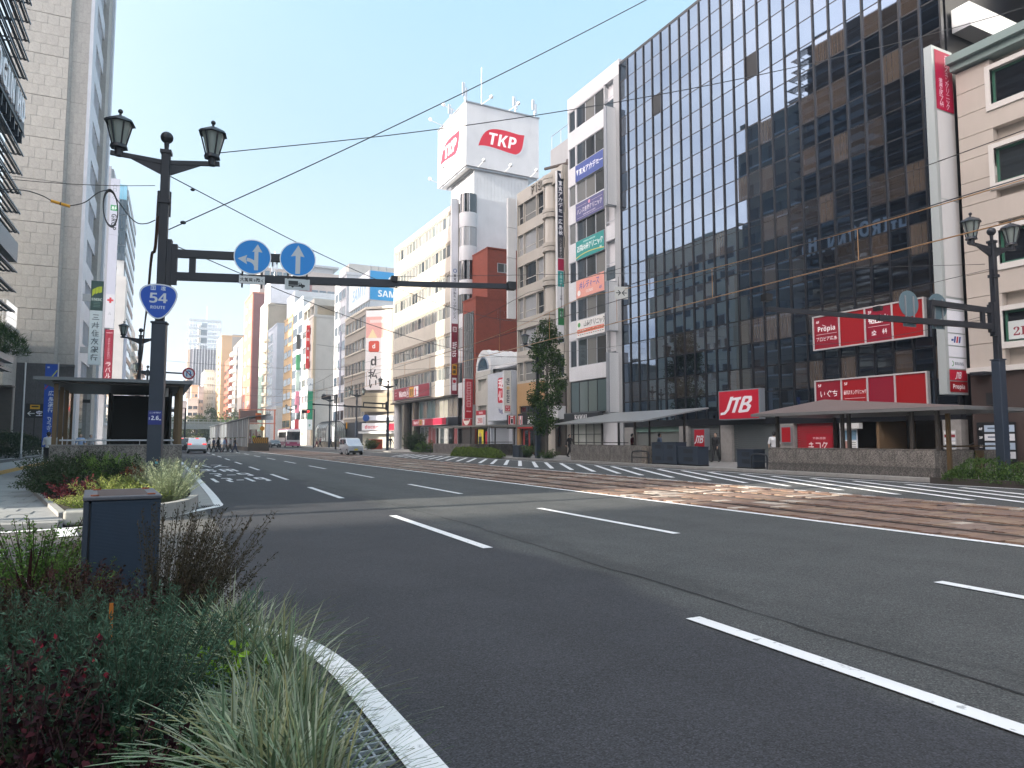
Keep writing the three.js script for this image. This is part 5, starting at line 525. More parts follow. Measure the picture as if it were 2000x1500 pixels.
const bladeL = (name, label, x0, x1, y0, y1, z, t, arms = mGreyMetal) => { const S = thing(name, label, 'sign'); part(S, 'sign_box', B(x0, x1, y0, y1, z - 0.4, z - 0.02), M(0.5, 0.52, 0.55, 0.5)); part(S, 'sign_face', F('f', z).panel(x0 + 0.03, x1 - 0.03, y0 + 0.03, y1 - 0.03, 0), printed(t)); part(S, 'bracket', [B(x0 - 0.9, x0, y1 - 2.8, y1 - 1.9, z - 0.35, z - 0.06), B(x0 - 0.9, x0, y0 + 1.5, y0 + 2.3, z - 0.35, z - 0.06)], arms); return S; };
bladeL('blade_sign', 'dark green and white bank blade sign reading SMBC beside the stone tower', -7.42, -5.95, 11.2, 22.35, -107, tex(128, 970, (g, w, h) => { fill(g, '#22403c', 0, 0, w, 346); fill(g, '#c2ced4', 0, 346, w, h - 346); g.fillStyle = '#a9b916'; for (let i = 0; i < 3; i++) { g.beginPath(); const x = 14 + i * 34, y = 92 - [0, 24, 42][i], yr = 92 - [24, 42, 46][i]; g.moveTo(x, y + 16); g.lineTo(x + 31, yr + 16); g.lineTo(x + 31, yr + 84 + (i === 0 ? -8 : 0)); g.lineTo(x, y + 92); g.fill(); } lat(g, 'SMBC', 64, 218, 41, { f: 'serif', sx: 0.95, c: '#d8e2da' }); for (let i = 0; i < 4; i++) fill(g, '#6f8a80', 30, 246 + i * 18, 70, 5); jt(g, '三井住友銀行', 24, 386, 80, { v: 1, c: '#3c4852', w: 0.1, sp: 1.16 }); }));
{
  const T = leftThing('office_building', 'pale office building with a grey sign column and blue glass bays'); part(T, 'wall', B(-12, 0.3, 0, 51, -158, -146.5), lt(0.5, 0.5, 0.52)); part(T, 'glass_front', B(0.31, 0.5, 4, 47, -157, -149), glassOf(0.25, 0.3, 0.34, 2)); for (let i = 0; i < 13; i++) part(T, 'spandrel', B(0.3, 0.62, 4 + i * 3.4, 4.5 + i * 3.4, -157.5, -148.5), lt(0.6, 0.62, 0.66));
  const S = thing('blade_sign', 'grey and white sign column with GROP letters and a red cross on the office building', 'sign'); part(S, 'sign_box', B(-8.9, -7.75, 12, 51.2, -146.6, -145.6), M(0.42, 0.43, 0.47, 0.5)); for (let i = 0; i < 9; i++) part(S, 'sign_joint', B(-8.92, -7.74, 16 + i * 4.2, 16.06 + i * 4.2, -145.6, -145.58), mGreyMetal);
  part(S, 'sign_face', F('f', -145.8).panel(-7.72, -6.3, 21.5, 48.9, 0.25), printed(tex(96, 1850, (g, w, h) => { fill(g, '#c9cbd9', 0, 0, w, h); jt(g, 'ハロワク', 24, 60, 48, { v: 1, c: '#55606a', w: 0.07 }); fill(g, '#2f9a5a', 8, 330, 80, 70); lat(g, '8F', 48, 366, 54); lat(g, 'GROP', 48, 540, 76, { c: '#2b2c38', rot: Math.PI / 2 }); fill(g, '#9a9cae', 0, 700, w, 3); fill(g, '#dcdce2', 0, 1440, w, 410); fill(g, '#d02030', 38, 1480, 22, 66); fill(g, '#d02030', 16, 1502, 66, 22); jt(g, '献血ルムもみじ', 32, 1590, 34, { v: 1, c: '#7a7f8a', w: 0.08 }); }))); part(S, 'sign_box', B(-7.74, -6.28, 21.4, 49, -146.3, -145.6), M(0.55, 0.56, 0.62, 0.5));
  const r = thing('blade_sign', 'crimson beauty salon blade sign with white Japanese letters on the office building', 'sign'); part(r, 'sign_box', B(-7.6, -6.25, 9.5, 21.2, -146.2, -145.65), M(0.3, 0.03, 0.06, 0.5)); part(r, 'sign_face', F('f', -145.6).panel(-7.55, -6.3, 9.6, 21.1, 0), printed(tex(96, 880, (g, w, h) => { fill(g, '#9c1530', 0, 0, w, h); lat(g, 'PARLER', 48, 40, 22, { c: '#e6c4c8' }); jt(g, 'エステティックサロン', 32, 80, 32, { v: 1, c: '#ecd8da', sp: 1 }); jt(g, 'ラパルレ', 18, 440, 66, { v: 1, c: '#f2e6e6', sp: 1.22, w: 0.13 }); fill(g, '#d07a5a', 20, 810, 60, 5); fill(g, '#d07a5a', 26, 830, 48, 5); })));
  const Bt = leftThing('glass_tower', 'blue glass tower with a dark louvred street front'); part(Bt, 'wall', B(-14, 0, 0, 61, -222, -186), lt(0.55, 0.55, 0.55)); const bf = F('f', -186); for (let j = 0; j < 5; j++) for (let i = 0; i < 3; i++) part(Bt, 'pane', bf.box(-2.6 + i * 0.88, -2.6 + i * 0.88 + 0.84, 43 + j * 3.6, 46.5 + j * 3.6, 0.02, 0.2), j === 4 ? glassOf(0.15, 0.4, 0.55, 2.2) : gBlue); for (let i = 0; i < 17; i++) part(Bt, 'floor_band', B(0.01, 0.3, 4 + i * 3.4, 5.4 + i * 3.4, -222, -186.2), i % 2 ? mDark : lt(0.5, 0.53, 0.56)); part(Bt, 'glass_front', B(0.0, 0.2, 3, 60, -221.8, -186.4), glassOf(0.12, 0.16, 0.2, 2)); part(Bt, 'lower_block', B(-8, 0.9, 0, 38, -186.2, -180), lt(0.62, 0.6, 0.58)); part(Bt, 'blank_sign', B(0.9, 1.5, 12, 27, -182, -181), lt(0.6, 0.62, 0.75));
  const fl = [['white_building', 'white building with stacked balconies beyond the blue glass tower', -246, -226, 34, [0.66, 0.66, 0.64]], ['tan_building', 'low tan building beyond the blue glass tower', -268, -250, 26, [0.55, 0.42, 0.26]], ['grey_building', 'grey building near the far end of the left row', -310, -275, 30, [0.5, 0.5, 0.5]]];
  fl.forEach(([n, l, a, b, h, c]) => { const q = leftThing(n, l); part(q, 'wall', B(-14, 0, 0, h, a, b), lt(...c)); for (let i = 0; i < Math.floor(h / 3.5) - 1; i++) part(q, 'balcony', B(0.01, 0.9, 4 + i * 3.5, 5.2 + i * 3.5, a + 1, b - 1), lt(...c)); });
  // unseen buildings behind and beside the viewer, placed for reflections and street shade
  const cr = thing('cream_building', 'cream side building hidden behind the bank headquarters', 'building'); part(cr, 'wall', B(-40, -17, 0, 34, -100, -79.5), lt(0.8, 0.75, 0.62)); for (let j = 0; j < 8; j++) for (let i = 0; i < 6; i++) { const w = part(cr, 'window', F('l', -17).box(-96 + i * 2.7, -94 + i * 2.7, 4 + j * 3.6, 5.8 + j * 3.6, 0, 0.06), mAlu); part(w, 'pane', F('l', -17).box(-95.9 + i * 2.7, -94.1 + i * 2.7, 4.1 + j * 3.6, 5.7 + j * 3.6, 0.06, 0.07), gDim); }
  const br = thing('unseen_bridge_building', 'unseen building over the side street, placed to shade the right side buildings', 'building'); part(br, 'wall', [B(-16, -14, 12.8, 36, -16.6, -8)], lt(0.4, 0.38, 0.36)); part(br, 'pillar', [B(-15.6, -14.4, 0, 12.8, -9.0, -8.0)], mConcrete); for (let j = 0; j < 6; j++) part(br, 'ribbon_window', F('l', -14).box(-16, -8.4, 13 + j * 3.8, 14.8 + j * 3.8, 0.01, 0.08), gDim);  // out of view, keeps sun off the boarded building and far carriageway
  const bk = thing('unseen_rear_building', 'unseen tall building far down the side street, placed to shade the near road', 'building'); part(bk, 'wall', B(-150, -108, 0, 75, -6.8, 60), lt(0.45, 0.42, 0.38)); for (let j = 0; j < 18; j++) part(bk, 'ribbon_window', F('l', -108).box(-6, 59, 4 + j * 3.9, 6 + j * 3.9, 0.01, 0.08), gDim);  // out of view, gives the sunlit road band its soft near edge
  const nb = thing('corner_building', 'unseen office building outside the left edge, placed to block light beside the viewer', 'building'); part(nb, 'wall', B(-50, -14, 0, 26, 4, 40), lt(0.4, 0.37, 0.33)); for (let j = 0; j < 6; j++) part(nb, 'ribbon_window', F('l', -14).box(5, 39, 4 + j * 3.7, 5.9 + j * 3.7, 0.01, 0.08), gDim);  // out of view, blocks low sun beside and behind the viewer
}

// ---------- lamp posts with lanterns and sign arms ----------
const gLamp = M(0.36, 0.42, 0.4, 0.35, { transmission: 0.35 });
function lantern(P, x, y, z) {
  const L = part(P, 'lantern', [cyl(x, y - 0.16, y + 0.02, z, 0.09, 0.09, 8), cyl(x, y + 0.02, y + 0.1, z, 0.2, 0.18, 6), ...Array.from({ length: 6 }, (_, i) => { const a = i * Math.PI / 3; return rod([x + Math.cos(a) * 0.145, y + 0.1, z + Math.sin(a) * 0.145], [x + Math.cos(a) * 0.275, y + 0.62, z + Math.sin(a) * 0.275], 0.018, 5); })], mDark);
  part(L, 'lantern_glass', cyl(x, y + 0.1, y + 0.61, z, 0.14, 0.265, 6), gLamp); part(L, 'lantern_roof', [cyl(x, y + 0.61, y + 0.67, z, 0.35, 0.3, 6), cyl(x, y + 0.67, y + 0.78, z, 0.3, 0.1, 6), cyl(x, y + 0.78, y + 0.86, z, 0.03, 0.025, 8)], mDark); part(L, 'finial', new THREE.SphereGeometry(0.055, 10, 8).translate(x, y + 0.9, z), mDark); part(L, 'bulb', new THREE.SphereGeometry(0.07, 10, 8).scale(1, 1.5, 1).translate(x, y + 0.3, z), mWhite);
}
function lampPost(label, p, yaw, o = {}) {
  const T = thing('lamp_post', label, 'street lamp', p, yaw, o.group);
  part(T, 'pole', RB(-0.094, 0.094, 0, 8.22, -0.094, 0.094, 0.02), mDark); part(T, 'sleeve', [RB(-0.15, 0.15, 0, 4.16, -0.15, 0.15, 0.02), B(-0.17, 0.17, 4.16, 4.2, -0.17, 0.17)], mBlueGrey); part(T, 'cap', [B(-0.12, 0.12, 8.2, 8.28, -0.12, 0.12), cyl(0, 8.28, 8.5, 0, 0.045, 0.06, 10), new THREE.SphereGeometry(0.14, 20, 14).translate(0, 8.6, 0)], mDark);
  for (const s of [-1, 1]) { part(T, 'arm', [beam([s * 0.09, 8.0, 0], [s * 1.17, 8.1, 0], 0.08, 0.1), (() => { const g = new THREE.ExtrudeGeometry(new THREE.Shape([new THREE.Vector2(0.1, 7.95), new THREE.Vector2(0.78, 8.02), new THREE.Vector2(0.1, 7.7)]), { depth: 0.05, bevelEnabled: false }); g.translate(0, 0, -0.025); if (s < 0) g.rotateY(Math.PI); return uvm(g); })()], mDark); lantern(T, s * 1.0, 8.2, 0); }
  part(T, 'clamp', [B(-0.125, 0.125, 7.0, 7.1, -0.125, 0.125), B(-0.14, -0.11, 6.7, 7.3, -0.03, 0.03), B(0.11, 0.14, 6.7, 7.3, -0.03, 0.03)], mDark);
  if (o.gantry) { const d = o.gantry > 0 ? 1 : -1, L = Math.abs(o.gantry); part(T, 'gantry_bracket', [B(d * 0.1, d * 0.32, 5.1, 6.05, -0.07, 0.07), B(d * 0.1, d * 0.2, 4.98, 6.15, -0.09, 0.09)], mDark); part(T, 'gantry_beam', beam([d * 0.3, 5.84, 0], [d * 3.1, 5.92, 0], 0.13, 0.18), mDark); part(T, 'gantry_beam', [beam([d * 0.3, 5.3, 0], [d * 5.4, 5.3 + (o.rise ?? 0.16), 0], 0.14, 0.18), beam([d * 5.38, 5.302 + (o.rise ?? 0.16), 0], [d * L, 5.3 + 1.8 * (o.rise ?? 0.16), 0], 0.1, 0.13)], mDark); part(T, 'gantry_strut', [B(d * 0.58, d * 0.72, 5.37, 5.8, -0.05, 0.05), B(d * 3.0, d * 3.12, 5.4, 5.86, -0.05, 0.05)], mDark); part(T, 'sensor_box', [B(d * 5.3, d * 5.46, 5.5, 5.64, -0.12, 0.12), B(d * (L - 0.1), d * (L + 0.12), 5.5, 5.7, -0.12, 0.12)], mBlack); }
  return T;
}
lampPost('nearest dark blue lamp post with twin lanterns and a long sign arm over the road', [0.14, 0, -18.2], -0.17, { gantry: 8.5 });
lampPost('dark lamp post right of the road with a sign arm reaching back over it', [25.5, 0, -13.8], -0.1, { gantry: -9.7, rise: -0.02 });
lampPost('second lamp post along the left pavement behind the subway roof', [-0.68, 0, -52], -0.1);
lampPost('third lamp post along the left pavement, half hidden by the subway roof', [-0.3, 0, -78], -0.1);
lampPost('lamp post beside the round leafy tree on the right pavement', [24.6, 0, -44.2], 0);
lampPost('lamp post with a short ladder shaped sign arm by the drugstore', [26.1, 0, -84.7], 0, { gantry: -9 });
lampPost('lamp post just left of the ladder arm post near the phone shop', [27.2, 0, -103.7], 0);
lampPost('lamp post near the glass subway canopy across the road', [26.7, 0, -119], 0);
lampPost('lamp post farthest along the right pavement by the orange building', [27.5, 0, -160], 0);
lampPost('unseen lamp post outside the left edge, placed to cast a shadow over the road', [-4.2, 0, -14.7], -0.1);  // out of view, stands where its shadow crosses the sunlit road
// signs on the first post
const lc = (x, y, z, yaw, px, pz) => [px + x * Math.cos(yaw) + z * Math.sin(yaw), y, pz - x * Math.sin(yaw) + z * Math.cos(yaw)];
{
  const Y = -0.17, at = (x, y, z) => lc(x, y, z, Y, 0.14, -18.2);
  const disc = (name, label, x, y, draw) => { const S = thing(name, label, 'road sign', at(x, y, 0.12), Y); part(S, 'plate', new THREE.CylinderGeometry(0.425, 0.425, 0.02, 48).rotateX(Math.PI / 2), mAlu); const c = new THREE.CircleGeometry(0.42, 48).translate(0, 0, 0.012); part(S, 'face', c, printed(tex(256, 256, (g) => { fill(g, '#e8ecf0', 0, 0, 256, 256); g.fillStyle = '#1f86d6'; g.beginPath(); g.arc(128, 128, 122, 0, 7); g.fill(); g.fillStyle = g.strokeStyle = '#bcc5cc'; draw(g); }), 0.5)); part(S, 'bracket', [B(-0.24, -0.2, -0.75, 0.1, -0.05, -0.01), B(0.2, 0.24, -0.75, 0.1, -0.05, -0.01)], mBlack); };
  const arrow = (g, pts) => { g.beginPath(); pts.forEach((q, i) => (i ? g.lineTo(...q) : g.moveTo(...q))); g.fill(); };
  disc('direction_sign', 'round blue road sign with arrows straight ahead and to the left', 1.98, 5.86, (g) => { arrow(g, [[162, 32], [196, 92], [168, 88], [168, 226], [140, 226], [140, 88], [124, 92]]); g.lineWidth = 26; g.beginPath(); g.moveTo(154, 206); g.quadraticCurveTo(150, 156, 88, 150); g.stroke(); arrow(g, [[26, 146], [92, 116], [82, 148], [92, 186]]); });
  disc('direction_sign', 'round blue road sign with a single arrow straight ahead', 3.02, 5.88, (g) => arrow(g, [[130, 22], [176, 110], [146, 104], [146, 238], [112, 238], [112, 104], [78, 110]]));
  const plate = (label, x, y, w, h, draw, tw, th) => { const S = thing('plate_sign', label, 'road sign', at(x, y, 0.1), Y); part(S, 'plate', B(-w / 2, w / 2, -h / 2, h / 2, -0.01, 0.01), mAlu); part(S, 'face', F('f', 0.013).panel(-w / 2 + 0.01, w / 2 - 0.01, -h / 2 + 0.01, h / 2 - 0.01, 0), printed(tex(tw, th, draw))); };
  plate('small white plate with black Japanese words under the left blue road sign', 1.98, 5.3, 0.58, 0.2, (g, w, h) => { fill(g, '#c3c8ca', 0, 0, w, h); jt(g, '大貨等', 8, 22, 52, { c: '#20242a', w: 0.13, nx: 0.95 }); jt(g, 'を', 168, 36, 34, { c: '#20242a', w: 0.13 }); jt(g, '除', 204, 22, 52, { c: '#20242a', w: 0.13, nx: 0.95 }); jt(g, 'く', 256, 30, 42, { c: '#20242a', w: 0.13 }); }, 300, 96);
  plate('small white plate with a black lorry under the right blue road sign', 3.02, 5.26, 0.58, 0.27, (g, w, h) => { fill(g, '#b9c2c4', 0, 0, w, h); g.fillStyle = '#1e2428'; g.fillRect(40, 22, 120, 58); g.beginPath(); g.moveTo(166, 44); g.lineTo(196, 44); g.lineTo(212, 66); g.lineTo(246, 74); g.lineTo(246, 100); g.lineTo(40, 100); g.lineTo(40, 84); g.lineTo(166, 84); g.fill(); for (const x of [92, 214]) { g.beginPath(); g.arc(x, 102, 15, 0, 7); g.fill(); } fill(g, '#b9c2c4', 176, 50, 18, 18); }, 300, 140);
  // route shield
  const S = thing('route_sign', 'blue route 54 shield sign on the nearest lamp post', 'road sign', at(-0.02, 4.66, 0.17), Y), sh = (k) => { const s = new THREE.Shape(); s.moveTo(0, -0.42 * k); s.bezierCurveTo(0.1 * k, -0.42 * k, 0.2 * k, -0.32 * k, 0.27 * k, -0.2 * k); s.bezierCurveTo(0.36 * k, -0.05 * k, 0.4 * k, 0.06 * k, 0.4 * k, 0.15 * k); s.bezierCurveTo(0.4 * k, 0.34 * k, 0.22 * k, 0.4 * k, 0, 0.4 * k); s.bezierCurveTo(-0.22 * k, 0.4 * k, -0.4 * k, 0.34 * k, -0.4 * k, 0.15 * k); s.bezierCurveTo(-0.4 * k, 0.06 * k, -0.36 * k, -0.05 * k, -0.27 * k, -0.2 * k); s.bezierCurveTo(-0.2 * k, -0.32 * k, -0.1 * k, -0.42 * k, 0, -0.42 * k); return s; };
  part(S, 'plate', new THREE.ExtrudeGeometry(sh(1), { depth: 0.02, bevelEnabled: false, curveSegments: 16 }), mAlu); const fg = new THREE.ShapeGeometry(sh(0.985), 16), uv = fg.attributes.uv, ps = fg.attributes.position; for (let i = 0; i < uv.count; i++) uv.setXY(i, ps.getX(i) / 0.84 + 0.5, ps.getY(i) / 0.84 + 0.5); fg.translate(0, 0, 0.023);
  part(S, 'face', fg, printed(tex(320, 320, (g, w, h) => { fill(g, '#d5dbe4', 0, 0, w, h); g.fillStyle = '#1b50b4'; g.save(); g.translate(160, 160); g.scale(365, -365); g.beginPath(); sh(0.96).getPoints(20).forEach((p, i) => (i ? g.lineTo(p.x, p.y) : g.moveTo(p.x, p.y))); g.fill(); g.restore(); jt(g, '国', 98, 26, 42, { c: '#cfd8e2', w: 0.11 }); jt(g, '道', 178, 26, 42, { c: '#cfd8e2', w: 0.11 }); lat(g, '54', 160, 134, 122, { c: '#c9d0d6', sx: 1.12 }); lat(g, 'ROUTE', 158, 216, 38, { c: '#d2dae2' }); }), 0.45));
  part(S, 'bracket', B(-0.04, 0.04, -0.3, 0.3, -0.05, -0.005), mAlu);
  const e = thing('elevation_plate', 'dark blue height above sea plate reading 2.6 m on the post sleeve', 'road sign', at(0, 1.99, 0.152), Y); part(e, 'plate', B(-0.14, 0.14, -0.16, 0.16, 0, 0.008), M(0.03, 0.04, 0.14, 0.4)); part(e, 'face', F('f', 0.01).panel(-0.138, 0.138, -0.158, 0.158, 0), printed(tex(140, 160, (g, w, h) => { fill(g, '#22307c', 0, 0, w, h); jt(g, 'ここの海抜は', 12, 14, 19, { c: '#e8ecf4', w: 0.12 }); lat(g, '2.6', 70, 84, 66, { c: '#e8ecf4', sx: 0.9 }); lat(g, 'm', 124, 104, 26, { c: '#e8ecf4' }); jt(g, '海抜', 6, 76, 14, { c: '#e8ecf4', v: 1, w: 0.14 }); })));
  const k = thing('sticker', 'small light blue sticker near the foot of the nearest lamp post', 'sticker', at(0.07, 0.98, 0.152), Y); part(k, 'label_face', B(-0.03, 0.03, -0.03, 0.02, 0, 0.003), M(0.05, 0.4, 0.5, 0.5)); part(k, 'label_face', B(-0.005, 0.025, 0.022, 0.06, 0, 0.003), M(0.6, 0.2, 0.05, 0.5));
}
{ // backs of two signs on the right post
  const Y = -0.1, at = (x, y, z) => lc(x, y, z, Y, 25.5, -13.8);
  for (const [x, l] of [[-3.9, 'back of a round road sign on the right sign arm, farther from its post'], [-2.6, 'back of a round road sign on the right sign arm, nearer to its post']]) { const S = thing('direction_sign', l, 'road sign', at(x, 5.85, -0.12), Y); part(S, 'plate', new THREE.CylinderGeometry(0.425, 0.425, 0.02, 36).rotateX(Math.PI / 2), M(0.14, 0.22, 0.26, 0.45, { metalness: 0.3 })); part(S, 'sub_plate', B(-0.28, 0.28, -0.75, -0.45, -0.01, 0.01), M(0.14, 0.22, 0.26, 0.45)); part(S, 'bracket', [B(-0.2, -0.16, -0.7, 0.25, 0.012, 0.05), B(0.16, 0.2, -0.7, 0.25, 0.012, 0.05)], mGreyMetal); }
}
{ // no U-turn sign, far arm
  const S = thing('no_turn_sign', 'round white and red no U-turn sign on a thin arm above the left lane', 'road sign', [2.47, 6.3, -57]); part(S, 'plate', new THREE.CylinderGeometry(0.44, 0.44, 0.03, 36).rotateX(Math.PI / 2), mAlu); part(S, 'face', new THREE.CircleGeometry(0.435, 36).translate(0, 0, 0.02), printed(tex(128, 128, (g) => { fill(g, '#dfe6ee', 0, 0, 128, 128); g.strokeStyle = '#b02a3a'; g.lineWidth = 15; g.beginPath(); g.arc(64, 64, 55, 0, 7); g.stroke(); g.strokeStyle = '#3a78b8'; g.lineWidth = 12; g.beginPath(); g.moveTo(44, 96); g.lineTo(44, 56); g.arc(62, 54, 18, Math.PI, 0); g.lineTo(80, 72); g.stroke(); g.fillStyle = '#3a78b8'; g.beginPath(); g.moveTo(62, 70); g.lineTo(98, 70); g.lineTo(80, 92); g.fill(); g.strokeStyle = '#b02a3a'; g.lineWidth = 9; g.beginPath(); g.moveTo(28, 30); g.lineTo(100, 98); g.stroke(); }))); part(S, 'arm', rod([-3.1, 0.05, -0.06], [0, 0.0, -0.06], 0.06), mDark); part(S, 'sub_plate', [B(-0.34, 0.34, -0.78, -0.5, 0, 0.02)], mGreyMetal); part(S, 'red_bar', B(-0.2, 0.2, -0.7, -0.65, 0.021, 0.026), M(0.5, 0.05, 0.06, 0.5));
}
// ---------- wires ----------
{
  const wd = M(0.05, 0.05, 0.055, 0.6), ins = (P, p, s = 0.65) => part(P, 'insulator', [new THREE.SphereGeometry(0.055 * s, 10, 8).scale(1.5, 1, 1).translate(...p)], mDark);
  const w = (label, pts, r = 0.012, cat = 'wire') => { const T = thing('span_wire', label, cat); part(T, 'cable', wire(pts, r, 32), wd); return T; };
  let T = w('span wire climbing from the nearest post up across the sky to the top edge', sag([0.25, 6.4, -18.2], [17, 17.6, -15.6], 0.25), 0.014); ins(T, [0.55, 6.6, -18.15], 0.8);
  T = w('span wire from the nearest post falling behind the black sign arm to the right', sag([0.25, 7.68, -18.2], [24.5, 9.9, -43.9], 1.0), 0.013); ins(T, [0.75, 7.6, -18.7]);
  T = w('span wire leaving the nearest post just above its sign arm', sag([0.25, 6.09, -18.2], [24.6, 7.4, -44.1], 0.9), 0.012); ins(T, [0.8, 6.05, -18.7]);
  w('long thin wire from the first lantern across the billboard and the mirror glass', sag([1.25, 8.4, -18.1], [25.6, 15.6, -11.0], 0.7), 0.012);
  w('wire running from the right post past the red tenant signs', sag([25.4, 5.75, -13.8], [31, 6.6, -27], 0.3), 0.01); w('higher wire running from the right post across the mirror glass', sag([25.4, 7.3, -13.8], [24.6, 7.6, -44], 0.5), 0.01);
  // tram wires: messenger, contact wire and droppers over each track
  const cu = M(0.55, 0.32, 0.16, 0.35, { metalness: 0.7 });
  for (const [x, l] of [[15.1, 'bright copper tram contact wire with droppers over the farther track'], [12.7, 'copper tram contact wire with droppers over the nearer track']]) { const T2 = thing('tram_wire', l, 'wire'); part(T2, 'contact_wire', rod([x, 5.85, 6], [x + 1.6, 5.85, -130], x > 14 ? 0.016 : 0.011, 5), x > 14 ? cu : wd); for (let k = 0; k < 4; k++) part(T2, 'messenger_wire', wire(sag([x + 0.011 * (30 * k - 6), 7.2, 6 - 30 * k], [x + 0.011 * (30 * k + 24), 7.2, -24 - 30 * k], 0.6), x > 14 ? 0.013 : 0.009, 20), x > 14 ? cu : wd); for (let i = 0; i < 18; i++) { const s = i * 5.1 - 4, t = ((s + 6) / 30) % 1; part(T2, 'dropper', rod([x + 0.0117 * s, 5.85, -s], [x + 0.0117 * s, 7.2 - 2.4 * t * (1 - t), -s], 0.012, 4), x > 14 ? cu : wd); } }
  w('tram span wire crossing to the second right post', sag([9, 7.3, -44], [24.6, 7.5, -44.2], 0.4), 0.01); w('lower crossing wire behind the hanging arrow plate', sag([0.3, 6.7, -52], [24.6, 7.0, -44.2], 0.6), 0.01); w('crossing wires far along near the drugstore, upper', sag([-0.4, 7.4, -78], [26.1, 7.6, -84.7], 0.5), 0.014); w('crossing wire far along near the drugstore, lower', sag([-0.4, 6.4, -78], [26.1, 6.8, -84.7], 0.4), 0.014); w('service wire looping from the drugstore front to the ladder arm post', sag([30.8, 9.5, -74], [26.1, 6.2, -84.7], 0.9), 0.02); w('wire between the two right lamp posts near the beige building', sag([24.6, 7.4, -44.2], [26.1, 7.4, -84.7], 0.8), 0.012);
  const P = thing('tram_plate', 'small white square plate with two facing arrows hung on the wires', 'road sign', [15.2, 6.83, -21], -0.3); part(P, 'plate', B(-0.25, 0.25, -0.23, 0.23, 0, 0.012), mWhite); part(P, 'face', F('f', 0.014).panel(-0.245, 0.245, -0.225, 0.225, 0), printed(tex(96, 88, (g, ww, h) => { fill(g, '#c9c8c2', 0, 0, ww, h); g.strokeStyle = '#15171a'; g.lineWidth = 6; for (const s of [-1, 1]) { g.beginPath(); g.moveTo(48 + s * 40, 44); g.lineTo(48 + s * 8, 44); g.moveTo(48 + s * 24, 26); g.lineTo(48 + s * 6, 44); g.lineTo(48 + s * 24, 62); g.stroke(); } }))); part(P, 'hanger', [rod([-0.1, 0.23, 0], [-0.1, 0.6, 0], 0.01, 4), rod([0.1, 0.23, 0], [0.1, 0.6, 0], 0.01, 4)], wd); w('span wire carrying the small arrow plate over the tracks', sag([8, 7.5, -25], [25.4, 7.5, -14], 0.05), 0.009);
  // telecom cable at the left with its orange sleeve and coil
  const z = -18.6, C = thing('telecom_cable', 'black telecom cable drooping from the left edge to the nearest post', 'cable'); part(C, 'cable', wire([[-3.6, 6.9, z], [-3.1, 6.95, z], [-2.62, 7.0, z], [-2.3, 6.93, z], [-2.12, 6.84, z]], 0.013), wd); part(C, 'cable', wire([[-1.8, 6.77, z], [-1.5, 6.9, z], [-1.2, 7.2, z], [-1.0, 7.26, z], [-0.8, 7.0, z], [-0.55, 6.68, z], [-0.39, 6.57, z], [-0.2, 6.6, z], [-0.04, 6.7, z]], 0.013, 48), wd); part(C, 'support_strand', wire(sag([-4, 7.2, z], [-0.07, 7.44, -18.3], 0.1), 0.008), wd);
  const O = thing('cable_sleeve', 'orange sleeve on the drooping telecom cable at the left', 'cable sleeve'); part(O, 'sleeve', rod([-2.14, 6.845, z], [-1.77, 6.77, z], 0.034, 14), M(0.75, 0.36, 0.03, 0.5)); part(O, 'band', rod([-1.965, 6.81, z], [-1.945, 6.806, z], 0.037, 14), mBlack);
  const K = thing('cable_coil', 'black coil of spare telecom cable hanging left of the nearest post', 'cable'); part(K, 'coil', [0, 1, 2].map((i) => new THREE.TorusGeometry(0.27 + i * 0.012, 0.012, 6, 40).scale(0.52, 1.5, 1).rotateZ(0.08).translate(-0.97, 6.84, z + i * 0.02)), wd);
  const H = thing('wrapped_cable', 'brown wrapped cable slanting down behind the nearest post to the second post', 'cable'); part(H, 'cable', wire([[0.02, 7.4, -18.6], [-0.02, 6.6, -21], [-0.1, 6.9, -23], [-0.2, 6.4, -28], [-0.4, 7.4, -42], [-0.66, 6.2, -51.8], [-0.8, 5.6, -51.9], [-0.82, 4, -51.9]], 0.04, 60, 7), M(0.13, 0.07, 0.05, 0.8));
}
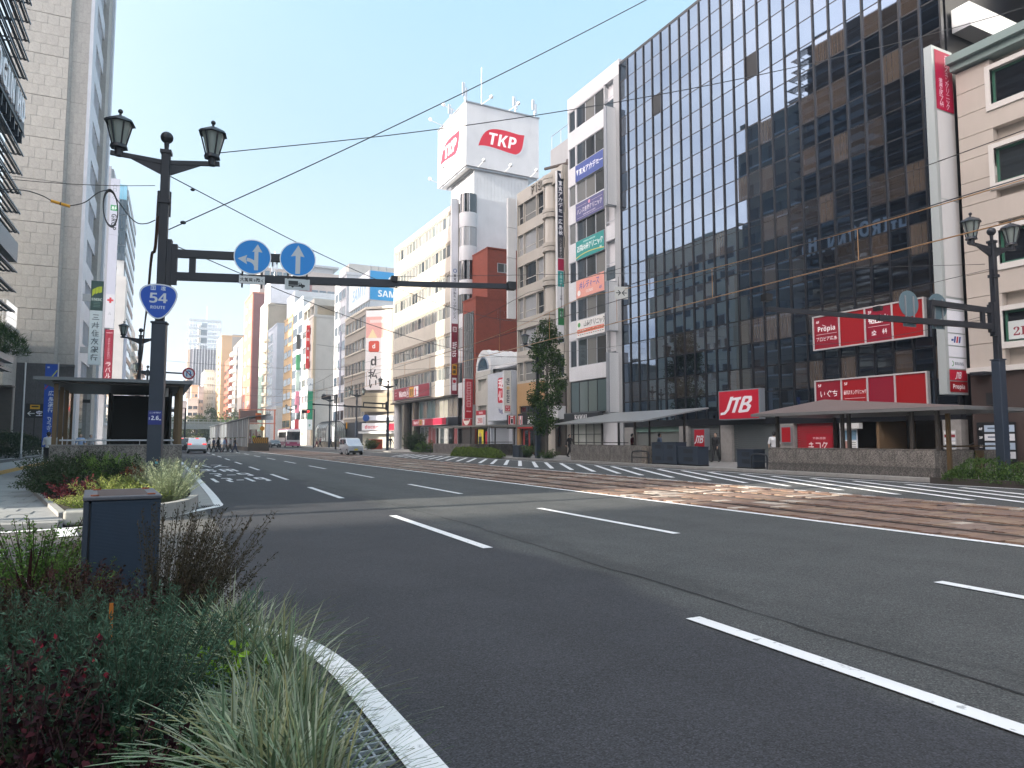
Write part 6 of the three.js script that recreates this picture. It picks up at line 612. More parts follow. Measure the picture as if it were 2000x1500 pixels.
// ---------- subway entrances ----------
{
  const T = thing('subway_entrance', 'left subway entrance with a granite wall, bronze posts and a flat dark canopy', 'subway entrance');
  for (let i = 0; i < 4; i++) part(T, 'granite_panel', RB(-3.25 + i * 1.113, -3.25 + i * 1.113 + 1.107, 0.1, 1.26, -31.35, -31.1, 0.008, 1), mGranite);
  for (let i = 0; i < 5; i++) for (const x of [-3.25, 0.95]) part(T, 'granite_panel', RB(x, x + 0.25, 0.1, 1.26, -37.3 + i * 1.19, -37.3 + i * 1.19 + 1.18, 0.008, 1), mGranite);
  part(T, 'coping', [RB(-3.28, 1.23, 1.262, 1.3, -31.4, -31.06, 0.01, 1)], mConcrete); part(T, 'handrail', [rod([-2.95, 1.46, -31.2], [0.9, 1.46, -31.2], 0.03), ...[-2.7, -1.5, -0.3, 0.8].map((x) => rod([x, 1.29, -31.2], [x, 1.46, -31.2], 0.015))], mAlu);
  for (const [x, z] of [[-3.12, -31.2], [1.1, -31.2], [-3.12, -33.2], [1.1, -33.2], [-3.12, -35.2], [1.1, -35.2], [-3.12, -37.2], [1.1, -37.2]]) part(T, 'post', B(x - 0.07, x + 0.07, 0.15, 3.62, z - 0.07, z + 0.07), mBronze);
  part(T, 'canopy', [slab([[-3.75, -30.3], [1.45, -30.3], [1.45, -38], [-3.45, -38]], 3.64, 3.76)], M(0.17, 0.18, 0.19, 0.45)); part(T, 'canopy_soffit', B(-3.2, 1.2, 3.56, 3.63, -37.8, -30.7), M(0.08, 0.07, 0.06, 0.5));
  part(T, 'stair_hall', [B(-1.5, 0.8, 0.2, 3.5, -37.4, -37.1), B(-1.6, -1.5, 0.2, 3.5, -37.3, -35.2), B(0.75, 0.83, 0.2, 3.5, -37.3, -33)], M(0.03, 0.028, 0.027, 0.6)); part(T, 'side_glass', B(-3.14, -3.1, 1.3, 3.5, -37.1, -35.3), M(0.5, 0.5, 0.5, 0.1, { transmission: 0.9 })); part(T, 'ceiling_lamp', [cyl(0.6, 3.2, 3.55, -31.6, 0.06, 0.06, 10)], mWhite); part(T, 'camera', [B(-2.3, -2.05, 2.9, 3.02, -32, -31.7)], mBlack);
  // near right
  const U = thing('subway_entrance', 'nearest right subway entrance with a granite wall and a brown hipped canopy', 'subway entrance');
  for (let i = 0; i < 5; i++) { part(U, 'granite_panel', RB(24.5, 24.78, 0.5, 1.1, -23.0 + i * 1.5, -23.0 + i * 1.5 + 1.49, 0.008, 1), mGranite); part(U, 'granite_plinth', RB(24.46, 24.8, 0.1, 0.497, -23.0 + i * 1.5, -23.0 + i * 1.5 + 1.49, 0.008, 1), M(0.2, 0.185, 0.17, 0.6, { map: nGranite })); }
  part(U, 'coping', RB(24.48, 24.82, 1.102, 1.14, -23.02, -15.48, 0.01, 1), mGranite);
  for (let i = 0; i < 3; i++) part(U, 'granite_panel', RB(24.8 + i * 1.3, 24.8 + i * 1.3 + 1.29, 0.1, 1.1, -15.75, -15.5, 0.008, 1), mGranite); part(U, 'bronze_panel', B(26.8, 27.3, 0.15, 1.1, -15.48, -15.42), mBronze); part(U, 'handrail', rod([24.8, 1.25, -15.5], [28.5, 1.25, -15.5], 0.03), mBronze);
  for (const z of [-22.6, -19.3, -19.0, -16.4, -15.45]) part(U, 'post', B(24.6, 24.72, 1.1, 2.5, z - 0.06, z + 0.06), mBrown); for (const z of [-22.6, -19, -15.5]) part(U, 'post', B(28.3, 28.42, 0.15, 2.5, z - 0.06, z + 0.06), mBrown); part(U, 'post', B(24.86, 24.98, 0.15, 2.4, -15.3, -15.18), mBronze);
  { const y0 = 2.5, y1 = 2.62, a = [24.1, y1, -23.6], b = [24.1, y1, -14.2], c = [29, y1, -14.2], d = [29, y1, -23.6], r1 = [26.5, 3.25, -21.6], r2 = [26.5, 2.75, -16.5]; const g = new THREE.BufferGeometry(), q = [a, r2, r1, a, b, r2, b, c, r2, c, r1, r2, c, d, r1, d, a, r1]; g.setAttribute('position', new THREE.Float32BufferAttribute(q.flat(), 3)); g.computeVertexNormals(); uvm(g); part(U, 'canopy_roof', g, M(0.16, 0.12, 0.11, 0.6)); part(U, 'canopy_fascia', [B(24.1, 29, y0, y1 - 0.003, -23.6, -14.2)], M(0.17, 0.17, 0.17, 0.5)); }
  part(U, 'stair_wall', B(28.5, 28.7, 0.15, 1.1, -23, -15.5), mGranite);
  // middle right
  const V = thing('subway_entrance', 'middle right subway entrance with a tilted flat grey canopy by the tree', 'subway entrance');
  for (let i = 0; i < 5; i++) part(V, 'granite_panel', RB(23.6 + 0.9, 24.78, 0.1, 1.12, -39.6 + i * 1.5, -39.6 + i * 1.5 + 1.49, 0.008, 1), mGranite); part(V, 'coping', RB(24.48, 24.82, 1.122, 1.16, -39.6, -32.1, 0.01, 1), mGranite); part(V, 'end_pier', RB(24.5, 25.0, 0.1, 1.12, -32.1, -31.7, 0.01, 1), M(0.4, 0.34, 0.28, 0.6, { map: nGranite })); part(V, 'handrail', [rod([24.6, 1.3, -39.5], [24.6, 1.3, -33.5], 0.025)], mBlack);
  for (const z of [-39.5, -36.2, -32.9]) part(V, 'post', [B(24.6, 24.7, z > -32 ? 0.15 : 1.16, 2.5, z - 0.05, z + 0.05), B(28.2, 28.3, 0.15, 3.1, z - 0.05, z + 0.05)], mBrown); { const g = slab([[24.1, -31.5], [28.9, -31.5], [28.9, -41], [24.1, -41]], 2.45, 2.53), p = g.attributes.position; for (let i = 0; i < p.count; i++) p.setY(i, p.getY(i) + (p.getX(i) - 24.1) * 0.17); g.computeVertexNormals(); part(V, 'canopy', g, M(0.27, 0.28, 0.28, 0.4, { metalness: 0.2 })); } part(V, 'stair_wall', B(28.3, 28.5, 0.15, 1.1, -39, -32), mGranite); part(V, 'lower_panel', B(24.9, 25.0, 0.15, 1.1, -31.6, -30.4), mBlueGrey);
  // far right
  const X = thing('subway_entrance', 'farthest right subway entrance with a low granite wall behind the clipped hedge', 'subway entrance');
  for (let i = 0; i < 6; i++) part(X, 'granite_panel', RB(24.6, 24.85, 0.1, 1.1, -65 + i * 1.5, -65 + i * 1.5 + 1.49, 0.01, 1), M(0.32, 0.28, 0.26, 0.6, { map: nGranite })); for (let i = 0; i < 3; i++) part(X, 'granite_panel', RB(24.85 + i * 1.3, 24.85 + i * 1.3 + 1.29, 0.1, 1.1, -56.2, -56.0, 0.01, 1), mGranite); part(X, 'canopy', B(24.4, 29, 2.55, 2.68, -64.5, -52), M(0.3, 0.28, 0.25, 0.5)); for (const z of [-64, -60, -56.1, -52.4]) part(X, 'post', [B(24.6, 24.7, 0.15, 2.55, z - 0.05, z + 0.05), B(28.8, 28.9, 0.15, 2.55, z - 0.05, z + 0.05)], mBrown); part(X, 'handrail', rod([24.9, 1.25, -56.05], [28.6, 1.25, -56.05], 0.03), mBrown);
  // glass arched one across the crossing
  const Gc = thing('glass_canopy', 'arched glass subway canopy on a stone base across the crossing', 'subway entrance'); part(Gc, 'base', B(27.5, 31, 0.1, 1.1, -134, -125), M(0.5, 0.44, 0.34, 0.7, { map: nGranite })); for (let i = 0; i < 7; i++) { const t = new THREE.TorusGeometry(1.75, 0.06, 6, 16, Math.PI); t.translate(29.2, 3.0, -133.8 + i * 1.45); part(Gc, 'rib', [t, rod([27.45, 1.1, -133.8 + i * 1.45], [27.45, 3, -133.8 + i * 1.45], 0.06), rod([30.95, 1.1, -133.8 + i * 1.45], [30.95, 3, -133.8 + i * 1.45], 0.06)], mDark); } const hc = new THREE.CylinderGeometry(1.72, 1.72, 8.7, 20, 1, true, 0, Math.PI).rotateX(Math.PI / 2).rotateZ(Math.PI / 2).translate(29.2, 3, -129.4); part(Gc, 'glass_roof', hc, M(0.6, 0.66, 0.66, 0.08, { transmission: 0.75, side: THREE.DoubleSide })); for (const x of [27.45, 30.95]) part(Gc, 'side_glass', B(x - 0.02, x + 0.02, 1.1, 3, -133.8, -125.1), M(0.5, 0.58, 0.58, 0.1, { transmission: 0.7 })); part(Gc, 'yellow_sign', B(30.9, 33, 3.4, 4.5, -124.9, -124.7), M(0.8, 0.4, 0.02, 0.5));
}
// ---------- cabinets, rails, boxes ----------
{
  const K = thing('utility_cabinet', 'dark blue grey street cabinet with a rust brown top in the near bed', 'cabinet', [-0.155, 0, -6.45], 0.06);
  part(K, 'body', RB(-0.225, 0.265, 0.1, 1.02, -0.95, -0.004, 0.012, 2), M(0.034, 0.052, 0.08, 0.42, { map: nMetal, specularIntensity: 0.6 })); part(K, 'side_door', RB(-0.275, -0.235, 0.1, 1.02, -0.95, 0.0, 0.01, 1), mBlueGrey); part(K, 'door_gap', B(-0.236, -0.224, 0.1, 1.0, -0.9, -0.02), mBlack);
  part(K, 'mesh_panel', F('f', 0).panel(-0.215, 0.255, 0.12, 1.0, 0.0), M(0.032, 0.05, 0.078, 0.5, { map: nMetal, specularIntensity: 0.5, bumpMap: grain(256, (u, v) => 0.5 + 0.25 * Math.cos(u * 6.283 * 40) + 0.25 * Math.cos(v * 6.283 * 40), 0.5), bumpScale: 0.002 })); part(K, 'top_plate', RB(-0.28, 0.27, 1.022, 1.052, -0.96, 0.012, 0.008, 1), M(0.09, 0.09, 0.105, 0.45, { map: nMetal })); part(K, 'rust_patch', [flat([[-0.18, -0.06], [0.18, -0.06], [0.18, -0.88], [-0.18, -0.88]], 1.0535)], M(0.1, 0.07, 0.065, 0.75, { map: nStone })); for (const [x, z] of [[-0.2, -0.1], [0.2, -0.1], [-0.18, -0.85], [0.2, -0.85]]) part(K, 'rust_bolt', cyl(x, 1.053, 1.062, z, 0.03, 0.03, 8), M(0.25, 0.07, 0.03, 0.9));
  const cab = (label, x, z0, z1, h, n) => { const C = thing('utility_cabinet', label, 'cabinet', [0, 0, 0], 0, null); part(C, 'plinth', B(x, x + 0.7, 0.12, 0.22, z0 - 0.02, z1 + 0.02), mBlack); for (let i = 0; i < n; i++) { const w = (z1 - z0) / n, d = part(C, 'door', RB(x - 0.012, x + 0.7, 0.22, h, z0 + i * w + 0.004, z0 + (i + 1) * w - 0.004, 0.012, 1), mBlueGrey); part(d, 'vent', [0.4, h - 0.3].flatMap((y) => [0, 1, 2, 3].map((k) => B(x - 0.022, x - 0.012, y + k * 0.05, y + 0.025 + k * 0.05, z0 + (i + 0.3) * w, z0 + (i + 0.75) * w))), mBlack); } part(C, 'cap', B(x - 0.03, x + 0.72, h, h + 0.03, z0 - 0.02, z1 + 0.02), mBlueGrey); };
  cab('taller dark two door street cabinet on the right pavement by the middle subway entrance', 24.5, -31.2, -29.2, 1.32, 2); cab('lower dark street cabinet joined to the taller one on the right pavement', 24.55, -29.1, -27.6, 1.1, 1); cab('single blue grey street cabinet standing alone near the red shutter', 24.55, -24.95, -23.9, 1.02, 1);
  const U = (label, z0, z1) => { const T = thing('guard_rail', label, 'railing', [0, 0, 0]); part(T, 'rail', wire([[24.5, 0.13, z0], [24.5, 0.72, z0], [24.5, 0.8, z0 + 0.08], [24.5, 0.8, z1 - 0.08], [24.5, 0.72, z1], [24.5, 0.13, z1]], 0.035, 60, 8), mDark); part(T, 'lower_bar', rod([24.5, 0.5, z0], [24.5, 0.5, z1], 0.022), mDark); }; U('dark U shaped guard rail left of the double cabinets', -33.0, -31.5); U('dark U shaped guard rail right of the lone cabinet', -24.0, -23.1); U('dark guard rail by the shrubs at the far subway wall', -66.6, -65.4);
  const bo = thing('post_cabinet', 'pair of dark waist high boxes at the foot of the post by the tree', 'cabinet'); part(bo, 'body', RB(24.5, 25.1, 0.1, 1.05, -47.9, -46.9, 0.02), mBlueGrey); part(bo, 'side_body', RB(24.5, 25.1, 0.1, 1.0, -46.8, -46.2, 0.02), mDark); part(bo, 'cap', B(24.46, 25.14, 1.051, 1.08, -47.95, -46.85), mGreyMetal);
  const st = thing('stone_column', 'rough granite gate column at the right edge behind the bush', 'column'); part(st, 'shaft', cyl(26.6, 0.1, 2.45, -12.55, 0.36, 0.36, 24), mGranite); part(st, 'cap', cyl(26.6, 2.45, 2.5, -12.55, 0.38, 0.36, 24), mGranite);
  const bl = thing('banner_sign', 'tall blue bank banner sign with white Japanese letters left of the subway entrance', 'sign', [-6.22, 0, -58.5], -0.05); part(bl, 'sign_box', B(-0.34, 0.4, 0.95, 6.75, -0.12, -0.02), M(0.03, 0.07, 0.3, 0.4)); part(bl, 'sign_face', F('f', 0).panel(-0.33, 0.39, 1.0, 6.7, 0), printed(tex(128, 930, (g, w, h) => { fill(g, '#1c4fb2', 0, 0, w, h); lat(g, '»', 32, 30, 46, { c: '#dce8f6' }); g.strokeStyle = '#d6d832'; g.lineWidth = 11; g.beginPath(); g.moveTo(62, 156); g.lineTo(124, 66); g.stroke(); g.strokeStyle = '#b8234a'; g.beginPath(); g.moveTo(4, 282); g.lineTo(52, 214); g.stroke(); jt(g, '広島銀行', 46, 300, 60, { v: 1, c: '#e4eaf4', w: 0.1, sp: 1.05 }); jt(g, 'ひろぎん証券', 44, 588, 54, { v: 1, c: '#e4eaf4', w: 0.1, sp: 1.0 }); }))); part(bl, 'post', [B(0.4, 0.46, 0.1, 6.85, -0.1, -0.04), B(-0.3, -0.24, 0.1, 0.95, -0.1, -0.04)], mAlu);
  const pk = thing('parking_sign', 'black parking board with a yellow panel, a white arrow and a lit vacancy sign', 'sign', [-8.9, 0, -74]); part(pk, 'board', B(-0.68, 0.68, 3.35, 4.6, -0.1, 0), mBlack); part(pk, 'sign_face', F('f', 0.01).panel(-0.66, 0.66, 3.38, 4.58, 0), printed(tex(132, 120, (g, w, h) => { fill(g, '#0a0a0c', 0, 0, w, h); fill(g, '#d9a414', 30, 8, 72, 38); fill(g, '#2a2208', 40, 18, 52, 12); g.strokeStyle = '#dfe2e2'; g.lineWidth = 7; g.beginPath(); g.moveTo(66, 84); g.lineTo(18, 84); g.moveTo(36, 64); g.lineTo(16, 84); g.lineTo(36, 104); g.stroke(); jt(g, '空', 76, 60, 48, { c: '#f0ecfa', w: 0.13 }); }))); part(pk, 'post', B(-0.05, 0.05, 0.1, 3.35, -0.1, -0.02), mBlack);
  const fp = thing('flagpole', 'thin white flagpole rising beside the bank canopy', 'pole', [-7.9, 0, -60]); part(fp, 'pole', cyl(0, 0.1, 6.9, 0, 0.06, 0.05, 10), mWhite); part(fp, 'base_ring', cyl(0, 0.1, 0.5, 0, 0.1, 0.08, 10), mGreyMetal);
  const rb = thing('red_box', 'red and grey box standing on the pavement by the phone shop', 'box'); part(rb, 'body', RB(27.0, 28.6, 0.1, 1.5, -96.5, -95, 0.08), M(0.42, 0.06, 0.03, 0.5)); part(rb, 'side_body', RB(26.6, 26.98, 0.1, 1.4, -96.5, -95, 0.05), mGreyMetal);
}
// ---------- tram stop, footbridge, signals ----------
{
  const T = thing('tram_stop', 'tram stop island with a tall grey steel screen, a sloping roof and chevron boards', 'tram stop'), gs = M(0.22, 0.23, 0.24, 0.45, { metalness: 0.35 }), a = [11.55, -97.2], b = [12.6, -178], n = 34;
  const P = (k, dx = 0) => [a[0] + (b[0] - a[0]) * k + dx, a[1] + (b[1] - a[1]) * k];
  part(T, 'platform', slab([[11.3, -96.2], [13.9, -96.2], [15, -178], [12.4, -178]], 0, 0.5), M(0.1, 0.08, 0.065, 0.85, { map: nStone })); for (let i = 0; i < n; i++) { const p = P(i / n), q = P((i + 0.94) / n); part(T, 'screen_panel', [beam([p[0], 1.1, p[1]], [q[0], 1.1, q[1]], 0.05, 1.15), beam([p[0], 3.0, p[1]], [q[0], 3.0, q[1]], 0.03, 2.4)], i % 3 ? gs : M(0.33, 0.37, 0.4, 0.4, { metalness: 0.2 })); part(T, 'post', [B(p[0] - 0.08, p[0] + 0.02, 0.5, 4.3, p[1] - 0.05, p[1] + 0.05)], gs); }
  part(T, 'roof', [(() => { const g = slab([[11.3, -96.5], [14.1, -96.5], [15.1, -178], [12.3, -178]], 4.3, 4.42); const p = g.attributes.position; for (let i = 0; i < p.count; i++) p.setY(i, p.getY(i) + (p.getX(i) - 11.3 + (p.getZ(i) + 96.5) * 0.0123) * 0.13); g.computeVertexNormals(); return g; })()], M(0.13, 0.14, 0.15, 0.5)); part(T, 'pale_post', cyl(11.5, 0.3, 4.4, -97.4, 0.1, 0.1, 10), M(0.5, 0.4, 0.3, 0.5));  // end post in a pale warm tone
  part(T, 'end_wall', B(11.35, 13.85, 0.5, 1.0, -96.4, -96.2), M(0.09, 0.07, 0.05, 0.8)); part(T, 'chevron_board', F('f', -96.18).panel(11.9, 13.8, 1.0, 1.75, 0), printed(tex(256, 100, (g, w, h) => { fill(g, '#17140e', 0, 0, w, h); g.strokeStyle = '#d99a18'; g.lineWidth = 13; for (let i = 0; i < 8; i++) { g.beginPath(); g.moveTo(30 + i * 34, 0); g.lineTo(10 + i * 34, 50); g.lineTo(30 + i * 34, 100); g.stroke(); } }))); part(T, 'board_frame', B(11.9, 13.8, 1.0, 1.75, -96.3, -96.19), mBlack); part(T, 'orange_sign', B(12.3, 13.0, 4.0, 4.9, -97.5, -97.3), M(0.7, 0.16, 0.03, 0.5)); part(T, 'orange_disc', new THREE.CylinderGeometry(0.3, 0.3, 0.05, 20).rotateX(Math.PI / 2).translate(13.1, 2.9, -97), M(0.7, 0.3, 0.02, 0.5)); part(T, 'name_board', B(13.0, 15, 4.1, 4.7, -101, -100.9), M(0.6, 0.62, 0.66, 0.5));
  const Fb = thing('footbridge', 'pale grey pedestrian bridge spanning the street in the distance', 'footbridge'); part(Fb, 'deck', B(-2, 30, 4.5, 6.0, -232, -228), lt(0.5, 0.52, 0.5)); part(Fb, 'rail', [B(-2, 30, 7.2, 7.35, -228.1, -228), ...Array.from({ length: 26 }, (_, i) => B(-1.5 + i * 1.2, -1.35 + i * 1.2, 6, 7.2, -228.1, -228))], lt(0.55, 0.56, 0.52)); part(Fb, 'rail_panel', B(-2, 30, 6.1, 6.7, -228.08, -228.02), lt(0.5, 0.5, 0.46)); part(Fb, 'pier', [B(3, 4, 0, 4.5, -231, -229), B(28, 29, 0, 4.5, -231, -229)], mConcrete);
  const sig = (label, x, y, z, lit, back) => { const S = thing('traffic_light', label, 'traffic light'); part(S, 'housing', RB(x - 0.65, x + 0.65, y - 0.24, y + 0.24, z - 0.2, z, 0.06), mDark); part(S, 'pole', [cyl(x + 1.4, 0.1, y + 0.4, z - 0.1, 0.12, 0.1, 10), rod([x + 1.4, y + 0.35, z - 0.1], [x - 0.6, y + 0.35, z - 0.1], 0.06)], mDark); if (!back) [-0.4, 0, 0.4].forEach((d, i) => { const on = i === lit; const m = on ? M(0.9, 0.05, 0.04, 0.4, { emissive: new THREE.Color().setRGB(i === 2 ? 1 : 0.05, i === 2 ? 0.02 : 0.8, i === 2 ? 0.02 : 0.5), emissiveIntensity: 1.2 }) : M(0.03, 0.03, 0.03, 0.3); part(S, 'signal_lens', new THREE.CylinderGeometry(0.15, 0.15, 0.04, 16).rotateX(Math.PI / 2).translate(x + d, y, z + 0.02), m); part(S, 'visor', new THREE.CylinderGeometry(0.17, 0.17, 0.2, 12, 1, true, Math.PI / 2, Math.PI).rotateX(Math.PI / 2).translate(x + d, y, z + 0.1), mBlack); if (on) { const l = new THREE.PointLight(i === 2 ? 0xff2010 : 0x20ffb0, 0.8, 8); l.position.set(x + d, y, z + 0.3); l.castShadow = true; scene.add(l); } }); };
  sig('traffic light with its red lamp lit right of the tram stop', 22.6, 6.0, -118, 2); sig('traffic light back seen on the arm near the phone shop', 21.5, 7.2, -98, -1, true); sig('traffic light with its red lamp lit beyond the left subway roof', 3.2, 5.6, -112, 2);
  const gp = thing('route_board', 'dark red and grey framed road direction board seen from behind', 'road sign'); part(gp, 'frame', [B(18, 26, 8.1, 8.35, -171, -170.8), B(18, 26, 5.0, 5.2, -171, -170.8), B(25.6, 25.9, 0, 8.4, -171, -170.7), B(18, 18.2, 5.0, 8.3, -171, -170.8)], M(0.32, 0.1, 0.06, 0.5)); part(gp, 'board', B(18.3, 22, 5.3, 8, -171.2, -171.02), M(0.12, 0.06, 0.05, 0.6));
}

// ---------- vehicles ----------
function hull(pts, w, belt, taper, bev = 0.06) { // side outline pulled to width w, leaning in above the belt line
  const s = new THREE.Shape(new THREE.CatmullRomCurve3(pts.map((p) => new THREE.Vector3(p[0], p[1], 0)), true, 'catmullrom', 0.15).getPoints(90).map((v) => new THREE.Vector2(v.x, v.y)));
  const g = new THREE.ExtrudeGeometry(s, { depth: w - 2 * bev, bevelEnabled: true, bevelThickness: bev, bevelSize: bev, bevelOffset: -bev, bevelSegments: 3, steps: 1 }); g.translate(0, 0, -w / 2 + bev); const p = g.attributes.position; for (let i = 0; i < p.count; i++) if (p.getY(i) > belt) p.setZ(i, p.getZ(i) * (1 - (p.getY(i) - belt) * taper)); g.computeVertexNormals(); g.rotateY(-Math.PI / 2); return uvm(g); } // nose looks to +z
function quad(a, b, c, d) { const g = new THREE.BufferGeometry(); g.setAttribute('position', new THREE.Float32BufferAttribute([...a, ...b, ...c, ...a, ...c, ...d], 3)); g.computeVertexNormals(); return uvm(g); }
function wheels(T, zs, x, r) { for (const z of zs) for (const s of [-1, 1]) { const w = part(T, 'wheel', new THREE.CylinderGeometry(r, r, 0.19, 24).rotateZ(Math.PI / 2).translate(s * x, r, z), mRubber); part(w, 'rim', [new THREE.CylinderGeometry(r * 0.62, r * 0.62, 0.02, 20).rotateZ(Math.PI / 2).translate(s * (x + 0.1), r, z), ...[0, 1, 2, 3, 4].map((k) => B(-0.01, 0.01, -0.03, r * 0.6, -0.03, 0.03).rotateX(k * 1.2566).translate(s * (x + 0.112), r, z))], mAlu); } }
const car1 = (c) => new THREE.MeshPhysicalMaterial({ color: new THREE.Color().setRGB(...c), roughness: 0.35, clearcoat: 1, clearcoatRoughness: 0.05, metalness: 0.25 });
const mHead = M(0.75, 0.78, 0.8, 0.1, { clearcoat: 1 }), tailOn = M(0.5, 0.01, 0.01, 0.3, { emissive: new THREE.Color().setRGB(1, 0.03, 0.02), emissiveIntensity: 0.8 }), mTail = M(0.3, 0.01, 0.01, 0.25);
function car(name, label, p, yaw, c, o) {
  const T = thing(name, label, o.cat || 'car', p, yaw), m = car1(c), { L, w, h, belt } = o, hl = L / 2, tp = o.taper || 0.16, hw = (y) => w / 2 * (1 - Math.max(0, y - belt) * tp);
  part(T, 'body', hull(o.out, w, belt, tp), m);
  const q = (n, a, b) => part(T, n, a, b), e = 0.012, g = gDark;
  const [wf0, wf1, rr0, rr1] = o.glass; // [z, y] corners: windscreen foot and head, rear window head and foot
  q('windscreen', quad([-hw(wf0[1]) + 0.1, wf0[1], wf0[0] + e], [hw(wf0[1]) - 0.1, wf0[1], wf0[0] + e], [hw(wf1[1]) - 0.12, wf1[1], wf1[0] + e], [-hw(wf1[1]) + 0.12, wf1[1], wf1[0] + e]), g);
  q('rear_window', quad([hw(rr1[1]) - 0.12, rr1[1], rr1[0] - e], [-hw(rr1[1]) + 0.12, rr1[1], rr1[0] - e], [-hw(rr0[1]) + 0.14, rr0[1], rr0[0] - e], [hw(rr0[1]) - 0.14, rr0[1], rr0[0] - e]), g);
  for (const s of [-1, 1]) { const X = (y) => s * (hw(y) + 0.008), mid = (wf1[0] + rr0[0]) / 2, y0 = belt + 0.03, y1 = wf1[1] - 0.05; q('side_window', quad([X(y0), y0, wf0[0] - 0.15], [X(y0), y0, mid + 0.05], [X(y1), y1, mid + 0.05], [X(y1), y1, wf1[0] - 0.05]), g); q('side_window', quad([X(y0), y0, mid - 0.05], [X(y0), y0, rr1[0] + 0.3], [X(y1), y1, rr0[0] + 0.1], [X(y1), y1, mid - 0.05]), g); q('mirror', RB(s * (w / 2 + 0.02) - 0.08, s * (w / 2 + 0.02) + 0.08, belt, belt + 0.15, wf0[0] - 0.3, wf0[0] - 0.18, 0.03), m); }
  wheels(T, o.ax, w / 2 - 0.1, o.r || 0.3); for (const z of o.ax) for (const s of [-1, 1]) part(T, 'wheel_arch', new THREE.CylinderGeometry((o.r || 0.3) * 1.16, (o.r || 0.3) * 1.16, 0.02, 24).rotateZ(Math.PI / 2).translate(s * (w / 2 - 0.004), o.r || 0.3, z), mBlack);
  for (const s of [-1, 1]) { q('headlight', RB(s * (w / 2 - 0.24) - 0.16, s * (w / 2 - 0.24) + 0.16, o.hy, o.hy + 0.16, hl - 0.16, hl - 0.0, 0.04), mHead); q('tail_light', RB(s * (w / 2 - 0.2) - 0.18, s * (w / 2 - 0.2) + 0.18, o.ty, o.ty + (o.th || 0.14), -hl - 0.012, -hl + 0.2, 0.03), o.brake ? tailOn : mTail); }
  q('front_bumper', RB(-w / 2 + 0.1, w / 2 - 0.1, 0.22, 0.42, hl - 0.1, hl + 0.02, 0.04), mBlack); q('rear_bumper', RB(-w / 2 + 0.06, w / 2 - 0.06, 0.22, 0.48, -hl - 0.02, -hl + 0.1, 0.04), mBlack); q('grille', RB(-w / 2 + 0.42, w / 2 - 0.42, o.hy - 0.06, o.hy + 0.1, hl - 0.06, hl + 0.018, 0.02), o.chrome ? mAlu : mBlack);
  q('number_plate', B(-0.17, 0.17, 0.44, 0.6, hl + 0.02, hl + 0.03), M(...(o.plate || [0.8, 0.8, 0.8]), 0.5)); q('number_plate', B(-0.17, 0.17, o.ry || 0.8, (o.ry || 0.8) + 0.16, -hl - 0.02, -hl - 0.01), M(...(o.plate || [0.8, 0.8, 0.8]), 0.5)); if (o.brake) q('brake_light', B(-0.14, 0.14, h - 0.12, h - 0.07, rr0[0] - 0.04, rr0[0] + 0.02), tailOn);
  return T;
}
const suv = { L: 4.5, w: 1.84, h: 1.69, belt: 1.02, taper: 0.2, out: [[2.24, 0.3], [2.26, 0.75], [2.1, 0.95], [1.1, 1.08], [0.4, 1.58], [-0.4, 1.68], [-1.7, 1.62], [-2.14, 1.1], [-2.24, 0.9], [-2.22, 0.3], [-1.8, 0.22], [1.8, 0.22]], glass: [[0.98, 1.12], [0.36, 1.56], [-1.78, 1.5], [-2.12, 1.1]], ax: [1.38, -1.36], r: 0.35, hy: 0.74, ty: 0.92, brake: true, ry: 0.72 };
car('parked_car', 'white sport utility car seen from behind with brake lamps lit', [4.65, 0, -84], Math.PI - 0.03, [0.75, 0.76, 0.78], { ...suv, cat: 'car' });
car('parked_car', 'black car braking ahead of the white sport utility car', [3.5, 0, -92], Math.PI - 0.03, [0.015, 0.015, 0.017], suv);
const kei = { L: 3.4, w: 1.48, h: 1.66, belt: 0.98, taper: 0.13, out: [[1.68, 0.25], [1.7, 0.7], [1.62, 0.9], [1.05, 1.04], [0.5, 1.56], [0, 1.64], [-1.4, 1.6], [-1.62, 1.45], [-1.7, 0.9], [-1.68, 0.25], [-1.3, 0.2], [1.3, 0.2]], glass: [[1.0, 1.06], [0.5, 1.52], [-1.6, 1.44], [-1.68, 1.02]], ax: [1.15, -1.2], r: 0.28, hy: 0.74, ty: 0.8, th: 0.4, chrome: true, plate: [0.75, 0.6, 0.02] };
car('minicar', 'silver tall minicar driving towards the viewer with a yellow number plate', [17.7, 0, -69.3], 0.02, [0.55, 0.57, 0.62], kei);
const sedan = { L: 4.4, w: 1.7, h: 1.45, belt: 0.9, taper: 0.3, out: [[2.16, 0.28], [2.18, 0.6], [2.0, 0.78], [0.95, 0.92], [0.2, 1.38], [-0.9, 1.4], [-1.6, 0.98], [-2.14, 0.92], [-2.18, 0.3], [-1.7, 0.22], [1.7, 0.22]], glass: [[0.9, 0.95], [0.2, 1.34], [-0.95, 1.34], [-1.55, 0.98]], ax: [1.32, -1.3], r: 0.31, hy: 0.62, ty: 0.72 };
car('parked_car', 'dark grey saloon car waiting beside the coach', [20.6, 0, -136], 0, [0.06, 0.065, 0.075], sedan); car('parked_car', 'dark maroon saloon car behind the grey saloon', [19.4, 0, -146], 0, [0.05, 0.02, 0.025], sedan);
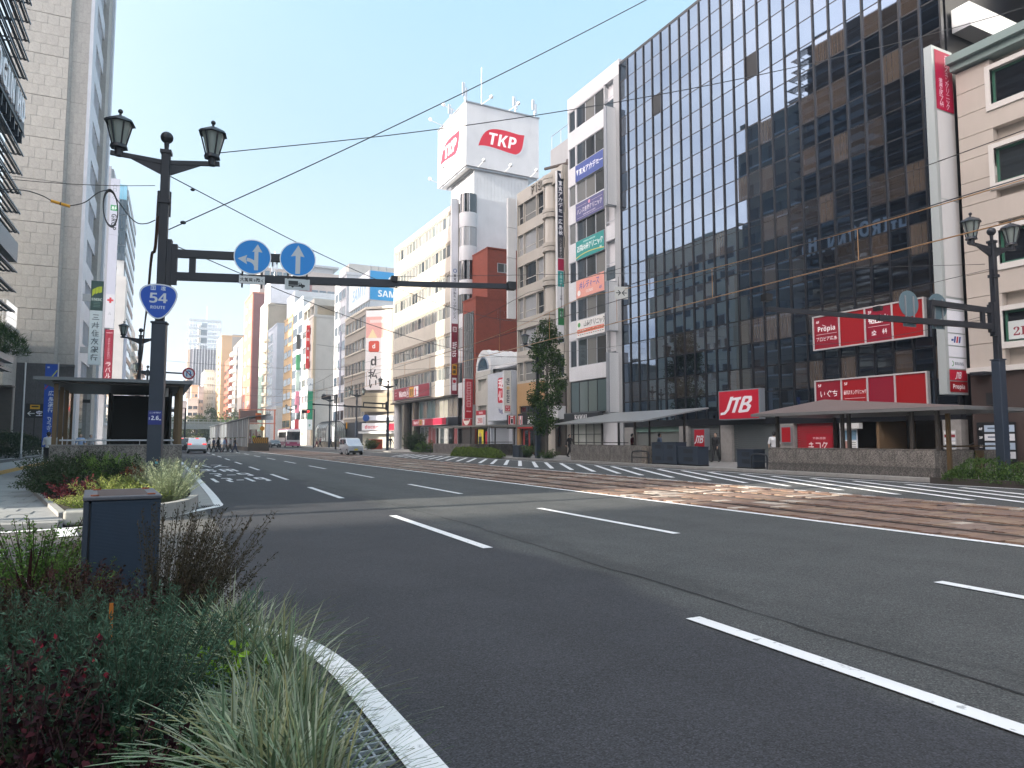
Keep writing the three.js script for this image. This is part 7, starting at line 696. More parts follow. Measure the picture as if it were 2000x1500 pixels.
{
  const T = thing('coach', 'white and magenta coach facing the viewer across the crossing', 'bus', [23.4, 0, -133], 0), m = car1([0.75, 0.75, 0.76]), mg = car1([0.4, 0.06, 0.16]), hw = 1.25;
  part(T, 'body', RB(-hw, hw, 1.0, 3.25, -10, 0, 0.18, 3), m); part(T, 'skirt', RB(-hw - 0.004, hw + 0.004, 0.35, 1.0, -10, 0.004, 0.05, 2), mg); part(T, 'roof', RB(-hw + 0.08, hw - 0.08, 3.2, 3.42, -9.5, -0.3, 0.08, 2), mg);
  part(T, 'windscreen', RB(-hw + 0.1, hw - 0.1, 1.35, 2.85, -0.05, 0.02, 0.03, 1), gDim); part(T, 'wiper', rod([-0.6, 1.4, 0.03], [0.1, 2.0, 0.03], 0.02, 4), mBlack); for (const s of [-1, 1]) { for (let i = 0; i < 6; i++) part(T, 'side_window', B(s * hw - 0.01, s * (hw + 0.01), 1.8, 2.8, -1.6 - i * 1.35, -0.4 - i * 1.35), gDark); part(T, 'headlight', RB(s * 0.9 - 0.22, s * 0.9 + 0.22, 0.75, 0.92, -0.05, 0.03, 0.03), mHead); part(T, 'mirror', [rod([s * 1.2, 2.8, 0], [s * 1.45, 2.6, 0.35], 0.03, 6), RB(s * 1.45 - 0.1, s * 1.45 + 0.1, 2.2, 2.6, 0.3, 0.38, 0.03)], mBlack); } part(T, 'bumper', RB(-hw, hw, 0.3, 0.55, -0.2, 0.06, 0.06), mg); wheels(T, [-1.9, -7.2], hw - 0.1, 0.48); part(T, 'door_panel', B(-hw - 0.012, -hw, 0.5, 2.7, -1.4, -0.6), gDim);
}

// ---------- people: one continuous skin each, grown from a skeleton ----------
const smin = (a, b, k) => { const h = Math.max(0, Math.min(1, 0.5 + 0.5 * (b - a) / k)); return b + (a - b) * h - k * h * (1 - h); };
function grow(bones, lo, hi, res) { // bones: [ax,ay,az,ra, bx,by,bz,rb]
  const mc = new MarchingCubes(res, mWhite, false, false, 60000); mc.isolation = 0; const S = Math.max(hi[0] - lo[0], hi[1] - lo[1], hi[2] - lo[2]), c = [0, 1, 2].map((i) => (lo[i] + hi[i]) / 2), f = mc.field;
  for (let k = 0; k < res; k++) for (let j = 0; j < res; j++) for (let i = 0; i < res; i++) { const x = c[0] + (i - res / 2) / (res / 2) * S / 2, y = c[1] + (j - res / 2) / (res / 2) * S / 2, z = c[2] + (k - res / 2) / (res / 2) * S / 2; let d = 9; if (x > lo[0] - 0.05 && x < hi[0] + 0.05 && z > lo[2] - 0.05 && z < hi[2] + 0.05) for (const b of bones) { const dx = b[4] - b[0], dy = b[5] - b[1], dz = b[6] - b[2], l = dx * dx + dy * dy + dz * dz, t = l ? Math.max(0, Math.min(1, ((x - b[0]) * dx + (y - b[1]) * dy + (z - b[2]) * dz) / l)) : 0; d = smin(d, Math.hypot(x - b[0] - t * dx, y - b[1] - t * dy, z - b[2] - t * dz) - (b[3] + t * (b[7] - b[3])), 0.035); } f[k * res * res + j * res + i] = -d; }
  mc.update(); const n = mc.count, P = new Float32Array(mc.positionArray.slice(0, n * 3)), N = new Float32Array(mc.normalArray.slice(0, n * 3)); for (let i = 0; i < n; i++) for (let q = 0; q < 3; q++) P[3 * i + q] = c[q] + P[3 * i + q] * S / 2; const g = new THREE.BufferGeometry(); g.setAttribute('position', new THREE.BufferAttribute(P, 3)); g.setAttribute('normal', new THREE.BufferAttribute(N, 3)); return g;
}
function figure(st, phone) { // st: length of stride; returns the geometries of a body and its clothes, 1.7 m tall
  const hip = 0.9, L = (s, f) => { const k = [s * 0.09, 0.48, st * 0.35 * f + 0.03], a = [s * 0.09, 0.09, st * f * 0.8 + (f < 0 ? -0.04 : 0)]; return [[s * 0.09, hip, 0, 0.088, ...k, 0.062], [...k, 0.06, ...a, 0.04], [...a, 0.042, a[0] + s * 0.015, 0.045, a[2] + 0.16, 0.036]]; };
  const A = (s, f) => { const e = [s * 0.25, 1.13, -f * st * 0.4 + 0.01], w = phone && s > 0 ? [s * 0.17, 1.22, 0.24] : [s * 0.25, 0.9, -f * st * 0.7 + 0.07]; const h = [w[0], w[1] - 0.07, w[2] + 0.02]; return [[s * 0.18, 1.4, 0, 0.055, ...e, 0.042], [...e, 0.042, ...w, 0.028], [...w, 0.034, ...h, 0.03], ...[0, 1, 2].map((i) => [h[0], h[1], h[2] - 0.02 + i * 0.02, 0.012, h[0], h[1] - 0.07, h[2] - 0.01 + i * 0.022, 0.008])]; };
  const torso = [[-0.1, 1.38, 0, 0.085, 0.1, 1.38, 0, 0.085], [0, 1.3, 0, 0.135, 0, 1.05, 0, 0.115], [-0.05, 0.95, 0, 0.11, 0.05, 0.95, 0, 0.11]], head = [[0, 1.44, 0, 0.05, 0, 1.52, 0.01, 0.05], [0, 1.59, 0.012, 0.082, 0, 1.64, 0.0, 0.085], [0, 1.555, 0.08, 0.014, 0, 1.6, 0.085, 0.012]], fat = (bs, d) => bs.map((b) => { const c = [...b]; c[3] += d; c[7] += d; return c; });
  const lo = [-0.4, -0.02, -0.55], hi = [0.4, 1.8, 0.55], la = L(-1, 1), lb = L(1, -1), aa = A(-1, 1), ab = A(1, -1);
  return { body: grow([...torso, ...head, ...la, ...lb, ...aa, ...ab], lo, hi, 72), shirt: grow(fat([...torso, aa[0], ab[0]], 0.014), lo, hi, 48), trousers: grow(fat([torso[2], la[0], la[1], lb[0], lb[1]], 0.016), lo, hi, 48), shoes: grow(fat([la[2], lb[2]], 0.012), lo, hi, 64), hair: grow([[0, 1.645, -0.02, 0.096, 0, 1.6, -0.04, 0.085]], lo, hi, 64), sleeves: grow(fat([aa[1], ab[1]], 0.012), lo, hi, 48) };
}
const figs = [figure(0.0, false), figure(0.34, false), figure(0.05, true)], mSkin = M(0.5, 0.33, 0.24, 0.6), mHair = M(0.012, 0.01, 0.01, 0.6), mShoe = M(0.02, 0.02, 0.02, 0.5);
const cloth = { white: M(0.75, 0.76, 0.78, 0.8), black: M(0.02, 0.02, 0.023, 0.85), navy: M(0.03, 0.04, 0.09, 0.85), grey: M(0.3, 0.3, 0.32, 0.85), maroon: M(0.16, 0.03, 0.05, 0.85), blue: M(0.3, 0.4, 0.6, 0.85), beige: M(0.5, 0.42, 0.33, 0.85), lime: M(0.4, 0.6, 0.05, 0.8) };
function person(label, x, y, z, yaw, f, sh, tr, long, group, k = 1) { const g = figs[f], T = thing('person', label, 'person', [x, y, z], yaw, group); T.scale.setScalar(k); part(T, 'body', g.body, mSkin); part(T, 'shirt', g.shirt, cloth[sh]); part(T, 'trousers', g.trousers, cloth[tr]); part(T, 'shoes', g.shoes, mShoe); part(T, 'hair', g.hair, mHair); if (long) part(T, 'sleeves', g.sleeves, cloth[sh]); return T; }
{
  const P = person, cross = 'people crossing the street beyond the white car', row = [['white', 'black'], ['navy', 'black'], ['black', 'black'], ['white', 'navy'], ['blue', 'grey'], ['maroon', 'black'], ['grey', 'black'], ['black', 'navy']], say = ['in a white shirt at the left end of the group crossing', 'in a navy top second in the group crossing', 'all in black in the group crossing', 'in a white shirt and navy trousers amid the group crossing', 'in a light blue top amid the group crossing', 'in a maroon top amid the group crossing', 'in a grey top near the tram stop screen in the group crossing', 'in black and navy at the right end of the group crossing'];
  row.forEach(([s, t], i) => P('person ' + say[i], 6.4 + i * 0.36, 0, -91 + (i * 7 % 5) * 0.8, i % 2 ? 1.57 : -1.57, 1, s, t, i % 2 === 0, cross, 0.94 + (i % 3) * 0.04));
  P('person in a black suit walking before the shuttered doorway beside the granite pier', 30.2, 0.15, -32.4, -1.2, 1, 'black', 'black', true); P('person in a white shirt standing between the lone cabinet and the subway canopy', 28, 0.15, -25.9, 2.2, 0, 'white', 'grey'); P('person in a blue shirt behind the middle subway wall by the double cabinets', 28, 0.15, -34.9, 1.2, 0, 'blue', 'navy'); P('person in maroon by the green shop fascia behind the middle subway entrance', 29, 0.15, -39, 1.2, 0, 'maroon', 'black'); P('person in black before the piano showroom behind the middle subway wall', 28.5, 0.15, -46.2, 0.4, 1, 'black', 'black', true);
  P('person in dark clothes on the stairs under the left subway canopy', -0.6, -0.35, -33.0, 3.1, 0, 'black', 'black', true); P('person with a white shirt under the left end of the subway canopy', -4.3, 0.13, -41, 2.8, 2, 'white', 'black'); P('person in white and black just right of the leftmost person under the canopy', -3.95, 0.13, -43, 3.1, 1, 'white', 'black'); P('person in pale blue walking beyond the left subway canopy', -4.0, 0.13, -55, 0.3, 1, 'blue', 'grey'); P('person in grey walking farthest beyond the left subway canopy', -4.1, 0.13, -66, 0.3, 1, 'grey', 'black');
  P('person in beige at the kerb just right of the coach front', 26.1, 0.1, -126, 1.4, 1, 'beige', 'maroon'); P('person in maroon and black right beside the coach front', 26.6, 0.1, -125.5, -1.5, 1, 'maroon', 'black', true); P('person in navy between the coach and the glass subway canopy', 27.6, 0.12, -122, 1.5, 1, 'navy', 'black', true); P('person in a white top and dark trousers left of the glass canopy', 28.3, 0.12, -118, -1.5, 0, 'white', 'maroon'); P('person in white standing under the yellow sign by the glass canopy', 31.8, 0.12, -121, 0, 2, 'white', 'black'); P('person in lilac grey beside the white person under the yellow sign', 32.3, 0.12, -120, 0, 0, 'grey', 'black');
  P('person in black near the white column of the drugstore', 28.6, 0.12, -91.5, 0.4, 1, 'black', 'grey', true); P('person in black holding something white beside the drugstore column', 29.9, 0.12, -84.9, 0.4, 2, 'black', 'black', true); P('person in a lime vest waiting in the tram stop', 12.4, 0.5, -99.5, 0.5, 0, 'lime', 'navy'); P('person in black waiting in the tram stop behind the lime vest', 13.2, 0.5, -100.5, -0.5, 0, 'black', 'black', true); P('person in white at the left edge of the tram stop opening', 12.0, 0.5, -102, 0.2, 0, 'white', 'black');
}

// ---------- plants: stems and leaves set out one by one through each plant's own volume ----------
function leafGeo(l, w, fold = 0.25, curl = 0.2) { const p = [[0, 0, 0], [-w / 2, l * 0.4, fold * w], [0, l * 0.45, 0], [w / 2, l * 0.4, fold * w], [0, l, -curl * l]], g = new THREE.BufferGeometry(); g.setAttribute('position', new THREE.Float32BufferAttribute(p.flat(), 3)); g.setIndex([0, 2, 1, 0, 3, 2, 1, 2, 4, 2, 3, 4]); g.computeVertexNormals(); g.setAttribute('uv', new THREE.Float32BufferAttribute(new Float32Array(10), 2)); return g; }
const leafM = new THREE.MeshPhysicalMaterial({ roughness: 0.7, specularIntensity: 0.12, transmission: 0.25, thickness: 0, side: THREE.DoubleSide }), UP = new THREE.Vector3(0, 1, 0);
function scatter(T, name, geo, list, tones, f, m = leafM) { // list of [position, direction, size]
  const im = new THREE.InstancedMesh(geo, m, list.length), M4 = new THREE.Matrix4(), q = new THREE.Quaternion(), q2 = new THREE.Quaternion(), c = new THREE.Color();
  list.forEach(([p, d, s, t], i) => { q.setFromUnitVectors(UP, d); q2.setFromAxisAngle(UP, f() * 6.283); M4.compose(p, q.multiply(q2), new THREE.Vector3(s, s, s)); im.setMatrixAt(i, M4); const a = tones[Math.min(tones.length - 1, Math.floor((t ?? f()) * tones.length))], k = 0.75 + 0.5 * f(); im.setColorAt(i, c.setRGB(a[0] * k, a[1] * k, a[2] * k)); });
  im.name = name; im.castShadow = im.receiveShadow = true; T.add(im); tag(im, null, null, null, 'stuff'); return im;
}
const V = (x, y, z) => new THREE.Vector3(x, y, z);
let seed = 900;
function bush(label, p, o, category = 'shrub', name = 'shrub', group) { // stems curve out of the base and carry leaves
  const f = rng(++seed), T = thing(name, label, category, p, 0, group), leaves = [], st = [];
  for (let i = 0; i < o.stems; i++) { const a = f() * 6.283, sp = Math.pow(f(), 0.6) * o.spread, len = rr(o.len[0], o.len[1], f), b = V(Math.cos(a) * sp * (o.foot ?? 0.35) * (o.ax || 1), 0, Math.sin(a) * sp * (o.foot ?? 0.35) * (o.az || 1)), out = V(Math.cos(a) * sp * (o.ax || 1) + (o.lean ? o.lean[0] : 0), 0, Math.sin(a) * sp * (o.az || 1) + (o.lean ? o.lean[1] : 0)), top = b.clone().add(out).add(V(rr(-0.1, 0.1, f) * len, Math.sqrt(Math.max(0.05, len * len - out.lengthSq() * 0.6)), rr(-0.1, 0.1, f) * len)), mid = b.clone().lerp(top, 0.5).add(V(0, len * (o.arch ?? 0.12), 0));
    const cv = new THREE.QuadraticBezierCurve3(b, mid, top); st.push([b, mid, top]);
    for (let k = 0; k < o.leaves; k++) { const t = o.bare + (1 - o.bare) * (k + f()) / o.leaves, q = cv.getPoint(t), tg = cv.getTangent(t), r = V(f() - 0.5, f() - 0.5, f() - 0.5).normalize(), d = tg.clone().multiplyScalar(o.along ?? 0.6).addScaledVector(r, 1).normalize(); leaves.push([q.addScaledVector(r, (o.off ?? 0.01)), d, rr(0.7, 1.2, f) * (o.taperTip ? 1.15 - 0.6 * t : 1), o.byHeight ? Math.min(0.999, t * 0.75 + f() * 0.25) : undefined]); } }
  const sg = st.map(([a, b, c]) => new THREE.TubeGeometry(new THREE.QuadraticBezierCurve3(a, b, c), 5, o.stemR || 0.003, 3)); part(T, 'stems', sg, M(...(o.stem || [0.07, 0.055, 0.035]), 0.85), null, 'stuff'); scatter(T, 'leaves', o.geo, leaves, o.tones, f); return T;
}
function tussock(label, p, n, len, spread, tones, w = 0.008, group) { // arching blades
  const f = rng(++seed), T = thing('grass_tussock', label, 'ornamental grass', p, 0, group), pos = [], col = [], idx = [];
  for (let i = 0; i < n; i++) { const a = f() * 6.283, l = rr(len[0], len[1], f), b = V(Math.cos(a) * 0.07 * f(), 0, Math.sin(a) * 0.07 * f()), o = Math.pow(f(), 0.7) * spread * l, tilt = V(Math.cos(a) * o, 0, Math.sin(a) * o), side = V(-Math.sin(a + rr(-0.7, 0.7, f)), 0, Math.cos(a)).multiplyScalar(w * rr(0.6, 1.2, f) / 2), t = tones[Math.floor(f() * tones.length)], k = 0.75 + 0.5 * f(), s0 = pos.length / 3;
    for (let j = 0; j <= 6; j++) { const u = j / 6, c = b.clone().addScaledVector(tilt, u * u * 0.9 + u * 0.15).add(V(0, l * (u - 0.42 * u * u * (o / l) * 1.2), 0)), ww = j === 6 ? 0.05 : 1 - 0.55 * u * u; pos.push(c.x - side.x * ww, c.y, c.z - side.z * ww, c.x + side.x * ww, c.y + 0.002, c.z + side.z * ww); for (const e of [0.85, 1.1]) col.push(t[0] * k * e, t[1] * k * e, t[2] * k * e); if (j) { const q = s0 + 2 * j; idx.push(q - 2, q - 1, q, q - 1, q + 1, q); } } }
  const g = new THREE.BufferGeometry(); g.setAttribute('position', new THREE.Float32BufferAttribute(pos, 3)); g.setAttribute('color', new THREE.Float32BufferAttribute(col, 3)); g.setIndex(idx); g.computeVertexNormals(); part(T, 'blades', g, new THREE.MeshPhysicalMaterial({ vertexColors: true, roughness: 0.6, specularIntensity: 0.3, transmission: 0.2, thickness: 0, side: THREE.DoubleSide }), null, 'stuff'); return T;
}
const needle = leafGeo(0.029, 0.0058, 0.1, 0.15), small = leafGeo(0.03, 0.016), oval = leafGeo(0.03, 0.02, 0.2, 0.1), mid = leafGeo(0.06, 0.03), scaleLeaf = leafGeo(0.021, 0.008), big = leafGeo(0.1, 0.055, 0.2, 0.15), clump = leafGeo(0.55, 0.4, 0.4, 0.3);
// near bed
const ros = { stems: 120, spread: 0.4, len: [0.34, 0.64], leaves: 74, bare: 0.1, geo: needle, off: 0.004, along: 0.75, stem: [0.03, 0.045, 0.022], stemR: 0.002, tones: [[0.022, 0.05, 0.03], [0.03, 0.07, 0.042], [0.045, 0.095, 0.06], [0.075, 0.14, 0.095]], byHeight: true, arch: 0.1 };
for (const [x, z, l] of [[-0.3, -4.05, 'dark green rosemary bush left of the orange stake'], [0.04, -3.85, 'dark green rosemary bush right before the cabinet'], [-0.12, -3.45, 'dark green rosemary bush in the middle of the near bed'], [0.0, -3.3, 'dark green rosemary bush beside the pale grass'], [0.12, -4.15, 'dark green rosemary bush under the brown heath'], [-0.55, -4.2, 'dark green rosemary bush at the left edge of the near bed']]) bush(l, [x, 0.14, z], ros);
const pale = [[0.2, 0.27, 0.17], [0.28, 0.34, 0.23], [0.15, 0.23, 0.13], [0.34, 0.39, 0.29], [0.24, 0.26, 0.13]];
[[0.4, -2.55, 'nearest to the viewer at the bottom edge'], [0.32, -2.85, 'beside the silver leaved plant'], [0.55, -2.75, 'hanging over the drain grate'], [0.62, -3.2, 'right behind the drain grate'], [0.44, -3.1, 'next to the lime green plant'], [0.62, -3.65, 'leaning over the gutter'], [0.46, -3.85, 'where the kerb starts to bend'], [0.56, -4.1, 'at the bend of the white edge line'], [0.42, -4.3, 'farthest from the viewer'], [0.52, -2.4, 'between silver plant and drain grate']].forEach(([x, z, l]) => tussock('pale green arching grass tussock ' + l, [x, 0.14, z], 250, [0.3, z < -3.5 ? 0.66 : 0.58], 0.9, pale, 0.0105, 'pale grass tussocks edging the near bed'));
const hea = { stems: 75, spread: 0.3, len: [0.5, 0.95], leaves: 60, bare: 0.05, geo: scaleLeaf, off: 0.009, along: 1.0, stem: [0.045, 0.036, 0.025], stemR: 0.0022, tones: [[0.04, 0.036, 0.02], [0.055, 0.05, 0.026], [0.075, 0.062, 0.036]], lean: [0.22, -0.05], arch: 0.05 };
bush('wispy brown heath bush leaning towards the road beside the cabinet', [0.16, 0.14, -5.2], { ...hea, stems: 170, leaves: 80 }); bush('low brown heath bush before the foot of the cabinet', [-0.25, 0.14, -5.2], { ...hea, lean: [-0.05, 0], len: [0.3, 0.52] }); bush('brown heath bush at the left edge of the near bed', [-0.7, 0.14, -5.0], { ...hea, lean: [-0.1, 0], len: [0.3, 0.55], spread: 0.4 });
const barb = { stems: 34, spread: 0.42, len: [0.35, 0.62], leaves: 44, bare: 0.15, geo: oval, off: 0.012, along: 0.3, stem: [0.05, 0.02, 0.02], tones: [[0.022, 0.01, 0.014], [0.034, 0.013, 0.018], [0.028, 0.012, 0.016], [0.024, 0.018, 0.014], [0.06, 0.014, 0.02]], arch: 0.1 };
bush('dark purple barberry bush at the lower left corner', [-0.36, 0.14, -3.1], { ...barb, spread: 0.26 }); bush('dark purple barberry bush with a few crimson leaves at the left edge', [-0.42, 0.14, -3.45], { ...barb, spread: 0.28, len: [0.35, 0.6], tones: [...barb.tones, [0.2, 0.02, 0.035]] }); bush('dark purple barberry bush at the bottom edge of the view', [-0.12, 0.14, -2.85], { ...barb, spread: 0.26, len: [0.26, 0.42] }); bush('low purple brown bush hiding the left foot of the cabinet', [-0.4, 0.14, -5.55], { ...barb, geo: small, leaves: 50, stems: 60, len: [0.3, 0.55], tones: [[0.05, 0.022, 0.02], [0.065, 0.028, 0.025], [0.04, 0.026, 0.016]] }); bush('purple brown bush right before the cabinet front', [-0.02, 0.14, -5.0], { ...barb, geo: small, leaves: 50, stems: 55, spread: 0.3, len: [0.3, 0.52], tones: [[0.045, 0.02, 0.02], [0.06, 0.026, 0.026], [0.035, 0.025, 0.016]] }); bush('purple brown bush left behind the brown heath', [-0.85, 0.14, -5.9], { ...barb, geo: small, leaves: 46, spread: 0.45, tones: [[0.05, 0.025, 0.02], [0.06, 0.035, 0.025], [0.04, 0.035, 0.02]] });
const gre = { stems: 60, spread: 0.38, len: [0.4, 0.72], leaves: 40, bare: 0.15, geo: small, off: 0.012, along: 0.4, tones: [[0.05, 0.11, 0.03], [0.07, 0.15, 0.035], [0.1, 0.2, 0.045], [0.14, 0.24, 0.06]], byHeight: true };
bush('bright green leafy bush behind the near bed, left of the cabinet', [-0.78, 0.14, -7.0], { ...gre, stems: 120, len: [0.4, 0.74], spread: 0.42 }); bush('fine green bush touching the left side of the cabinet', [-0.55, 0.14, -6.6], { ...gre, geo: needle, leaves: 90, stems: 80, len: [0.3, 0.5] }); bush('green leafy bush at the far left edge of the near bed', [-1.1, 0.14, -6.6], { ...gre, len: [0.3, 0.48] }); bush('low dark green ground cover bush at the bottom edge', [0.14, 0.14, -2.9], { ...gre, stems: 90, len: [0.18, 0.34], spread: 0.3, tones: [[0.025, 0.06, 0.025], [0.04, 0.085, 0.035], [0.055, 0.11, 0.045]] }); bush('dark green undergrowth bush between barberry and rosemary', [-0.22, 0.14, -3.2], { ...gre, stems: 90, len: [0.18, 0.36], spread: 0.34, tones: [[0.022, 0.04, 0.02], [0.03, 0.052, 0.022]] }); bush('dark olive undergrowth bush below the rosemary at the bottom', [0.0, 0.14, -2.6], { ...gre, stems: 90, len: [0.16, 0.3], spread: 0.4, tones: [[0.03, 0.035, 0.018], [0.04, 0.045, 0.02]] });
bush('small lime green plant amid the pale grass', [0.37, 0.14, -3.62], { ...gre, stems: 18, spread: 0.12, len: [0.28, 0.4], leaves: 12, geo: mid, tones: [[0.2, 0.36, 0.02], [0.26, 0.44, 0.04]] }, 'plant', 'leafy_plant'); bush('silver leaved plant at the foot of the pale grass', [0.29, 0.14, -3.42], { ...gre, stems: 36, spread: 0.16, len: [0.16, 0.3], leaves: 20, geo: small, tones: [[0.24, 0.28, 0.31], [0.32, 0.36, 0.4]] }, 'plant', 'leafy_plant');
tussock('dark red sword leaved plant at the left of the near bed', [-0.75, 0.14, -6.3], 16, [0.4, 0.7], 0.4, [[0.07, 0.015, 0.02], [0.05, 0.015, 0.015]], 0.028);
{ const t = thing('plant_label', 'small orange plant stake standing in the rosemary', 'plant label', [-0.13, 0.02, -3.98]); part(t, 'stake', B(-0.009, 0.009, 0.3, 0.68, -0.003, 0.003), M(0.5, 0.16, 0.02, 0.6)); part(t, 'tip', B(-0.008, 0.008, 0.68, 0.695, -0.002, 0.002), M(0.5, 0.16, 0.02, 0.6)); }
// far bed in the sun
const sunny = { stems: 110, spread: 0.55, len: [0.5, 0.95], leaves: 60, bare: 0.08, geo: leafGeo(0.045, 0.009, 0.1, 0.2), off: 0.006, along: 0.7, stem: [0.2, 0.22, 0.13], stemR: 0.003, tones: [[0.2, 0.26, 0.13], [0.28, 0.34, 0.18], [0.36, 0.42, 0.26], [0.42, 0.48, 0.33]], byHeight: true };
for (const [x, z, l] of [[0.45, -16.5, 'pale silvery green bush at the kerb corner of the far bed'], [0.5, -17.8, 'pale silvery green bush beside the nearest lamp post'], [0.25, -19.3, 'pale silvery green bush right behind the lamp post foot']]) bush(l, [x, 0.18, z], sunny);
const yel = { ...gre, geo: mid, leaves: 30, stems: 70, spread: 0.55, len: [0.35, 0.6], tones: [[0.12, 0.18, 0.04], [0.2, 0.27, 0.06], [0.28, 0.34, 0.09], [0.34, 0.38, 0.12]] };
bush('yellow green feathery bush left in the far bed', [-0.75, 0.18, -16.6], { ...yel, geo: leafGeo(0.06, 0.012), leaves: 44 }); bush('yellow green bush behind the feathery one in the far bed', [-0.4, 0.18, -18.0], yel); bush('low yellow green bush at the near left kerb of the far bed', [-0.95, 0.18, -15.6], { ...yel, len: [0.2, 0.36], geo: small, leaves: 44 }); bush('yellow green bush at the middle of the far bed', [-0.2, 0.18, -16.4], { ...yel, len: [0.25, 0.45] });
bush('bright green round bush before the granite wall', [-1.0, 0.18, -24], { ...gre, stems: 90, spread: 0.7, len: [0.6, 1.0], leaves: 50, geo: mid, tones: [[0.07, 0.15, 0.03], [0.13, 0.24, 0.05], [0.2, 0.32, 0.07]] }); const dk = { ...gre, stems: 80, spread: 0.7, len: [0.5, 0.95], leaves: 44, geo: mid, tones: [[0.025, 0.045, 0.022], [0.035, 0.06, 0.028], [0.05, 0.08, 0.035]] };
bush('dark green bush at the left corner of the granite wall', [-2.2, 0.18, -22.5], dk); bush('dark green bush under the left part of the granite wall', [-1.8, 0.18, -27], { ...dk, len: [0.6, 1.1] }); bush('dark green bush just left of the lamp post', [-0.35, 0.18, -23], { ...dk, len: [0.5, 0.9] }); bush('dark green bush at the pavement edge of the far bed', [-1.7, 0.18, -19.2], { ...dk, len: [0.4, 0.7] }); bush('dark green sprawling bush at the far bed corner by the pavement', [-2.0, 0.18, -20.8], dk);
bush('dark crimson bush at the pavement edge of the far bed', [-1.25, 0.18, -16.9], { ...barb, leaves: 34, geo: mid, tones: [[0.1, 0.02, 0.03], [0.16, 0.03, 0.04], [0.07, 0.02, 0.03]] }); bush('russet plant with upright leaves in the far bed middle', [-0.15, 0.18, -20.2], { ...barb, stems: 40, leaves: 22, geo: mid, len: [0.4, 0.7], tones: [[0.22, 0.07, 0.04], [0.14, 0.05, 0.04], [0.3, 0.12, 0.05]] }); bush('orange red plant left of the pale bush by the lamp post', [0.05, 0.18, -21.3], { ...barb, stems: 40, leaves: 22, geo: mid, len: [0.5, 0.8], tones: [[0.35, 0.12, 0.03], [0.24, 0.07, 0.03]] });
// right side
function hedge(label, x0, x1, y0, y1, z0, z1, n, tones, geo, name = 'hedge', rough = 0.25) { const f = rng(++seed), T = thing(name, label, name === 'hedge' ? 'hedge' : 'shrub'), L = []; for (let i = 0; i < n; i++) { let u = f(), v = f(), w = f(); const k = f(); if (k < 0.3) v = 1 - 0.1 * f(); else if (k < 0.6) u = 0.1 * f(); else if (k < 0.75) w = f() < 0.5 ? 0.04 * f() : 1 - 0.04 * f(); const zz = w * (z1 - z0), ht = 1 - rough + 2 * rough * (noise3(zz * 1.3, u * 2 + 9, seed) - 0.42) + (f() < 0.06 ? 0.25 * f() : 0), end = Math.min(1, Math.min(w, 1 - w) * (z1 - z0) / 0.9 + 0.35), wv = rough * (noise3(zz * 1.9, v * 3, seed + 5) - 0.5); const p = V(x0 + (x1 - x0) * u + wv * (1 - 0.6 * v) - (v < 0.5 ? 0.1 * f() : 0), y0 + (y1 - y0) * v * ht * end * (1 - 0.45 * Math.pow(Math.abs(u - 0.5) * 2, 3)), z0 + zz); L.push([p, V(f() - 0.6, f() * 0.9, f() - 0.5).normalize(), rr(0.7, 1.3, f)]); } part(T, 'stems', Array.from({ length: 14 }, (_, i) => rod([(x0 + x1) / 2, y0, z0 + (i + 0.5) * (z1 - z0) / 14], [(x0 + x1) / 2, y0 + (y1 - y0) * 0.7, z0 + (i + 0.8) * (z1 - z0) / 14], 0.02, 5)), M(0.05, 0.04, 0.03, 0.9), null, 'stuff'); scatter(T, 'leaves', geo, L, tones, f); return T; }
hedge('clipped yellow green hedge in the sun before the farthest right subway wall', 23.6, 24.5, 0.05, 0.95, -58, -49, 9000, [[0.13, 0.2, 0.04], [0.2, 0.27, 0.06], [0.26, 0.32, 0.08], [0.09, 0.14, 0.03]], big); hedge('dark green bush round the foot of the right lamp post', 23.75, 25.4, 0.1, 1.1, -14.8, -10.2, 11000, [[0.04, 0.08, 0.025], [0.06, 0.12, 0.03], [0.09, 0.16, 0.04], [0.12, 0.19, 0.06]], leafGeo(0.075, 0.03), 'shrub', 0.5); part(scene.children[scene.children.length - 1], 'kerb', B(23.7, 23.8, 0, 0.22, -15.2, -10), mBrown);
bush('small green bush left of the tree foot', [24.6, 0.15, -45.6], { ...dk, stems: 60, spread: 0.55, len: [0.5, 0.95], tones: [[0.04, 0.07, 0.025], [0.07, 0.12, 0.035], [0.12, 0.18, 0.05]], geo: big, leaves: 22 }); bush('green plants round the tree foot', [24.7, 0.15, -42.9], { ...dk, stems: 60, spread: 0.7, len: [0.35, 0.75], geo: big, leaves: 18, tones: [[0.04, 0.08, 0.025], [0.08, 0.13, 0.035]] }); bush('tall dark shrub before the drugstore columns', [25, 0.15, -71], { ...dk, stems: 90, spread: 1.1, len: [1, 2.3], geo: leafGeo(0.18, 0.1), leaves: 24 }); bush('low spreading green shrub left of the farthest right subway wall', [25, 0.15, -67.6], { ...dk, stems: 90, spread: 1.4, len: [0.7, 1.3], geo: leafGeo(0.16, 0.08), leaves: 20, tones: [[0.06, 0.1, 0.03], [0.1, 0.16, 0.05]] }); bush('green bush beside the red box by the phone shop', [26.2, 0.12, -92], { ...dk, stems: 70, spread: 1.0, len: [0.8, 1.5], geo: leafGeo(0.16, 0.1), leaves: 20, tones: [[0.06, 0.08, 0.03], [0.1, 0.13, 0.04]] }); bush('grey green bush left of the red box by the phone shop', [26.4, 0.12, -102], { ...dk, stems: 70, spread: 1.0, len: [0.8, 1.4], geo: leafGeo(0.16, 0.1), leaves: 20, tones: [[0.2, 0.23, 0.13], [0.26, 0.29, 0.17]] });
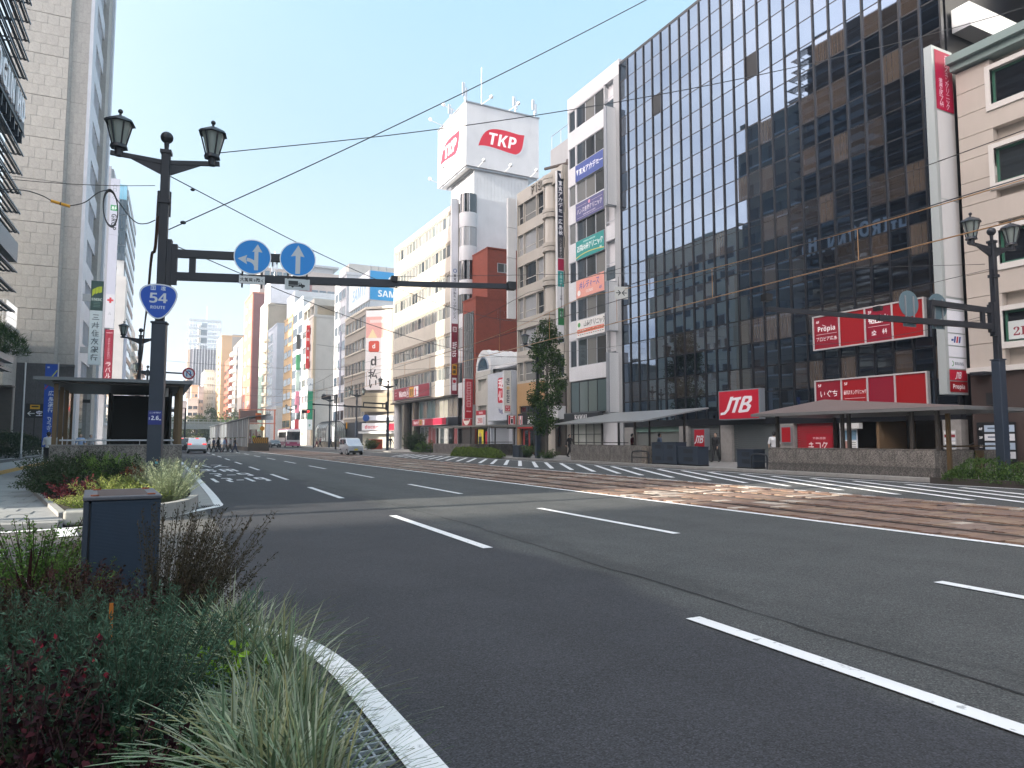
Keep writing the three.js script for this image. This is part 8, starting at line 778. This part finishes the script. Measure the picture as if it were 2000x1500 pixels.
function tree(label, p, h, r, y0, n, tones, geo, prof, trunkR = 0.12) { const f = rng(++seed), T = thing('street_tree', label, 'tree', p), L = [], limbs = []; const bark = M(0.16, 0.14, 0.12, 0.9, { map: nStone }); part(T, 'trunk', [rod([0, 0, 0], [0.05, y0 + (h - y0) * 0.45, 0.03], trunkR, 10, trunkR * 0.6), rod([0.05, y0 + (h - y0) * 0.45, 0.03], [0, h * 0.96, 0], trunkR * 0.6, 8, 0.02)], bark); const cs = []; for (let i = 0; i < 70; i++) { const t = f(), R2 = r * prof(t) * Math.sqrt(0.15 + 0.85 * f()), a = f() * 6.283, c = V(Math.cos(a) * R2, y0 + (h - y0) * t, Math.sin(a) * R2); cs.push([c, r * rr(0.16, 0.36, f)]); if (i < 34) limbs.push(rod([0.03, c.y - (h - y0) * 0.09, 0], [c.x, c.y, c.z], 0.035 * trunkR / 0.12, 5, 0.008)); } part(T, 'limbs', limbs, bark, null, 'stuff'); for (let i = 0; i < n; i++) { const [c, s] = cs[Math.floor(f() * cs.length)], d = V(f() - 0.5, f() - 0.5, f() - 0.5).normalize(); L.push([c.clone().addScaledVector(d, s * Math.cbrt(f()) * 1.1), d.clone().add(V(0, -0.35, 0)).normalize(), rr(0.7, 1.25, f)]); } scatter(T, 'crown', geo, L, tones, f); return T; }
tree('slender dark green street tree with a column of leaves before the clinic building', [24.75, 0.1, -43.2], 9.5, 1.5, 1.75, 11000, [[0.025, 0.055, 0.018], [0.04, 0.08, 0.022], [0.06, 0.11, 0.03], [0.09, 0.15, 0.04]], leafGeo(0.15, 0.085, 0.2, 0.2), (t) => (t < 0.12 ? 0.25 + 3 * t : t < 0.55 ? 0.6 + 0.7 * (t - 0.12) : 0.95 * Math.sqrt(Math.max(0.02, (1 - t) / 0.45))), 0.13);
const far = [[9, -262, 7.5, 4, 'dark green tree left beyond the footbridge', [[0.05, 0.08, 0.03], [0.07, 0.11, 0.04]]], [14, -255, 9, 4.5, 'yellow green tree beyond the footbridge middle', [[0.16, 0.2, 0.05], [0.22, 0.26, 0.08]]], [19, -275, 8, 5, 'deep green tree beyond the footbridge right of the yellow one', [[0.04, 0.07, 0.03], [0.06, 0.1, 0.03]]], [22.5, -252, 8.5, 4, 'bright green tree beyond the right part of the footbridge', [[0.14, 0.24, 0.05], [0.2, 0.3, 0.08]]], [27, -262, 11, 4.5, 'tall green tree right of the footbridge above the tram stop', [[0.06, 0.11, 0.03], [0.1, 0.15, 0.04]]], [5, -275, 9, 5, 'dark tree at the left end beyond the footbridge', [[0.04, 0.07, 0.03], [0.06, 0.09, 0.04]]], [17, -240, 11, 2.6, 'small tree rising above the footbridge rail', [[0.08, 0.13, 0.05], [0.12, 0.17, 0.06]]]];
for (const [x, z, h, r, l, t] of far) tree(l, [x, 0, z], h, r, 1.2, 1500, t, clump, (q) => 0.5 + 0.6 * Math.sin(q * 3.1), 0.25);
hedge('dark hedge below the bank canopy at the left edge', -14, -8.2, 0.1, 2.2, -79, -62, 9000, [[0.02, 0.035, 0.018], [0.03, 0.05, 0.022]], leafGeo(0.22, 0.1)); hedge('roof garden greenery spilling over the bank entrance canopy', -13, -7.3, 7.0, 8.4, -57, -42, 9000, [[0.06, 0.1, 0.04], [0.09, 0.14, 0.05], [0.05, 0.08, 0.04]], leafGeo(0.5, 0.05, 0.1, 0.4));
scene.fog = new THREE.FogExp2(0xdfeefa, 0.0007); // light summer haze down the avenue
renderer.render(scene, camera);
